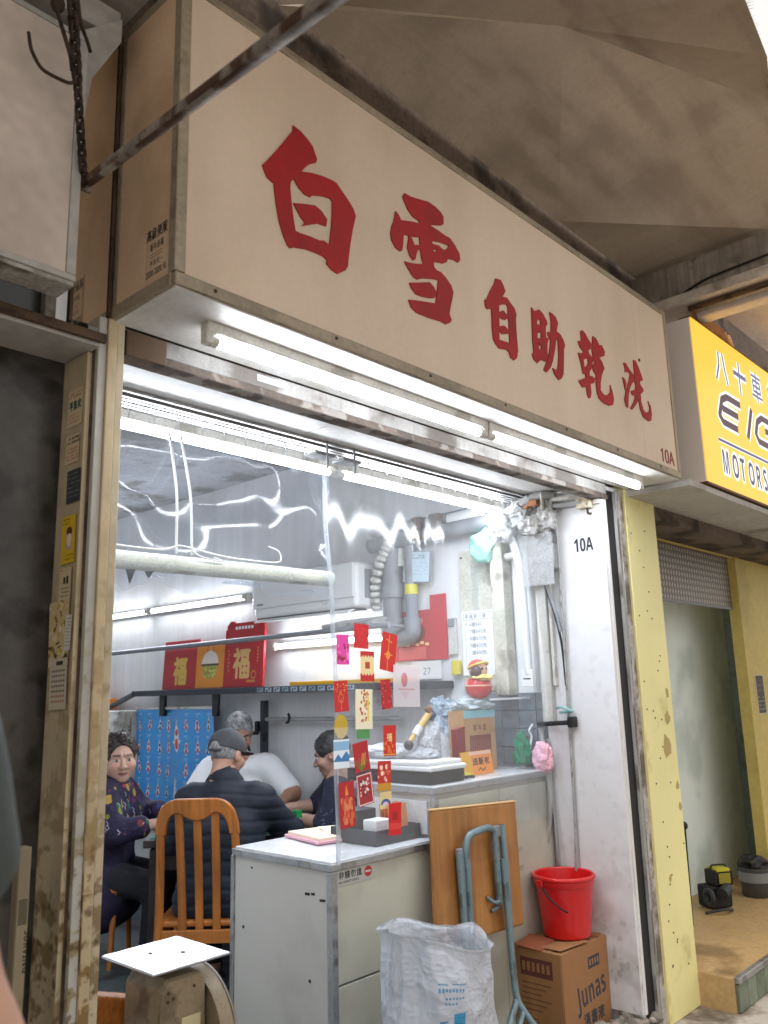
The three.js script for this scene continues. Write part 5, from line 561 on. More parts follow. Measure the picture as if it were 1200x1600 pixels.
// on the low counter
{ const t = thing('account_book', 'open pink covered account book on the low counter', 'book', [2.5, 0.908, -0.78]);
  obj('cover', [box(0.2, 0.012, 0.27, 2.5, 0.917, -0.79, 0.003, -0.2), box(0.2, 0.01, 0.27, 2.62, 0.915, -0.77, 0.003, -0.2)], flat(0xd9a8b4, 0.6), t); obj('pages', [box(0.19, 0.012, 0.255, 2.51, 0.928, -0.79, 0.002, -0.2)], flat(0xf0dcc0, 0.8), t); obj('loose_sheet', box(0.14, 0.002, 0.2, 2.58, 0.9365, -0.76, 0.0005, -0.45, 0.03), flat(0xf2e4c8, 0.8), t); }
{ const t = thing('paper_roll', 'small pale paper roll at the curtain edge on the counter', 'roll', [2.6, 0.908, -0.62]); obj('roll', rod([2.54, 0.935, -0.66], [2.64, 0.935, -0.61], 0.026, 0.026, 18), flat(0xe8dcc6, 0.8), t); obj('core', rod([2.538, 0.935, -0.661], [2.642, 0.935, -0.609], 0.01, 0.01, 12), flat(0x8a7a62, 0.8), t); }
{ const t = thing('stationery_tray', 'dark grey tray of boxes and envelopes on the low counter', 'tray', [2.68, 0.908, -0.58]);
  obj('tray', [slab(2.49, 2.75, 0.909, 0.915, -0.72, -0.47, 0.001), slab(2.49, 2.75, 0.909, 0.965, -0.474, -0.468, 0.001), slab(2.49, 2.75, 0.909, 0.965, -0.722, -0.716, 0.001), slab(2.487, 2.493, 0.909, 0.965, -0.722, -0.468, 0.001), slab(2.747, 2.753, 0.909, 0.965, -0.722, -0.468, 0.001)], surf(0x3b4048, { size: 0.2, vary: 0.1, speck: 0.06, dirt: 0x9aa0a6, dirtAmt: 0.15, rough: 0.5, seed: 83 }), t);
  obj('white_box', slab(2.51, 2.6, 0.916, 1.0, -0.56, -0.485, 0.004), M.white, t); obj('dark_box', slab(2.52, 2.63, 0.916, 1.03, -0.7, -0.6, 0.004), M.darkGrey, t);
  for (let i = 0; i < 3; i++) obj('card', box(0.11, 0.12, 0.006, 2.675 + 0.008 * i, 0.985, -0.52 - 0.03 * i, 0.001, 0, -0.12), flat([0xd98a4a, 0xd67848, 0xc98f5a][i], 0.6), t); }
// on the high counter
{ const t = thing('black_tray', 'black speckled tray under folded white linen on the high counter', 'tray', [2.9, 1.108, -0.66]); obj('tray', [slab(2.79, 3.03, 1.109, 1.16, -0.93, -0.44, 0.006)], surf(0x17181b, { size: 0.3, speck: 0.05, dirt: 0xc8c8c8, dirtAmt: 0.2, dirtLo: 0.66, dirtHi: 0.7, rough: 0.4, seed: 84 }), t); }
{ const t = thing('linen_pile', 'pile of folded and bagged white laundry on the black tray', 'laundry', [2.9, 1.16, -0.66]); obj('folded_sheet', [box(0.25, 0.022, 0.5, 2.91, 1.172, -0.68, 0.009), box(0.24, 0.02, 0.48, 2.905, 1.192, -0.69, 0.008, 0.03)], M.white, t); const wb = film3(flat(0xe9ebee, 0.42, { transmission: 0.25, thickness: 0 }), 6, 0.012); obj('bagged_laundry', [lump(2.9, 1.225, -0.78, 0.1, 0.04, 0.14, 1.8, 0.2, 41, 9), lump(2.985, 1.275, -0.6, 0.055, 0.09, 0.055, 1.8, 0.2, 45, 9), lump(3.025, 1.23, -0.56, 0.035, 0.08, 0.04, 1.6, 0.15, 48, 9), lump(2.93, 1.215, -0.6, 0.075, 0.035, 0.08, 1.8, 0.2, 51, 9)], wb, t); }
{ const t = thing('stick_ornament', 'slanted gold and white stick ornament with a dark round end', 'ornament', [2.92, 1.25, -0.62]); obj('stick', rod([2.875, 1.275, -0.62], [2.975, 1.4, -0.58], 0.011, 0.016, 12), flat(0xd8b46a, 0.4), t); obj('sleeve', rod([2.9, 1.305, -0.61], [2.925, 1.337, -0.6], 0.0175, 0.0175, 12), M.white, t); obj('ball', new THREE.SphereGeometry(0.022, 18, 12).translate(2.868, 1.262, -0.62), flat(0x39343c, 0.4), t); obj('blue_cap', lump(2.985, 1.385, -0.58, 0.02, 0.022, 0.02, 2, 0.2, 5, 3), flat(0x26345c, 0.5), t); obj('ear_piece', lump(2.965, 1.41, -0.58, 0.018, 0.02, 0.016, 2, 0.2, 7, 3), flat(0x7a5436, 0.5), t); }
{ const t = thing('laundry_bag', 'bluish white stuffed plastic bag behind the paper bag', 'bag', [3.3, 1.108, -0.78]); obj('bag', [lump(3.26, 1.24, -0.77, 0.09, 0.15, 0.08, 1.9, 0.25, 61, 6), lump(3.3, 1.4, -0.78, 0.06, 0.06, 0.06, 2.2, 0.3, 65, 6)], film3(flat(0xc9dcec, 0.4, { transmission: 0.3, thickness: 0 }), 6, 0.012), t); }
{ const t = thing('paper_bag', 'kraft paper carrier bag with pale blue top and dark print', 'paper bag', [3.37, 1.108, -0.64]); const tx = canvasTex(160, 192, (g, w, h) => { g.fillStyle = '#b98f62'; g.fillRect(0, 0, w, h); g.fillStyle = '#8fc4cc'; g.fillRect(0, 0, w, 24); g.fillStyle = '#7d3a30'; g.fillRect(26, 78, 108, 86); g.fillStyle = '#93594a'; for (let i = 0; i < 9; i++) g.fillRect(32 + i * 11, 92, 5, 60); g.strokeStyle = '#7d5a38'; g.lineWidth = 3; let x = 46; for (const c of '新年送') { glyph(g, c, x, 44, 20, 18); x += 24; } });
  obj('bag', slab(3.25, 3.5, 1.109, 1.395, -0.7, -0.605, 0.004), flat(0xb98f62, 0.8), t); obj('print', sheet(0.25, 0.285).translate(3.375, 1.252, -0.6035), new THREE.MeshPhysicalMaterial({ map: tx, roughness: 0.8 }), t); obj('cover', lump(3.38, 1.42, -0.66, 0.13, 0.03, 0.07, 2.4, 0.35, 71, 5), flat(0xdfe8ea, 0.4, { transmission: 0.5, thickness: 0 }), t); }
{ const t = thing('gift_box', 'flat dark red gift box tilted against the paper bag', 'gift box', [3.22, 1.108, -0.66]); obj('box', box(0.13, 0.17, 0.03, 3.2, 1.235, -0.6, 0.004, 0.35, 0, 0.06), flat(0x8e1f24, 0.45), t); obj('lid_edge', box(0.132, 0.01, 0.032, 3.2, 1.315, -0.6, 0.002, 0.35, 0, 0.06), flat(0x6d161a, 0.45), t); }
{ const t = thing('notice_card', 'yellow and orange card with black handwriting on the high counter', 'card', [3.2, 1.108, -0.52]); const tx = canvasTex(160, 96, (g, w, h) => { g.fillStyle = '#e2a62a'; g.fillRect(0, 0, w, h); g.fillStyle = '#e88a34'; g.fillRect(50, 0, 110, h); g.fillStyle = '#e8b8a0'; g.fillRect(40, 0, 120, 14); g.fillStyle = '#f0e23a'; g.beginPath(); g.moveTo(0, 70); g.lineTo(60, 96); g.lineTo(0, 96); g.fill(); g.strokeStyle = '#2a2420'; g.lineWidth = 4; let x = 56; for (const c of '送新衣') { glyph(g, c, x, 26, 30, 26); x += 31; } g.beginPath(); g.moveTo(80, 78); g.lineTo(92, 68); g.lineTo(104, 80); g.lineTo(118, 70); g.stroke(); });
  obj('card', box(0.23, 0.105, 0.004, 3.2, 1.165, -0.5, 0.001, 0, -0.15), flat(0xe2a62a), t); const s = sheet(0.228, 0.103); s.rotateX(-0.15); obj('print', s.translate(3.2, 1.165, -0.4972), new THREE.MeshPhysicalMaterial({ map: tx, roughness: 0.5 }), t); obj('base', slab(3.08, 3.14, 1.108, 1.12, -0.53, -0.47, 0.002), M.black, t); }
{ const t = thing('acrylic_shelf', 'clear acrylic shelf holding the round red doll', 'shelf', [3.5, 1.44, -0.68]); obj('shelf', slab(3.3, 3.66, 1.44, 1.448, -0.82, -0.5, 0.002), new THREE.MeshPhysicalMaterial({ color: 0xf2f6f8, transmission: 1, thickness: 0, roughness: 0.1, ior: 1.49 }), t); obj('edge', slab(3.32, 3.66, 1.44, 1.449, -0.499, -0.493, 0.001), M.white, t); }
{ const t = thing('round_doll', 'round red and yellow weighted doll on the acrylic shelf', 'doll', [3.43, 1.448, -0.64]);
  obj('body', lathe([[0, 0], [0.035, 0.003], [0.06, 0.025], [0.068, 0.055], [0.06, 0.085], [0.04, 0.103], [0, 0.11]], 3.43, 1.449, -0.64), flat(0xc23a36, 0.3), t); obj('head', new THREE.SphereGeometry(0.047, 28, 20).scale(1, 0.92, 1).translate(3.43, 1.585, -0.64), flat(0xe2b49c, 0.4), t); obj('cap', new THREE.SphereGeometry(0.05, 28, 12, 0, 6.3, 0, 1.25).rotateX(-0.35).translate(3.43, 1.59, -0.643), flat(0xc9443e, 0.35), t); obj('cap_band', new THREE.TorusGeometry(0.048, 0.007, 8, 32).rotateX(1.25).translate(3.43, 1.607, -0.638), flat(0xdcb850, 0.35), t); obj('collar', lump(3.43, 1.548, -0.61, 0.055, 0.02, 0.045, 2.2, 0.3, 80, 4), flat(0xe2c87c, 0.4), t); obj('side_hair', new THREE.SphereGeometry(0.03, 16, 12).scale(0.8, 1, 1).translate(3.392, 1.578, -0.625), flat(0x4a3436, 0.5), t); for (const x of [3.412, 3.442]) obj('eye', new THREE.SphereGeometry(0.0065, 10, 8).translate(x - 0.006, 1.592, -0.597), M.black, t); obj('belt', new THREE.TorusGeometry(0.066, 0.004, 8, 36).rotateX(Math.PI / 2).translate(3.43, 1.51, -0.64), flat(0xdfae90, 0.4), t); }
tag(piece('yellow_box', box(0.03, 0.075, 0.05, 3.63, 1.61, -0.93, 0.003), flat(0xd8c63a, 0.5), [3.63, 1.57, -0.93], '', ''), 'little yellow card box on the wall left of the round doll', 'box');

// ------------------------------------------------------------------ envelopes and cards taped to the curtain
{ const cells = 5, N = 1024, cw = N / cells, chh = N / 4, R = (x) => Math.round(x);
  const styles = [
    (g, w, h) => { g.fillStyle = '#d8439a'; g.fillRect(0, 0, w, h); const r = rng(1); for (let i = 0; i < 26; i++) { g.fillStyle = ['#a81d50', '#e87ab8', '#8e1638'][i % 3]; g.beginPath(); g.arc(r() * w, h * (0.35 + 0.6 * r()), 6 + 14 * r(), 0, 7); g.fill(); } },
    (g, w, h) => { g.fillStyle = '#c41f26'; g.fillRect(0, 0, w, h); const r = rng(2); for (let i = 0; i < 30; i++) { g.fillStyle = i % 2 ? '#cc333a' : '#b51a20'; g.fillRect(r() * w, r() * h, 30, 18); } },
    (g, w, h) => { g.fillStyle = '#c5261f'; g.fillRect(0, 0, w, h); g.strokeStyle = '#dd8a3c'; g.lineWidth = 9; g.beginPath(); g.moveTo(w / 2, 10); g.lineTo(w / 2, h); g.moveTo(w * 0.25, h * 0.58); g.lineTo(w * 0.78, h * 0.56); g.moveTo(w * 0.3, h * 0.18); g.lineTo(w * 0.7, h * 0.24); g.stroke(); g.fillStyle = '#dd8a3c'; g.beginPath(); g.arc(w / 2, h * 0.58, 28, 0, 7); g.fill(); },
    (g, w, h) => { g.fillStyle = '#e6cc98'; g.fillRect(0, 0, w, h); g.fillStyle = '#bf2622'; g.fillRect(0, 0, w, h * 0.2); g.fillRect(0, h * 0.74, w, h * 0.26); g.fillStyle = '#b0442c'; g.fillRect(w * 0.36, h * 0.36, w * 0.32, h * 0.22); g.fillStyle = '#e6cc98'; for (let i = 0; i < 4; i++) { g.beginPath(); g.arc(w * (0.2 + i * 0.2), h * 0.2, 14, 0, 7); g.fill(); g.beginPath(); g.arc(w * (0.2 + i * 0.2), h * 0.74, 16, 0, 7); g.fill(); } },
    (g, w, h) => { g.fillStyle = '#bd2226'; g.fillRect(0, 0, w, h); g.strokeStyle = '#d8803e'; g.lineWidth = 8; g.beginPath(); g.arc(w / 2, h * 0.56, 34, 0, 7); g.moveTo(w / 2, h * 0.56); g.lineTo(w / 2, h * 0.95); g.stroke(); const r = rng(5); g.fillStyle = '#d8903e'; for (let i = 0; i < 22; i++) g.fillRect(r() * w, h * 0.08 + r() * h * 0.28, 14, 9); },
    (g, w, h) => { g.fillStyle = '#b52026'; g.fillRect(0, 0, w, h); const r = rng(6); for (let i = 0; i < 40; i++) { g.fillStyle = ['#7d1418', '#d8746a', '#4a1418'][i % 3]; g.fillRect(r() * w, r() * h, 10 + 16 * r(), 12); } },
    (g, w, h) => { g.fillStyle = '#e9dfc0'; g.fillRect(0, 0, w, h); const r = rng(7); for (let i = 0; i < 40; i++) { g.fillStyle = i % 3 ? '#b8542c' : '#c98a4a'; g.beginPath(); g.arc(w * 0.55 + (r() - 0.5) * w * 0.5, h * 0.3 + (r() - 0.5) * h * 0.45 * (i % 2 ? 1 : 2.2), 5 + 8 * r(), 0, 7); g.fill(); } g.fillStyle = '#e0c860'; g.fillRect(w * 0.7, h * 0.2, 20, h * 0.6); },
    (g, w, h) => { g.fillStyle = '#efe6ea'; g.fillRect(0, 0, w, h); g.fillStyle = '#e496a4'; g.beginPath(); g.ellipse(w * 0.42, h * 0.36, 24, 44, 0, 0, 7); g.fill(); g.fillStyle = '#e8b8c2'; g.fillRect(w * 0.2, h * 0.56, w * 0.6, 10); g.fillStyle = '#f0d4dc'; g.beginPath(); g.moveTo(w * 0.3, h * 0.64); g.lineTo(w * 0.62, h * 0.64); g.lineTo(w * 0.45, h * 0.84); g.fill(); },
    (g, w, h) => { g.fillStyle = '#e4bc3c'; g.fillRect(0, 0, w, h); g.fillStyle = '#e8d296'; g.fillRect(0, h * 0.55, w, h * 0.45); },
    (g, w, h) => { g.fillStyle = '#9cc890'; g.fillRect(0, 0, w, h); g.fillStyle = '#5ea862'; g.fillRect(0, h * 0.5, w, h * 0.5); },
    (g, w, h) => { g.fillStyle = '#c8281c'; g.fillRect(0, 0, w, h); g.strokeStyle = '#f0d890'; g.lineWidth = 8; glyph(g, '福', w * 0.28, h * 0.26, h * 0.26, w * 0.44); const r = rng(11); g.fillStyle = '#e0742c'; for (let i = 0; i < 22; i++) { g.beginPath(); g.arc(r() * w, h * (0.55 + 0.35 * r()), 8 + 8 * r(), 0, 7); g.fill(); } g.fillStyle = '#e0a040'; g.fillRect(0, h * 0.92, w, 10); },
    (g, w, h) => { g.fillStyle = '#dfe8ee'; g.fillRect(0, 0, w, h); g.fillStyle = '#8cb8d8'; g.fillRect(0, h * 0.08, w, h * 0.3); g.fillStyle = '#3c7ab0'; g.beginPath(); g.moveTo(0, h * 0.75); g.lineTo(w * 0.3, h * 0.5); g.lineTo(w * 0.5, h * 0.66); g.lineTo(w * 0.8, h * 0.42); g.lineTo(w, h * 0.6); g.lineTo(w, h * 0.78); g.fill(); },
    (g, w, h) => { g.fillStyle = '#b3222a'; g.fillRect(0, 0, w, h); g.strokeStyle = '#5c7a2a'; g.lineWidth = 9; for (let i = 0; i < 7; i++) { g.beginPath(); g.moveTo(w * 0.4, h * 0.98); g.quadraticCurveTo(w * (0.2 + i * 0.1), h * 0.75, w * (0.05 + i * 0.14), h * (0.62 - 0.05 * (i % 3))); g.stroke(); } g.strokeStyle = '#d8a848'; for (let i = 0; i < 3; i++) { g.beginPath(); g.moveTo(w * (0.45 + i * 0.1), h * 0.8); g.lineTo(w * (0.6 + i * 0.1), h * 0.4); g.stroke(); } },
    (g, w, h) => { g.fillStyle = '#c02a26'; g.fillRect(0, 0, w, h); g.fillStyle = '#c8902c'; g.fillRect(0, h * 0.74, w, h * 0.26); const r = rng(14); for (let i = 0; i < 14; i++) { g.fillStyle = ['#e8a890', '#d85a3c', '#f0d8c0'][i % 3]; g.beginPath(); g.arc(r() * w, h * (0.2 + 0.5 * r()), 10 + 12 * r(), 0, 7); g.fill(); } },
    (g, w, h) => { g.fillStyle = '#a82c34'; g.fillRect(0, 0, w, h); g.strokeStyle = '#e8dcd8'; g.lineWidth = 8; g.strokeRect(12, 12, w - 24, h - 24); const r = rng(15); for (let i = 0; i < 26; i++) { g.fillStyle = i % 3 ? '#e6d8d6' : '#4a2a30'; g.beginPath(); g.arc(w / 2 + (r() - 0.5) * w * 0.6, h * 0.45 + (r() - 0.5) * h * 0.5, 6 + 9 * r(), 0, 7); g.fill(); } },
    (g, w, h) => { g.fillStyle = '#b8242a'; g.fillRect(0, 0, w, h); const r = rng(16); for (let i = 0; i < 46; i++) { g.fillStyle = ['#dc6a3c', '#e08a5a', '#cf4a34'][i % 3]; g.beginPath(); g.arc(w * (0.15 + 0.7 * r()), h * (0.35 + 0.55 * r()), 9 + 13 * r(), 0, 7); g.fill(); } g.fillStyle = '#e8923c'; g.beginPath(); g.moveTo(w / 2, 14); g.lineTo(w * 0.62, h * 0.3); g.lineTo(w * 0.4, h * 0.3); g.fill(); },
    (g, w, h) => { g.fillStyle = '#e0cc92'; g.fillRect(0, 0, w, h); g.fillStyle = '#3f5aa0'; g.beginPath(); g.arc(w / 2, h * 0.75, w * 0.4, Math.PI, 0); g.fill(); g.fillStyle = '#d8d4e0'; g.beginPath(); g.arc(w / 2, h * 0.8, w * 0.26, Math.PI, 0); g.fill(); },
    (g, w, h) => { g.fillStyle = '#d41a1c'; g.fillRect(0, 0, w, h); g.fillStyle = '#a81418'; g.fillRect(w * 0.3, h * 0.28, w * 0.4, h * 0.26); g.fillStyle = '#e03a34'; g.fillRect(0, h * 0.62, w, h * 0.2); },
  ];
  const atlas = canvasTex(N, N, (g) => styles.forEach((s, i) => { g.save(); g.translate((i % cells) * cw, Math.floor(i / cells) * chh); g.beginPath(); g.rect(0, 0, cw, chh); g.clip(); s(g, cw, chh); g.restore(); }));
  const card = new THREE.MeshPhysicalMaterial({ map: atlas, roughness: 0.45 }), cardSoft = new THREE.MeshPhysicalMaterial({ map: atlas, roughness: 0.4, transmission: 0.45, thickness: 0 });
  const list = [['pink envelope with flowers', 2.222, 1.653, .062, .111, 0], ['plain red envelope, topmost of those taped up', 2.326, 1.706, .072, .093, .06], ['long orange red envelope with a knot', 2.474, 1.648, .066, .15, .17], ['cream and red envelope with a square coin', 2.35, 1.592, .072, .113, .02], ['red envelope with a gold circle', 2.206, 1.483, .068, .111, -.05], ['narrow dark red patterned envelope', 2.451, 1.485, .05, .112, -.07], ['cream envelope with small red flowers', 2.325, 1.433, .08, .146, .03], ['white paper with a pale pink print', 2.573, 1.515, .125, .163, .03], ['yellow oval paper', 2.203, 1.375, .064, .086, 0], ['pale green paper', 2.319, 1.358, .066, .066, .02], ['red envelope with a gold character', 2.463, 1.31, .062, .114, .03], ['white and blue landscape card', 2.204, 1.279, .074, .101, 0], ['tilted red envelope with green leaves', 2.306, 1.262, .07, .105, -.14], ['red and yellow cartoonless patterned envelope', 2.429, 1.183, .064, .109, .03], ['tilted red envelope with white flower wreath', 2.323, 1.145, .07, .113, -.12], ['long red envelope with orange fruit', 2.229, 1.101, .068, .158, -.05], ['small cream and blue card', 2.433, 1.095, .058, .06, 0], ['bright red envelope, lowest of those on the curtain', 2.469, 1.024, .06, .115, .04]];
  list[13][0] = 'red and yellow floral envelope';
  [0.066, 0.08, 0.088, 0.077, 0.072, 0.06, 0.092, 0.16, 0.068, 0.07, 0.072, 0.08, 0.08, 0.074, 0.082, 0.077, 0.066, 0.071].forEach((w, i) => { list[i][3] = w; });
  list.forEach(([label, x, y, w, h, tilt], i) => { const top = smooth(1.5, 2.36, y), soft = i === 7 || i === 8 || i === 9, g = sheet(w, h, [(i % cells) / cells + 0.002, 1 - (Math.floor(i / cells) + 1) / 4 + 0.002, (i % cells + 1) / cells - 0.002, 1 - Math.floor(i / cells) / 4 - 0.002], i % 2 ? 0.001 : 0.0016);
    if (i === 8) { const p = g.attributes.position; for (let k = 0; k < p.count; k++) { const a = p.getX(k) / (w / 2), b = p.getY(k) / (h / 2); p.setX(k, a * Math.sqrt(1 - b * b * 0.5) * w / 2); p.setY(k, b * Math.sqrt(1 - a * a * 0.5) * h / 2); } }
    g.rotateZ(-tilt); const z = -0.362 - 0.05 * top + (i === 17 ? 0.012 : 0); const o = obj(i === 7 || i === 8 || i === 9 || i === 11 || i === 16 ? 'paper_card' : 'red_envelope', g, soft ? cardSoft : card); o.position.set(x, y, z); tag(o, label + ' taped to the clear curtain', i === 11 || i === 16 ? 'card' : soft ? 'paper' : 'envelope', 'envelopes and papers taped to the curtain'); });
}

// ------------------------------------------------------------------ things in front of the counters
{ const t = thing('folding_table', 'folded wooden topped table leaning against the counter front', 'folding table', [2.9, 0.05, -0.3]);
  const b = new RoundedBoxGeometry(0.585, 0.5, 0.024, 2, 0.011); b.rotateX(-0.05); b.translate(2.905, 0.768, -0.335); obj('table_top', planarUV(b), surf(0xa8733c, { res: 256, size: 0.6, vary: 0.1, streak: 0.3, freq: 3, dirt: 0x7d4a20, dirtAmt: 0.35, speck: 0.004, rough: 0.45, seed: 90 }), t);
  const eb = new RoundedBoxGeometry(0.59, 0.006, 0.026, 1, 0.002); eb.translate(2.905, 1.0185, -0.3475); obj('edge_band', planarUV(eb), flat(0xd9b27c, 0.5), t);
  const steel = surf(0x7d9298, { size: 0.3, vary: 0.1, dirt: 0x5a5f5e, dirtAmt: 0.4, speck: 0.02, rough: 0.4, metal: 0.3, seed: 91 });
  obj('leg', tube([[2.79, 0.48, -0.295], [2.788, 0.78, -0.297], [2.786, 0.87, -0.3], [2.81, 0.915, -0.3], [2.86, 0.925, -0.3], [2.935, 0.93, -0.3], [2.975, 0.915, -0.3], [2.985, 0.87, -0.298], [2.99, 0.63, -0.295]], 0.0145, 80, 12), steel, t);
  obj('leg', [rod([2.745, 0.86, -0.305], [2.75, 0.4, -0.29], 0.0125), rod([2.768, 0.86, -0.31], [2.772, 0.35, -0.3], 0.0115)], steel, t);
  obj('leg', [tube([[3.045, 0.93, -0.305], [3.042, 0.72, -0.29], [3.034, 0.45, -0.28], [3.028, 0.28, -0.262], [3.04, 0.22, -0.235], [3.1, 0.1, -0.17]], 0.0145, 60, 12), rod([3.015, 0.8, -0.285], [3.022, 0.3, -0.265], 0.0125)], steel, t);
  obj('foot', [rod([3.03, 0.265, -0.262], [2.8, 0.12, -0.2], 0.0135), rod([3.035, 0.225, -0.24], [2.82, 0.085, -0.17], 0.0125)], steel, t);
  obj('hinge', [box(0.05, 0.045, 0.02, 3.01, 0.905, -0.31, 0.004), box(0.03, 0.03, 0.02, 2.755, 0.86, -0.31, 0.004)], M.pipeDark, t); obj('clip', tube([[2.93, 0.66, -0.315], [2.95, 0.64, -0.29], [2.975, 0.64, -0.285], [2.985, 0.615, -0.3], [2.95, 0.605, -0.31]], 0.008, 20), steel, t);t.children.forEach((m) => { m.geometry.translate(0.045, 0, 0); if (m.name === 'table_top' || m.name === 'edge_band') { m.geometry.translate(-0.05, -0.72, 0).rotateZ(-0.05).translate(0.05, 0.72, 0); } }); }
{ // the white bag
  const t = thing('plastic_bag', 'large white plastic rubbish bag with blue print in front of the counter', 'plastic bag', [2.42, 0.02, -0.1]);
  const nu = 220, nv = 110, P = [], UV = [], I = [];
  for (let j = 0; j <= nv; j++) for (let i = 0; i <= nu; i++) { const a = i / nu * 2 * Math.PI, v = j / nv, c = Math.cos(a), s = Math.sin(a);
    const ridge = (q) => 1 - Math.abs(2 * q - 1), fold = (vn3(c * 1.6 + 5, s * 1.6 + 5, v * 2.4 + 3, 3) - 0.5) * 0.3 + 0.16 * (ridge(vn3(c * 2.4 + 15, s * 2.4 + 15, v * 3.2 + a * 0.3 + 3, 13)) - 0.5) + 0.07 * (ridge(vn3(c * 5 + 9, s * 5 + 9, v * 7, 12)) - 0.5) * smooth(1, 0.8, v) + 0.02 * (vn3(c * 14 + 20, s * 14 + 20, v * 22, 17) - 0.5);
    const bulge = 0.93 + 0.13 * Math.sin(Math.min(1, v * 1.05) * Math.PI * 0.9 + 0.3) + 0.06 * smooth(0.85, 1, v) + fold, rx = 0.205 * bulge * (v < 0.05 ? 0.6 + 8 * v : 1), rz = 0.15 * bulge * (v < 0.05 ? 0.6 + 8 * v : 1);
    const roll = smooth(0.93, 1, v), rim = 0.06 * (fbm(c * 1.2 + 8, s * 1.2 + 8, 15, 1) - 0.5) * 2 * smooth(0.6, 1, v), tiltY = (0.055 * -c * 0.9 - 0.01 * s) * smooth(0.5, 1, v);
    P.push(2.395 + c * rx * (1 + 0.05 * roll) + 0.02 * (1 - v), 0.03 + v * 0.69 + rim + tiltY - 0.018 * roll * roll, -0.1 + s * rz * (1 + 0.05 * roll)); UV.push(i / nu, v); }
  for (let j = 0; j < nv; j++) for (let i = 0; i < nu; i++) { const a = j * (nu + 1) + i, b = a + 1, c = a + nu + 1, d = c + 1; I.push(a, c, b, b, c, d); }
  const g = new THREE.BufferGeometry(); g.setAttribute('position', new THREE.Float32BufferAttribute(P, 3)); g.setAttribute('uv', new THREE.Float32BufferAttribute(UV, 2)); g.setIndex(I); g.computeVertexNormals();
  const tx = canvasTex(1024, 512, (q, w, h) => { q.fillStyle = '#e3e6ec'; q.fillRect(0, 0, w, h); const ox = w * 0.327, oy = h * 0.2; q.fillStyle = '#4f92c4'; const r = rng(20); q.globalAlpha = 0.8; q.fillRect(ox - 34, oy, 40, 3); q.fillRect(ox + 18, oy + 2, 26, 3); for (let i = 0; i < 8; i++) { q.fillRect(ox - 26 + i * 9, oy + 12, 6, 10 * (0.6 + 0.4 * r())); } for (let i = 0; i < 6; i++) q.fillRect(ox - 24 + i * 9, oy + 32, 5, 5); for (let i = 0; i < 4; i++) q.fillRect(ox - 4 + i * 9, oy + 44, 5, 5); q.globalAlpha = 1; q.fillStyle = '#3fa4d4'; q.fillRect(ox - 26, oy + 70, 32, 46); q.strokeStyle = '#3a88b8'; q.lineWidth = 4; q.globalAlpha = 0.85; glyph(q, '平', ox + 20, oy + 80, 46, 26); q.fillStyle = '#5a94bc'; for (let i = 0; i < 7; i++) { q.fillRect(ox - 28 + i * 9, oy + 138, 6, 8); q.fillRect(ox - 28 + i * 8, oy + 150, 5, 5); } q.globalAlpha = 1; });
  tx.wrapS = THREE.RepeatWrapping; const bagBump = crinkle.clone(); bagBump.repeat.set(3, 2); obj('bag', g, new THREE.MeshPhysicalMaterial({ map: tx, color: 0xf6f9fc, roughness: 0.36, transmission: 0.34, thickness: 0, side: THREE.DoubleSide, bumpMap: bagBump, bumpScale: 0.012 }), t);
  obj('contents', lump(2.41, 0.42, -0.1, 0.14, 0.2, 0.1, 2, 0.2, 90, 4), flat(0xd8d8da, 0.7), t); }
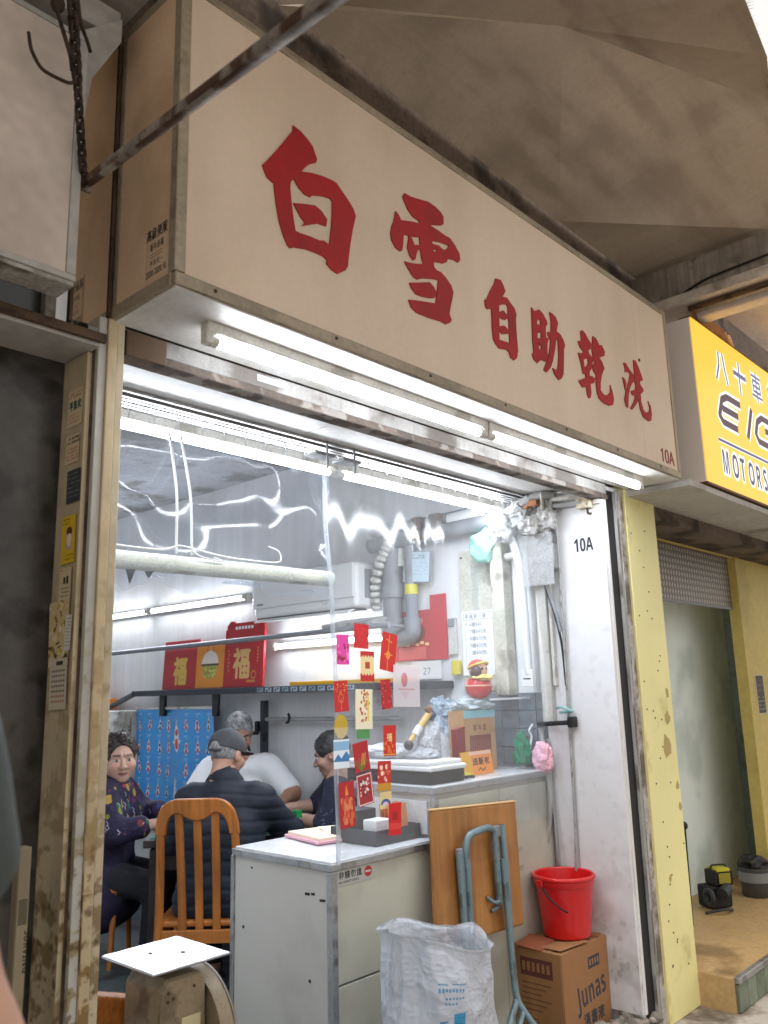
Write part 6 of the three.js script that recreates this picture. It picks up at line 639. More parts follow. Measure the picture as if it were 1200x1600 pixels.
{ const t = thing('cardboard_carton', 'brown cardboard carton with dark lettering under the red bucket', 'carton', [3.45, 0.05, -0.28]);
  const kraft = surf(0x9c7048, { size: 0.5, vary: 0.08, dirt: 0x6d4a2c, dirtAmt: 0.35, rough: 0.8, seed: 95 });
  const f = canvasTex(256, 256, (g, w, h) => { g.fillStyle = '#9c7048'; g.fillRect(0, 0, w, h); const r = rng(3); for (let i = 0; i < 700; i++) { g.fillStyle = `rgba(${70 + 60 * r()},${50 + 30 * r()},${30},0.06)`; g.fillRect(r() * w, r() * h, 2, 30); } g.fillStyle = '#3c3a44'; g.save(); g.translate(74, 176); g.rotate(-0.12); g.scale(0.82, 1.2); g.font = 'bold 76px sans-serif'; g.fillText('Junas', 0, 0); g.restore(); g.fillRect(140, 40, 66, 34); g.fillStyle = '#9c7048'; for (let i = 0; i < 4; i++) g.fillRect(148 + i * 15, 48, 8, 18); g.strokeStyle = '#3c3a44'; g.lineWidth = 6; let x = 100; for (const c of '消毒液') { glyph(g, c, x, 192, 36, 34); x += 40; } });
  const l = canvasTex(192, 256, (g, w, h) => { g.fillStyle = '#94693f'; g.fillRect(0, 0, w, h); g.fillStyle = '#5e2f28'; g.fillRect(28, 24, 132, 52); g.fillStyle = '#94693f'; for (let i = 0; i < 6; i++) g.fillRect(36 + i * 20, 36, 12, 26); g.strokeStyle = '#5b3626'; g.lineWidth = 3; for (let i = 0; i < 6; i++) { g.beginPath(); g.moveTo(30, 96 + i * 15); g.lineTo(150 - 20 * (i % 3), 96 + i * 15); g.stroke(); } g.strokeRect(30, 196, 60, 44); });
  obj('body', slab(3.258, 3.645, 0.05, 0.405, -0.4, -0.16, 0.004), kraft, t);
  obj('front_print', sheet(0.38, 0.35).translate(3.452, 0.228, -0.1585), new THREE.MeshPhysicalMaterial({ map: f, roughness: 0.8 }), t);
  obj('side_print', onWall(sheet(0.232, 0.35), 3.2565, 0.228, -0.28), new THREE.MeshPhysicalMaterial({ map: l, roughness: 0.8 }), t);
  obj('flap', box(0.15, 0.004, 0.12, 3.32, 0.415, -0.32, 0.001, 0.15, 0.1, 0.06), flat(0x8a4c30, 0.8), t); obj('flap', box(0.2, 0.004, 0.11, 3.38, 0.412, -0.215, 0.001, -0.1, -0.05, 0), kraft, t); obj('flap', box(0.36, 0.004, 0.06, 3.45, 0.409, -0.37, 0.001), kraft, t); }
{ const t = thing('bucket', 'red plastic bucket standing on the cardboard carton', 'bucket', [3.5, 0.42, -0.27]); const red = flat(0xcf1418, 0.28, { clearcoat: 0.3 });
  const bb = obj('body', lathe([[0, 0], [0.098, 0], [0.104, 0.006], [0.13, 0.235], [0.139, 0.24], [0.142, 0.247], [0.14, 0.256], [0.132, 0.258], [0.126, 0.25], [0.1, 0.012], [0, 0.01]], 3.5, 0.417, -0.27, 64), red, t);
  obj('rim_band', lathe([[0.1285, 0.212], [0.134, 0.215], [0.1375, 0.238]], 3.5, 0.417, -0.27, 64), red, t);
  obj('handle', tube([[3.362, 0.66, -0.285], [3.352, 0.6, -0.2], [3.372, 0.55, -0.165], [3.4, 0.6, -0.14]].map(([x, y, z], i) => [[3.37, 0.645, -0.31], [3.348, 0.6, -0.26], [3.36, 0.56, -0.21], [3.385, 0.54, -0.19]][i]), 0.004, 30), M.black, t); obj('handle_lug', box(0.02, 0.03, 0.03, 3.367, 0.645, -0.31, 0.005), red, bb); }

// ------------------------------------------------------------------ kitchen scale and the chairs
{ const t = thing('kitchen_scale', 'beige spring scale with a square white weighing plate at bottom left', 'scale', [1.33, 0.5, -0.12]); const beige = surf(0x97876c, { size: 0.4, vary: 0.06, dirt: 0x5c5040, dirtAmt: 0.4, speck: 0.01, rough: 0.45, metal: 0.1, seed: 97 });
  const pl = obj('plate', new RoundedBoxGeometry(0.228, 0.007, 0.24, 3, 0.0034).translate(1.325, 0.85, -0.115), new THREE.MeshPhysicalMaterial({ color: 0xb4b8be, metalness: 0.75, roughness: 0.2 }), t); // a thin tray
  obj('spindle', rod([1.33, 0.8, -0.115], [1.33, 0.846, -0.115], 0.03, 0.022), M.darkGrey, t); for (const [x, z] of [[1.3, -0.15], [1.36, -0.09]]) obj('screw', new THREE.CylinderGeometry(0.006, 0.006, 0.002, 12).translate(x, 0.8545, z), M.darkGrey, pl);
  obj('body', poly([[1.255, 0.46], [1.268, 0.79], [1.285, 0.81], [1.375, 0.81], [1.39, 0.795], [1.4, 0.46]], 0.15, [], 0.006).translate(0, 0, -0.195), beige, t);
  const dial = new THREE.CylinderGeometry(0.165, 0.165, 0.045, 48).rotateZ(Math.PI / 2).rotateY(0.0).translate(1.425, 0.64, -0.14); const dh = obj('dial_housing', planarUV(dial), beige, t); obj('dial_rim', new THREE.TorusGeometry(0.163, 0.005, 8, 60).rotateY(Math.PI / 2).translate(1.447, 0.64, -0.14), M.greyPaint, dh);
  obj('label', slab(1.325, 0 + 1.38, 0.62, 0.72, -0.0385, -0.0375, 0), flat(0xcdc49c, 0.6), t); const rv = []; for (const [x, y] of [[1.285, 0.785], [1.3, 0.77], [1.36, 0.785], [1.284, 0.765]]) rv.push(new THREE.CylinderGeometry(0.004, 0.004, 0.003, 8).rotateX(Math.PI / 2).translate(x, y, -0.0385)); obj('rivet', rv, M.brown, t).userData.kind = 'stuff'; obj('foot_board', slab(1.23, 1.46, 0.44, 0.46, -0.24, 0.0, 0.004), beige, t); }
function makeChair() { // local: seat faces +z, back at z = 0
  const t = thing('wooden_chair', 'orange brown wooden slat back dining chair behind the man in a cap', 'chair', [0, 0, 0], null, true), bend = (g, k = 1) => { const p = g.attributes.position; for (let i = 0; i < p.count; i++) { const y = p.getY(i); if (y > 0.4) p.setZ(i, p.getZ(i) - 0.12 * k * Math.pow((y - 0.4) / 0.6, 1.3)); } g.computeVertexNormals(); return g; };
  const crest = () => { const s = new THREE.Shape(); s.moveTo(-0.19, 0.84); s.bezierCurveTo(-0.185, 0.93, -0.16, 0.985, -0.09, 0.992); s.lineTo(0.09, 0.992); s.bezierCurveTo(0.16, 0.985, 0.185, 0.93, 0.19, 0.84); s.lineTo(0.155, 0.84); s.bezierCurveTo(0.15, 0.9, 0.13, 0.935, 0.09, 0.94); s.bezierCurveTo(0.06, 0.935, 0.05, 0.905, 0.0, 0.903); s.bezierCurveTo(-0.05, 0.905, -0.06, 0.935, -0.09, 0.94); s.bezierCurveTo(-0.13, 0.935, -0.15, 0.9, -0.155, 0.84); s.closePath(); return new THREE.ExtrudeGeometry(s, { depth: 0.024, bevelEnabled: true, bevelThickness: 0.006, bevelSize: 0.006, bevelSegments: 3, curveSegments: 16 }).translate(0, 0, -0.012); };
  obj('crest_rail', planarUV(bend(crest())), M.wood, t);
  for (const s of [-1, 1]) { const g = new THREE.CylinderGeometry(0.02, 0.024, 0.84, 14, 12); const p = g.attributes.position; for (let i = 0; i < p.count; i++) { const y = p.getY(i) + 0.42; p.setX(i, p.getX(i) * 0.95 + s * (0.208 - 0.034 * y / 0.84)); p.setY(i, y); } obj('back_leg', planarUV(bend(g)), M.wood, t); }
  for (const x of [-0.08, 0, 0.08]) { const q = new THREE.BoxGeometry(0.036, 0.56, 0.014, 1, 14, 1); const p = q.attributes.position; for (let i = 0; i < p.count; i++) { const y = p.getY(i) + 0.655; p.setY(i, y); p.setX(i, p.getX(i) + x * (1 + 0.12 * (y - 0.4))); } obj('slat', planarUV(bend(q)), M.wood, t); }
  obj('bottom_rail', [box(0.39, 0.06, 0.022, 0, 0.37, 0.0, 0.005)], M.wood, t); obj('seat', box(0.42, 0.03, 0.4, 0, 0.425, 0.2, 0.012), M.wood, t);
  for (const s of [-1, 1]) { obj('front_leg', rod([s * 0.19, 0.41, 0.37], [s * 0.19, 0, 0.38], 0.02, 0.016), M.wood, t); obj('side_rail', box(0.018, 0.05, 0.36, s * 0.19, 0.385, 0.19, 0.004), M.wood, t); }
  return t; }
const FLOOR = 0.05;
const chair = makeChair(); chair.position.set(2.5, FLOOR - 0.02, -1.63); chair.rotation.y = Math.atan2(0.735, -0.68);
{ const c = chair.clone(); c.name = numbered('wooden_chair'); scene.add(c); c.position.set(3.42, FLOOR - 0.04, -2.72); c.rotation.y = Math.atan2(-0.66, 0.75); c.userData = { label: 'wooden chair behind the man in white, only its edge in view', category: 'chair' }; }
{ const t = thing('wooden_chair', 'orange wooden chair top cut off at the bottom left corner', 'chair', [1.17, 0, -0.3]); obj('crest_rail', new RoundedBoxGeometry(0.27, 0.075, 0.06, 3, 0.014).rotateZ(-0.3).translate(1.18, 0.735, -0.25), M.wood, t); obj('leg', [rod([1.3, 0.52, -0.16], [1.32, 0, -0.16], 0.022), rod([1.09, 0.74, -0.33], [1.08, 0, -0.33], 0.022)], M.wood, t); obj('scale_board', slab(1.2, 1.48, 0.42, 0.44, -0.28, 0.02, 0.004), M.wood, t); }
{ const t = thing('wooden_stool', 'brown wooden stool under the seated woman', 'stool', [2.75, FLOOR, -2.75], null, true); obj('seat', new THREE.CylinderGeometry(0.17, 0.17, 0.03, 28).translate(0, 0.4, 0), M.wood, t); for (const [x, z] of [[-1, -1], [1, -1], [1, 1], [-1, 1]]) obj('leg', rod([x * 0.1, 0.39, z * 0.1], [x * 0.145, 0, z * 0.145], 0.019, 0.015), M.wood, t); }
{ // game table
  const t = thing('game_table', 'square dark wooden game table the four people sit around', 'table', [3.08, FLOOR, -2.2], null, true); t.rotation.y = Math.atan2(0.66, -0.75); const dk = surf(0x2c211c, { size: 0.5, vary: 0.2, rough: 0.5, seed: 99 });
  obj('top', box(0.8, 0.04, 0.8, 0, 0.7, 0, 0.006), dk, t); obj('cloth', box(0.74, 0.006, 0.74, 0, 0.722, 0, 0.002), flat(0x2f6f58, 0.9), t); obj('apron', [box(0.7, 0.12, 0.02, 0, 0.62, 0.34), box(0.7, 0.12, 0.02, 0, 0.62, -0.34), box(0.02, 0.12, 0.66, 0.34, 0.62, 0), box(0.02, 0.12, 0.66, -0.34, 0.62, 0)], dk, t);
  for (const [x, z] of [[-1, -1], [1, -1], [1, 1], [-1, 1]]) obj('leg', box(0.06, 0.66, 0.06, x * 0.34, 0.34, z * 0.34, 0.006), dk, t); }
{ // tiles: green backed white game tiles standing and lying on the table
  const rowAt = (x, z, n, ang, label, y = 0.775) => { const t = thing('game_tiles', label, 'game tiles', [x, y, z], null, true); t.rotation.y = ang; for (let i = 0; i < n; i++) { const g = box(0.024, 0.022, 0.034, (i - n / 2) * 0.0255, 0.011, 0, 0.003); obj('tile', g, M.white, t); const b = box(0.0242, 0.011, 0.0342, (i - n / 2) * 0.0255, 0.0275, 0, 0.003); obj('tile', b, M.greenTile ??= flat(0x1d9a50, 0.35), t); } };
  rowAt(2.82, -2.36, 9, 0.85, 'row of white and green game tiles beside the woman'); rowAt(3.05, -1.95, 12, 0.72, 'row of white and green game tiles before the man in a cap'); rowAt(3.3, -2.28, 12, 0.72, 'row of white and green game tiles before the man in white');
  const t = thing('tile_rack', 'small upright white and green tile standing near the bracelet hand', 'game tile', [3.2, 0.8, -1.75]); obj('body', slab(3.19, 3.225, 0.776, 0.83, -1.77, -1.735, 0.004), M.white, t); obj('back', slab(3.195, 3.235, 0.831, 0.87, -1.772, -1.733, 0.004), M.greenTile, t); }

// ------------------------------------------------------------------ people, meshed from joint skeletons
const capD = (px, py, pz, b) => { const [a, c, r0, r1] = b, bx = c[0] - a[0], by = c[1] - a[1], bz = c[2] - a[2], x = px - a[0], y = py - a[1], z = pz - a[2], t = clamp((x * bx + y * by + z * bz) / (bx * bx + by * by + bz * bz + 1e-9)); return [Math.hypot(x - bx * t, y - by * t, z - bz * t) - (r0 + (r1 - r0) * t), t]; };
const smin = (a, b, k) => { if (a - b > k) return b; if (b - a > k) return a; const h = Math.max(k - Math.abs(a - b), 0) / k; return Math.min(a, b) - h * h * k * 0.25; };
const ell = (x, y, z, c, r) => { const a = (x - c[0]) / r[0], b = (y - c[1]) / r[1], d = (z - c[2]) / r[2], k = Math.hypot(a, b, d); return (k - 1) * Math.min(r[0], r[1], r[2]); };
function sdfGeo(fn, lo, hi, cell, color) {
  const c = [0, 1, 2].map((i) => (lo[i] + hi[i]) / 2), h = [0, 1, 2].map((i) => (hi[i] - lo[i]) / 2 + cell * 2), N = Math.min(150, Math.ceil(2 * Math.max(...h) / cell)), hn = N / 2;
  const mc = new MarchingCubes(N, new THREE.MeshBasicMaterial(), false, false, 160000); mc.isolation = 0;
  const at = (i, a) => c[a] + (i - hn) / hn * h[a], Bk = 5, reach = 0.5 * Bk / hn * Math.hypot(...h) * 1.25 + 0.012; // blocks far from the surface take one value
  for (let k = 0; k < N; k += Bk) for (let j = 0; j < N; j += Bk) for (let i = 0; i < N; i += Bk) { const m = fn(at(i + Bk / 2 - 0.5, 0), at(j + Bk / 2 - 0.5, 1), at(k + Bk / 2 - 0.5, 2)), far = Math.abs(m) > reach;
    for (let z = k; z < Math.min(k + Bk, N); z++) for (let y = j; y < Math.min(j + Bk, N); y++) for (let x = i; x < Math.min(i + Bk, N); x++) mc.field[z * N * N + y * N + x] = far ? -m : -fn(at(x, 0), at(y, 1), at(z, 2)); }
  mc.update(); const n = mc.count, p = new Float32Array(n * 3), q = new Float32Array(n * 3), col = new Float32Array(n * 3);
  for (let i = 0; i < n; i++) { let l = 0; const v = []; for (let a = 0; a < 3; a++) { p[i * 3 + a] = c[a] + mc.positionArray[i * 3 + a] * h[a]; v[a] = mc.normalArray[i * 3 + a] / h[a]; l += v[a] * v[a]; } l = Math.sqrt(l) || 1; for (let a = 0; a < 3; a++) q[i * 3 + a] = v[a] / l; const cc = color(p[i * 3], p[i * 3 + 1], p[i * 3 + 2]); col.set(cc, i * 3); }
  const g = new THREE.BufferGeometry(); g.setAttribute('position', new THREE.BufferAttribute(p, 3)); g.setAttribute('normal', new THREE.BufferAttribute(q, 3)); g.setAttribute('color', new THREE.BufferAttribute(col, 3)); return g;
}
const bonesFn = (B, k, grow = 0, extra) => (x, y, z) => { let d = 9; for (const b of B) { const [e] = capD(x, y, z, b); d = smin(d, e - (b[4] ?? 0), k); } return d - grow - (extra ? extra(x, y, z) : 0); };
const bounds = (B, pad) => { const lo = [9, 9, 9], hi = [-9, -9, -9]; for (const b of B) for (const e of [b[0], b[1]]) for (let a = 0; a < 3; a++) { lo[a] = Math.min(lo[a], e[a] - Math.max(b[2], b[3]) - pad); hi[a] = Math.max(hi[a], e[a] + Math.max(b[2], b[3]) + pad); } return [lo, hi]; };
const SK = [0.46, 0.26, 0.18];
function headGeo(s) { // head centre at origin, face towards +z
  const old = s.old ?? 1, fn = (x, y, z) => { const ax = Math.abs(x); let d = ell(x, y, z, [0, 0.03, -0.012], [0.076, 0.085, 0.093]);
    d = smin(d, ell(x, y, z, [0, -0.042, 0.03], [0.058 * (s.jaw ?? 1), 0.068, 0.06]), 0.03); d = smin(d, ell(x, y, z, [0, -0.095, 0.058], [0.026, 0.02, 0.022]), 0.02);
    d = smin(d, ell(ax, y, z, [0.038, -0.028, 0.06], [0.03, 0.026, 0.026]), 0.02); d = smin(d, capD(ax, y, z, [[0.012, 0.023, 0.084], [0.046, 0.021, 0.068], 0.009, 0.008])[0], 0.012);
    d = Math.max(d, -ell(ax, y, z, [0.031, 0.003, 0.098], [0.015, 0.0095, 0.016])); d = smin(d, capD(x, y, z, [[0, 0.004, 0.084], [0, -0.03, 0.106], 0.008, 0.0125])[0], 0.009); d = smin(d, ell(ax, y, z, [0.013, -0.034, 0.094], [0.0085, 0.0075, 0.01]), 0.006);
    d = smin(d, capD(ax, y, z, [[0, -0.0595, 0.087], [0.02, -0.062, 0.077], 0.0065, 0.004])[0], 0.005); d = smin(d, capD(ax, y, z, [[0, -0.0705, 0.084], [0.016, -0.069, 0.077], 0.007, 0.004])[0], 0.005); d = Math.max(d, -capD(ax, y, z, [[0, -0.0652, 0.097], [0.022, -0.0662, 0.083], 0.0022, 0.0018])[0]);
    d = Math.max(d, -(capD(ax, y, z, [[0.019, -0.034, 0.092], [0.034, -0.068, 0.072], 0.0022, 0.002])[0]) + 0.0002 * old);
    const ear = Math.max(ell(ax, y, z, [0.079, -0.004, -0.012], [0.011, 0.031, 0.02]), -ell(ax, y, z, [0.09, -0.002, -0.004], [0.008, 0.018, 0.011])); d = smin(d, ear, 0.008);
    return smin(d, capD(x, y, z, [[0, -0.05, -0.025], [0, -0.15, -0.04], 0.05, 0.052])[0], 0.03); };
  const sk = s.skin ?? SK, col = (x, y, z) => { const ax = Math.abs(x), m = 0.92 + 0.16 * (vn3(x * 90 + 9, y * 90 + 9, z * 90 + 9, 5)); let c = sk.map((v) => v * m);
    if (z > 0.05) { const lip = Math.hypot(x / 0.024, (y + 0.0655) / 0.0095); if (lip < 1) c = [c[0] * 0.82, c[1] * 0.55, c[2] * 0.58]; if (Math.abs(y + 0.0655) < 0.0022 && ax < 0.022) c = [0.1, 0.04, 0.03]; if (ax > 0.014 && ax < 0.05 && Math.abs(y - 0.0245 + 0.06 * Math.pow(ax - 0.03, 2) * 40) < 0.0045) c = (s.brow ?? [0.06, 0.045, 0.04]).slice(); const ck = Math.hypot((ax - 0.04) / 0.022, (y + 0.03) / 0.02); if (ck < 1) c = [c[0] * 1.02, c[1] * 0.88, c[2] * 0.86]; const er = Math.hypot((ax - 0.031) / 0.02, (y + 0.002) / 0.012); if (er < 1) c = c.map((v) => v * (0.72 + 0.28 * er)); }
    return c; };
  const g = [sdfGeo(fn, [-0.095, -0.15, -0.11], [0.095, 0.12, 0.125], 0.0032, col)];
  for (const sx of [-1, 1]) { const e = new THREE.SphereGeometry(0.0125, 18, 14).toNonIndexed(), n = e.attributes.position.count, cc = new Float32Array(n * 3), p = e.attributes.position; for (let i = 0; i < n; i++) { const r = Math.hypot(p.getX(i) + (s.lookX ?? 0), p.getY(i) - (s.lookY ?? 0)); const front = p.getZ(i) > 0; cc.set(front && r < 0.0032 ? [0.005, 0.005, 0.005] : front && r < 0.0064 ? [0.035, 0.02, 0.012] : p.getY(i) > 0.0036 || p.getY(i) < -0.0042 ? sk.map((v) => v * 0.7) : [0.6, 0.57, 0.54], i * 3); } e.setAttribute('color', new THREE.BufferAttribute(cc, 3)); e.deleteAttribute('uv'); e.translate(sx * 0.031, 0.0025, 0.0765); g.push(e); }
  return mergeGeometries(g.map((q) => { q.deleteAttribute('uv'); return q; }));
}
function handGeo(side, curl, sk = SK) { // wrist at origin, fingers along +y, palm towards -z, thumb towards side*x
  const B = [], fx = [0.03, 0.01, -0.011, -0.03], L = [[0.036, 0.024, 0.02], [0.041, 0.027, 0.021], [0.038, 0.025, 0.02], [0.029, 0.019, 0.018]];
  const palm = fx.map((x) => [[x * 0.45, 0.0, 0], [x, 0.088, -0.002], 0.016, 0.0125]); const fingers = fx.map((x, i) => { let p = [x, 0.088, -0.002], a = 0.15, out = []; L[i].forEach((l, k) => { a += curl * (0.5 + 0.12 * i) * (k ? 0.9 : 0.8); const q = [p[0] + x * 0.06 * l / 0.03, p[1] + Math.cos(a) * l, p[2] - Math.sin(a) * l]; out.push([p, q, 0.0094 - 0.0008 * k, 0.0086 - 0.0009 * k]); p = q; }); return out; });
  fingers.push([[[0.018, 0.016, -0.004], [0.048, 0.05, -0.016], 0.015, 0.0115], [[0.048, 0.05, -0.016], [0.052, 0.08, -0.03], 0.0108, 0.0098], [[0.052, 0.08, -0.03], [0.044, 0.103, -0.042], 0.0098, 0.008]]);
  const fn = (x0, y, z) => { const x = x0 * side; let d = 9; for (const b of palm) d = smin(d, capD(x, y, z, b)[0], 0.014); let f = 9; for (const F of fingers) { let q = 9; for (const b of F) q = smin(q, capD(x, y, z, b)[0], 0.003); f = Math.min(f, q); } return smin(d, f, 0.006); };
  return sdfGeo(fn, [-0.075, -0.02, -0.1], [0.075, 0.2, 0.03], 0.0032, (x, y, z) => { const m = 0.9 + 0.15 * vn3(x * 80 + 9, y * 80 + 9, z * 80 + 9, 7); return [sk[0] * m, sk[1] * m * (y > 0.13 ? 0.94 : 1), sk[2] * m]; });
}
const skinMat = new THREE.MeshPhysicalMaterial({ vertexColors: true, roughness: 0.52 });
function basisFrom(dir, palm) { const Y = V(...dir).normalize(), Z = V(...palm).negate(); Z.addScaledVector(Y, -Z.dot(Y)).normalize(); const X = Y.clone().cross(Z); return new THREE.Matrix4().makeBasis(X, Y, Z); }
function person(o) {
  const t = thing('person', o.label, 'person', [o.at[0], 0, o.at[1]], null, true); t.rotation.y = Math.atan2(o.face[0], o.face[1]);
  const sk = o.skin ?? SK, skc = (x, y, z) => { const m = 0.92 + 0.16 * vn3(x * 60 + 9, y * 60 + 9, z * 60 + 9, 5); return sk.map((v) => v * m); };
  const [hx, hy, hz] = o.hips, [cx, cy, cz] = o.chest, S = o.sh, hd = o.head; // chest and shoulders given in local metres, y from the ground
  const torso = [[[-0.085, hy, hz], [0.085, hy, hz], 0.12, 0.12], [[-0.055, hy + 0.08, hz], [cx - 0.075, cy, cz], 0.105, 0.11], [[0.055, hy + 0.08, hz], [cx + 0.075, cy, cz], 0.105, 0.11], [[S[0][0] * 0.75, S[0][1], S[0][2]], [S[1][0] * 0.75, S[1][1], S[1][2]], 0.062, 0.062]];
  const neck = [[[cx, (S[0][1] + S[1][1]) / 2 + 0.005, (S[0][2] + S[1][2]) / 2], [hd[0], hd[1] - 0.07, hd[2] - 0.025], 0.055, 0.05]];
  const up = [], fore = []; o.arms.forEach(([e, w], i) => { up.push([S[i], e, 0.05, 0.042]); fore.push([e, w, 0.042, 0.027]); });
  const legs = o.legs ? o.legs.flatMap(([k, a, s]) => [[[s * 0.09, hy, hz], k, 0.088, 0.062], [k, a, 0.06, 0.042], [a, [a[0], a[1] - 0.05, a[2] + 0.15], 0.045, 0.035]]) : [];
  const all = [...torso, ...neck, ...up, ...fore, ...legs.filter((_, i) => i % 3 < 3)];
  const gs = [sdfGeo(bonesFn(all, 0.05), ...bounds(all, 0.02), 0.0125, skc)];
  const hm = new THREE.Matrix4().compose(V(...hd), new THREE.Quaternion().setFromEuler(new THREE.Euler(o.pitch ?? 0, o.yaw ?? 0, o.tilt ?? 0, 'YXZ')), V(1, 1, 1).multiplyScalar(o.headScale ?? 1));
  gs.push(headGeo({ ...o, skin: sk }).applyMatrix4(hm));
  o.arms.forEach(([e, w, palm = [0, -1, 0], curl = 0.7], i) => { const d = [w[0] - e[0], w[1] - e[1], w[2] - e[2]], m = basisFrom(d, palm).setPosition(...w); gs.push(handGeo(i ? 1 : -1, curl, sk).applyMatrix4(m)); });
  gs.forEach((g) => g.deleteAttribute('uv'));
  obj('body', mergeGeometries(gs), skinMat, t);
  const wear = (name, B, grow, k, m, cell = 0.0115, extra) => { const g = sdfGeo(bonesFn(B, k, grow, extra), ...bounds(B, grow + 0.03), cell, () => [1, 1, 1]); g.deleteAttribute('color'); return obj(name, g, m, t); };
  if (o.wear) o.wear({ wear, torso, neck, up, fore, legs, S, t, hm });
  if (o.hair) { const h = o.hair, amp = h.amp ?? 0.003, fr = h.freq ?? 60, fn = (x, y, z) => { let d = ell(x, y, z, [0, 0.034, -0.016], [0.079 + h.vol, 0.089 + h.vol, 0.097 + h.vol]); if (h.low) d = smin(d, ell(x, y, z, [0, -0.02, -0.05], [0.078 + h.vol, 0.07, 0.062 + h.vol]), 0.03); d -= amp * (2 * vn3(x * fr + 50, y * fr + 50, z * fr + 50, 4) - 1) + amp * 0.6 * (2 * vn3(x * fr * 2.2 + 50, y * fr * 2.2 + 50, z * fr * 2.2 + 50, 9) - 1); d = Math.max(d, -ell(x, y, z, [0, (h.line ?? 0.075) - 0.105, 0.105], [0.078, 0.105, 0.088])); d = Math.max(d, -ell(Math.abs(x), y, z, [0.085, -0.03, 0.02], [0.03, 0.045, h.side ?? 0.05])); return Math.max(d, (h.nape ?? -0.05) - y); };
    const g = sdfGeo(fn, [-0.13, -0.12, -0.15], [0.13, 0.16, 0.12], 0.0042, (x, y, z) => { const k = 0.5 * vn3(x * 420 + 150, y * 130 + 50, z * 420 + 150, 6) + 0.5 * vn3(x * 30 + 50, y * 20 + 50, z * 30 + 50, 16), w = smooth(0.2, 0.8, k) * (h.grey ?? 0); return h.color.map((c, i) => c * (0.6 + 0.8 * k) * (1 - w) + (h.greyColor ?? [0.42, 0.42, 0.42])[i] * w); }); obj('hair', g.applyMatrix4(hm), new THREE.MeshPhysicalMaterial({ vertexColors: true, roughness: 0.6 }), t); }
  return t;
}
const cloth = (hex, o = {}) => surf(hex, { size: 0.4, vary: 0.1, freq: 6, rough: 0.85, bump: 0.0015, bumpSize: 0.2, ...o });
const quilt = (x, y, z) => { const w = 0.06, a = Math.abs(((y + 0.1 * Math.abs(x) + 3) / w) % 1 - 0.5) * 2; return -0.0075 * Math.pow(a, 5) + 0.004 * (fbm(x * 18 + 9, (y + z) * 18 + 9, 3, 3) - 0.5); };
const trousers = cloth(0x23242a, { seed: 120 }), shoe = flat(0x1a1a1c, 0.5);
const sitLegs = (hy, spread = 0.12) => [[[-spread, hy - 0.03, 0.36], [-spread, 0.12, 0.32], -1], [[spread, hy - 0.03, 0.36], [spread, 0.12, 0.32], 1]];
const wrinkle = (a, f, s) => (x, y, z) => a * (vn3(x * f + 20, y * f + 20, z * f + 20, s) - 0.5) * 2 + a * 0.5 * (vn3(x * f * 2.3 + 20, y * f * 2.3 + 20, z * f * 2.3 + 20, s + 4) - 0.5) * 2;

person({ label: 'seated man seen from behind in dark cap and navy quilted jacket', at: [2.695, -1.72], face: [0.735, -0.68], hips: [0, 0.52, -0.04], chest: [0, 0.84, 0.0], sh: [[0.175, 0.975, 0.02], [-0.185, 0.975, 0.02]], head: [-0.005, 1.195, 0.06], pitch: 0.22, yaw: -0.5, arms: [[[0.29, 0.78, 0.14], [0.14, 0.8, 0.38]], [[-0.31, 0.79, 0.18], [-0.2, 0.81, 0.42]]], legs: sitLegs(0.5),
  hair: { color: [0.06, 0.055, 0.05], grey: 0.9, vol: 0.0015, amp: 0.001, freq: 90, low: false, nape: -0.045, line: 0.07 },
  wear: ({ wear, torso, neck, up, fore, legs, t, hm }) => {
    const navy = new THREE.MeshPhysicalMaterial({ color: 0x171e2b, roughness: 0.72, sheen: 0.25, sheenColor: new THREE.Color(0x3a465a), bumpMap: bumpA, bumpScale: 0.002 });
    const f2 = fore.map(([a, b, r, q]) => [a, [a[0] + (b[0] - a[0]) * 0.92, a[1] + (b[1] - a[1]) * 0.92, a[2] + (b[2] - a[2]) * 0.92], r, 0.036]);
    wear('jacket', [...torso, ...up, ...f2, [[0, 1.0, 0.005], [0, 1.075, 0.02], 0.07, 0.052]], 0.03, 0.055, navy, 0.0085, quilt);
    wear('trousers', [...legs.filter((_, i) => i % 3 < 2), torso[0]], 0.012, 0.04, trousers, 0.014);
    obj('shoe', legs.filter((_, i) => i % 3 === 2).map(([a, b]) => { const g = new THREE.SphereGeometry(0.055, 18, 12).scale(0.85, 0.8, 2.1); return g.translate((a[0] + b[0]) / 2, 0.1, (a[2] + b[2]) / 2); }), shoe, t);
    const capM = cloth(0x4a4a4d, { seed: 130, bump: 0.001 }); const fn = (x, y, z) => { let d = ell(x, y, z, [0, 0.035, -0.012], [0.091, 0.096, 0.108]); d = Math.max(d, 0.018 - y - 0.12 * z); d = Math.max(d, -ell(x, y, z, [0, 0.028, -0.125], [0.034, 0.028, 0.04])); const brim = Math.max(ell(x, y, z, [0, 0.026, 0.085], [0.085, 0.012, 0.085]), 0.02 - z * 0.6 - 0.02); return Math.min(d, brim) - 0.0012 * (vn3(x * 60 + 20, y * 60 + 20, z * 60 + 20, 5) - 0.5); };
    const g = sdfGeo(fn, [-0.11, -0.01, -0.14], [0.11, 0.14, 0.18], 0.0045, () => [1, 1, 1]); g.deleteAttribute('color'); const cap = obj('cap', g.applyMatrix4(hm), capM, t);
    const st = new THREE.TorusGeometry(0.096, 0.006, 6, 24, 1.0).scale(0.97, 1.13, 1.6).rotateX(Math.PI / 2); st.rotateY(0); obj('cap_strap', tube([[-0.04, 0.012, -0.1], [-0.02, 0.008, -0.116], [0.02, 0.008, -0.116], [0.04, 0.012, -0.1]], 0.007, 16, 8).applyMatrix4(hm), capM, cap);
  } });
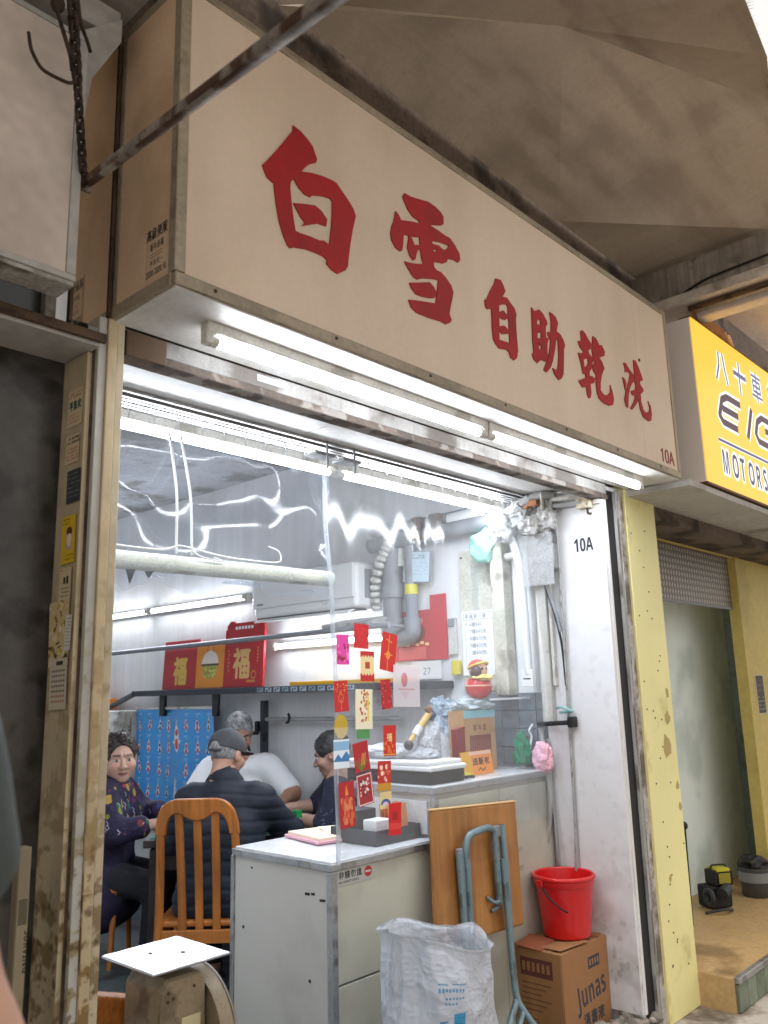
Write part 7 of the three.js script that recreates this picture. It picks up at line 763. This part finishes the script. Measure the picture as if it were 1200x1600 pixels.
person({ label: 'grey haired man in white T-shirt leaning over the table, looking down', at: [3.48, -2.6], face: [-0.66, 0.75], hips: [0, 0.55, 0], chest: [0, 0.9, 0.06], sh: [[0.19, 1.045, 0.1], [-0.19, 1.045, 0.06]], head: [0.0, 1.262, 0.17], pitch: 0.45, yaw: 0.22, arms: [[[0.335, 0.9, 0.27], [0.235, 0.85, 0.43], [-0.4, -0.9, 0], 0.6], [[-0.31, 0.85, 0.2], [-0.16, 0.82, 0.42], [0, -1, 0], 0.6]], legs: sitLegs(0.5), skin: [0.42, 0.22, 0.14], lookY: -0.003,
  hair: { color: [0.1, 0.095, 0.09], grey: 1, greyColor: [0.34, 0.34, 0.35], vol: 0.006, amp: 0.0035, freq: 75, low: false, nape: -0.04, line: 0.072 },
  wear: ({ wear, torso, neck, up, fore, legs, t }) => { wear('shirt', [...torso.slice(1), torso[0], ...up.map(([a, b]) => [a, [a[0] + (b[0] - a[0]) * 0.82, a[1] + (b[1] - a[1]) * 0.82, a[2] + (b[2] - a[2]) * 0.82], 0.06, 0.058])], 0.014, 0.045, flat(0xf0f1f3, 0.85), 0.009, wrinkle(0.006, 9, 3)); wear('trousers', [...legs.filter((_, i) => i % 3 < 2), torso[0]], 0.011, 0.04, trousers, 0.015); } });
{ const tex = canvasTex(512, 512, (g, w, h) => { g.fillStyle = '#221c38'; g.fillRect(0, 0, w, h); const r = rng(33); for (let i = 0; i < 500; i++) { g.fillStyle = ['#2c2446', '#1a1630', '#352850'][i % 3]; g.fillRect(r() * w, r() * h, 14, 4); }
  const blob = (x, y, s, c) => { g.fillStyle = c; g.beginPath(); g.ellipse(x, y, s, s * (0.7 + 0.5 * r()), r() * 3, 0, 7); g.fill(); }; for (let i = 0; i < 70; i++) { const y = h * (1 - (0.73 + 0.27 * r())), x = r() * w; blob(x, y, 4 + 9 * r(), ['#9c2c3a', '#7d8230', '#1d5c3e', '#2a4474', '#7d3030', '#a88a3c', '#2b4c7c', '#1a4c34', '#3c2850', '#5c2c4c'][i % 10]); } for (let i = 0; i < 26; i++) { g.strokeStyle = '#c9c4d0'; g.lineWidth = 2; g.beginPath(); const x = r() * w, y = h * (0.02 + 0.2 * r()); g.moveTo(x, y); g.lineTo(x + 9, y + 8); g.lineTo(x + 4, y + 14); g.stroke(); } }); tex.wrapS = tex.wrapT = THREE.RepeatWrapping;
  const floral = new THREE.MeshPhysicalMaterial({ map: tex, roughness: 0.8, bumpMap: bumpA, bumpScale: 0.003 });
  person({ label: 'seated woman with short curly black hair and flowered purple jacket, facing us', at: [2.7, -2.85], face: [0.6, 0.8], hips: [0, 0.5, 0], chest: [0, 0.82, 0.03], sh: [[0.165, 0.955, 0.02], [-0.165, 0.95, 0.05]], head: [0.0, 1.145, 0.06], headScale: 1.16, jaw: 1.24, pitch: 0.08, yaw: -0.98, tilt: 0.03, arms: [[[0.24, 0.8, 0.14], [0.09, 0.84, 0.36]], [[-0.23, 0.755, 0.15], [-0.17, 0.805, 0.4]]], legs: sitLegs(0.48), skin: [0.56, 0.34, 0.25], brow: [0.14, 0.09, 0.07],
    hair: { color: [0.03, 0.021, 0.018], grey: 0.25, greyColor: [0.09, 0.06, 0.045], vol: 0.009, amp: 0.012, freq: 48, low: true, nape: -0.04, line: 0.082, side: 0.07 },
    wear: ({ wear, torso, neck, up, fore, legs, t }) => { const f2 = fore.map(([a, b], i) => [a, [a[0] + (b[0] - a[0]) * 0.5, a[1] + (b[1] - a[1]) * 0.5, a[2] + (b[2] - a[2]) * 0.5], 0.045, 0.044]); wear('jacket', [...torso, ...up, ...f2, [[-0.1, 0.36, 0.02], [0.1, 0.36, 0.02], 0.14, 0.14], [[0, 0.955, 0.02], [0, 0.99, 0.015], 0.075, 0.066]], 0.02, 0.05, floral, 0.009, wrinkle(0.006, 10, 6)); wear('trousers', [...legs.filter((_, i) => i % 3 < 2)], 0.015, 0.04, trousers, 0.016); } }); }
{ const tex = canvasTex(128, 128, (g, w, h) => { g.fillStyle = '#23263a'; g.fillRect(0, 0, w, h); const r = rng(5); for (let i = 0; i < 70; i++) { g.strokeStyle = i % 3 ? '#3a3f5c' : '#8a8ea8'; g.lineWidth = 1.5; const x = r() * w, y = r() * h; g.beginPath(); g.moveTo(x, y); g.lineTo(x + 8, y + 3); g.stroke(); } }); tex.wrapS = tex.wrapT = THREE.RepeatWrapping; tex.repeat.set(6, 6);
  person({ label: 'person in dark patterned shirt reaching in, half hidden by the curtain edge', at: [3.49, -1.68], face: [-0.73, -0.68], hips: [0, 0.52, 0], chest: [0, 0.82, 0.02], sh: [[0.16, 0.96, 0.03], [-0.16, 0.97, 0.03]], head: [-0.01, 1.15, 0.06], pitch: 0.3, yaw: -0.1, arms: [[[0.19, 0.795, 0.1], [0.05, 0.825, 0.28], [0.3, -0.9, 0], 0.5], [[-0.2, 0.85, 0.14], [-0.11, 0.85, 0.33], [0, -1, 0], 0.6]], legs: sitLegs(0.5), skin: [0.46, 0.27, 0.2],
    hair: { color: [0.02, 0.018, 0.018], grey: 0.1, vol: 0.008, amp: 0.004, freq: 60, low: false, nape: -0.04, line: 0.07 },
    wear: ({ wear, torso, neck, up, fore, legs, t }) => { wear('shirt', [...torso, ...up.map(([a, b]) => [a, [a[0] + (b[0] - a[0]) * 0.95, a[1] + (b[1] - a[1]) * 0.95, a[2] + (b[2] - a[2]) * 0.95], 0.06, 0.054])], 0.013, 0.045, new THREE.MeshPhysicalMaterial({ map: tex, roughness: 0.8 }), 0.01, wrinkle(0.006, 11, 8)); wear('trousers', [...legs.filter((_, i) => i % 3 < 2), torso[0]], 0.011, 0.04, trousers, 0.016);
      const a = V(0.19, 0.795, 0.1), b = V(0.05, 0.825, 0.28), d = b.clone().sub(a).normalize(), c = a.clone().lerp(b, 0.82); const ring = new THREE.TorusGeometry(0.033, 0.0035, 8, 28).applyQuaternion(new THREE.Quaternion().setFromUnitVectors(V(0, 0, 1), d)).translate(c.x, c.y, c.z); obj('wristwatch', [ring, new THREE.CylinderGeometry(0.014, 0.014, 0.008, 18).translate(c.x, c.y + 0.034, c.z)], M.steel, t); } }); }
person({ label: 'bare armed passer-by in dark grey top, blurred at the left edge', at: [0.155, 0.93], face: [0.8, -0.6], hips: [0, 0.94, 0], chest: [0, 1.28, 0.0], sh: [[0.19, 1.46, 0.0], [-0.19, 1.46, 0.0]], head: [0, 1.7, 0.04], arms: [[[0.23, 1.18, 0.0], [0.12, 1.2, 0.24]], [[-0.25, 1.2, 0.02], [-0.05, 1.27, 0.2], [0.4, -0.8, 0], 0.6]], legs: [[[-0.1, 0.49, 0.03], [-0.1, 0.1, -0.03], -1], [[0.1, 0.49, 0.01], [0.1, 0.1, -0.06], 1]], skin: [0.5, 0.28, 0.19],
  hair: { color: [0.2, 0.2, 0.2], grey: 1, greyColor: [0.45, 0.45, 0.45], vol: 0.012, amp: 0.005, freq: 45, low: true, nape: -0.055, line: 0.07 },
  wear: ({ wear, torso, neck, up, fore, legs, t }) => { wear('shirt', [...torso, ...up.map(([a, b]) => [a, [a[0] + (b[0] - a[0]) * 0.32, a[1] + (b[1] - a[1]) * 0.32, a[2] + (b[2] - a[2]) * 0.32], 0.06, 0.06])], 0.016, 0.05, cloth(0x454e4c, { seed: 140 }), 0.011, wrinkle(0.006, 9, 12)); wear('trousers', [...legs.filter((_, i) => i % 3 < 2), torso[0]], 0.014, 0.04, trousers, 0.016); } });

scene.traverse((o) => { if (o.isMesh) { o.castShadow = true; o.receiveShadow = true; } });
renderer.render(scene, camera);
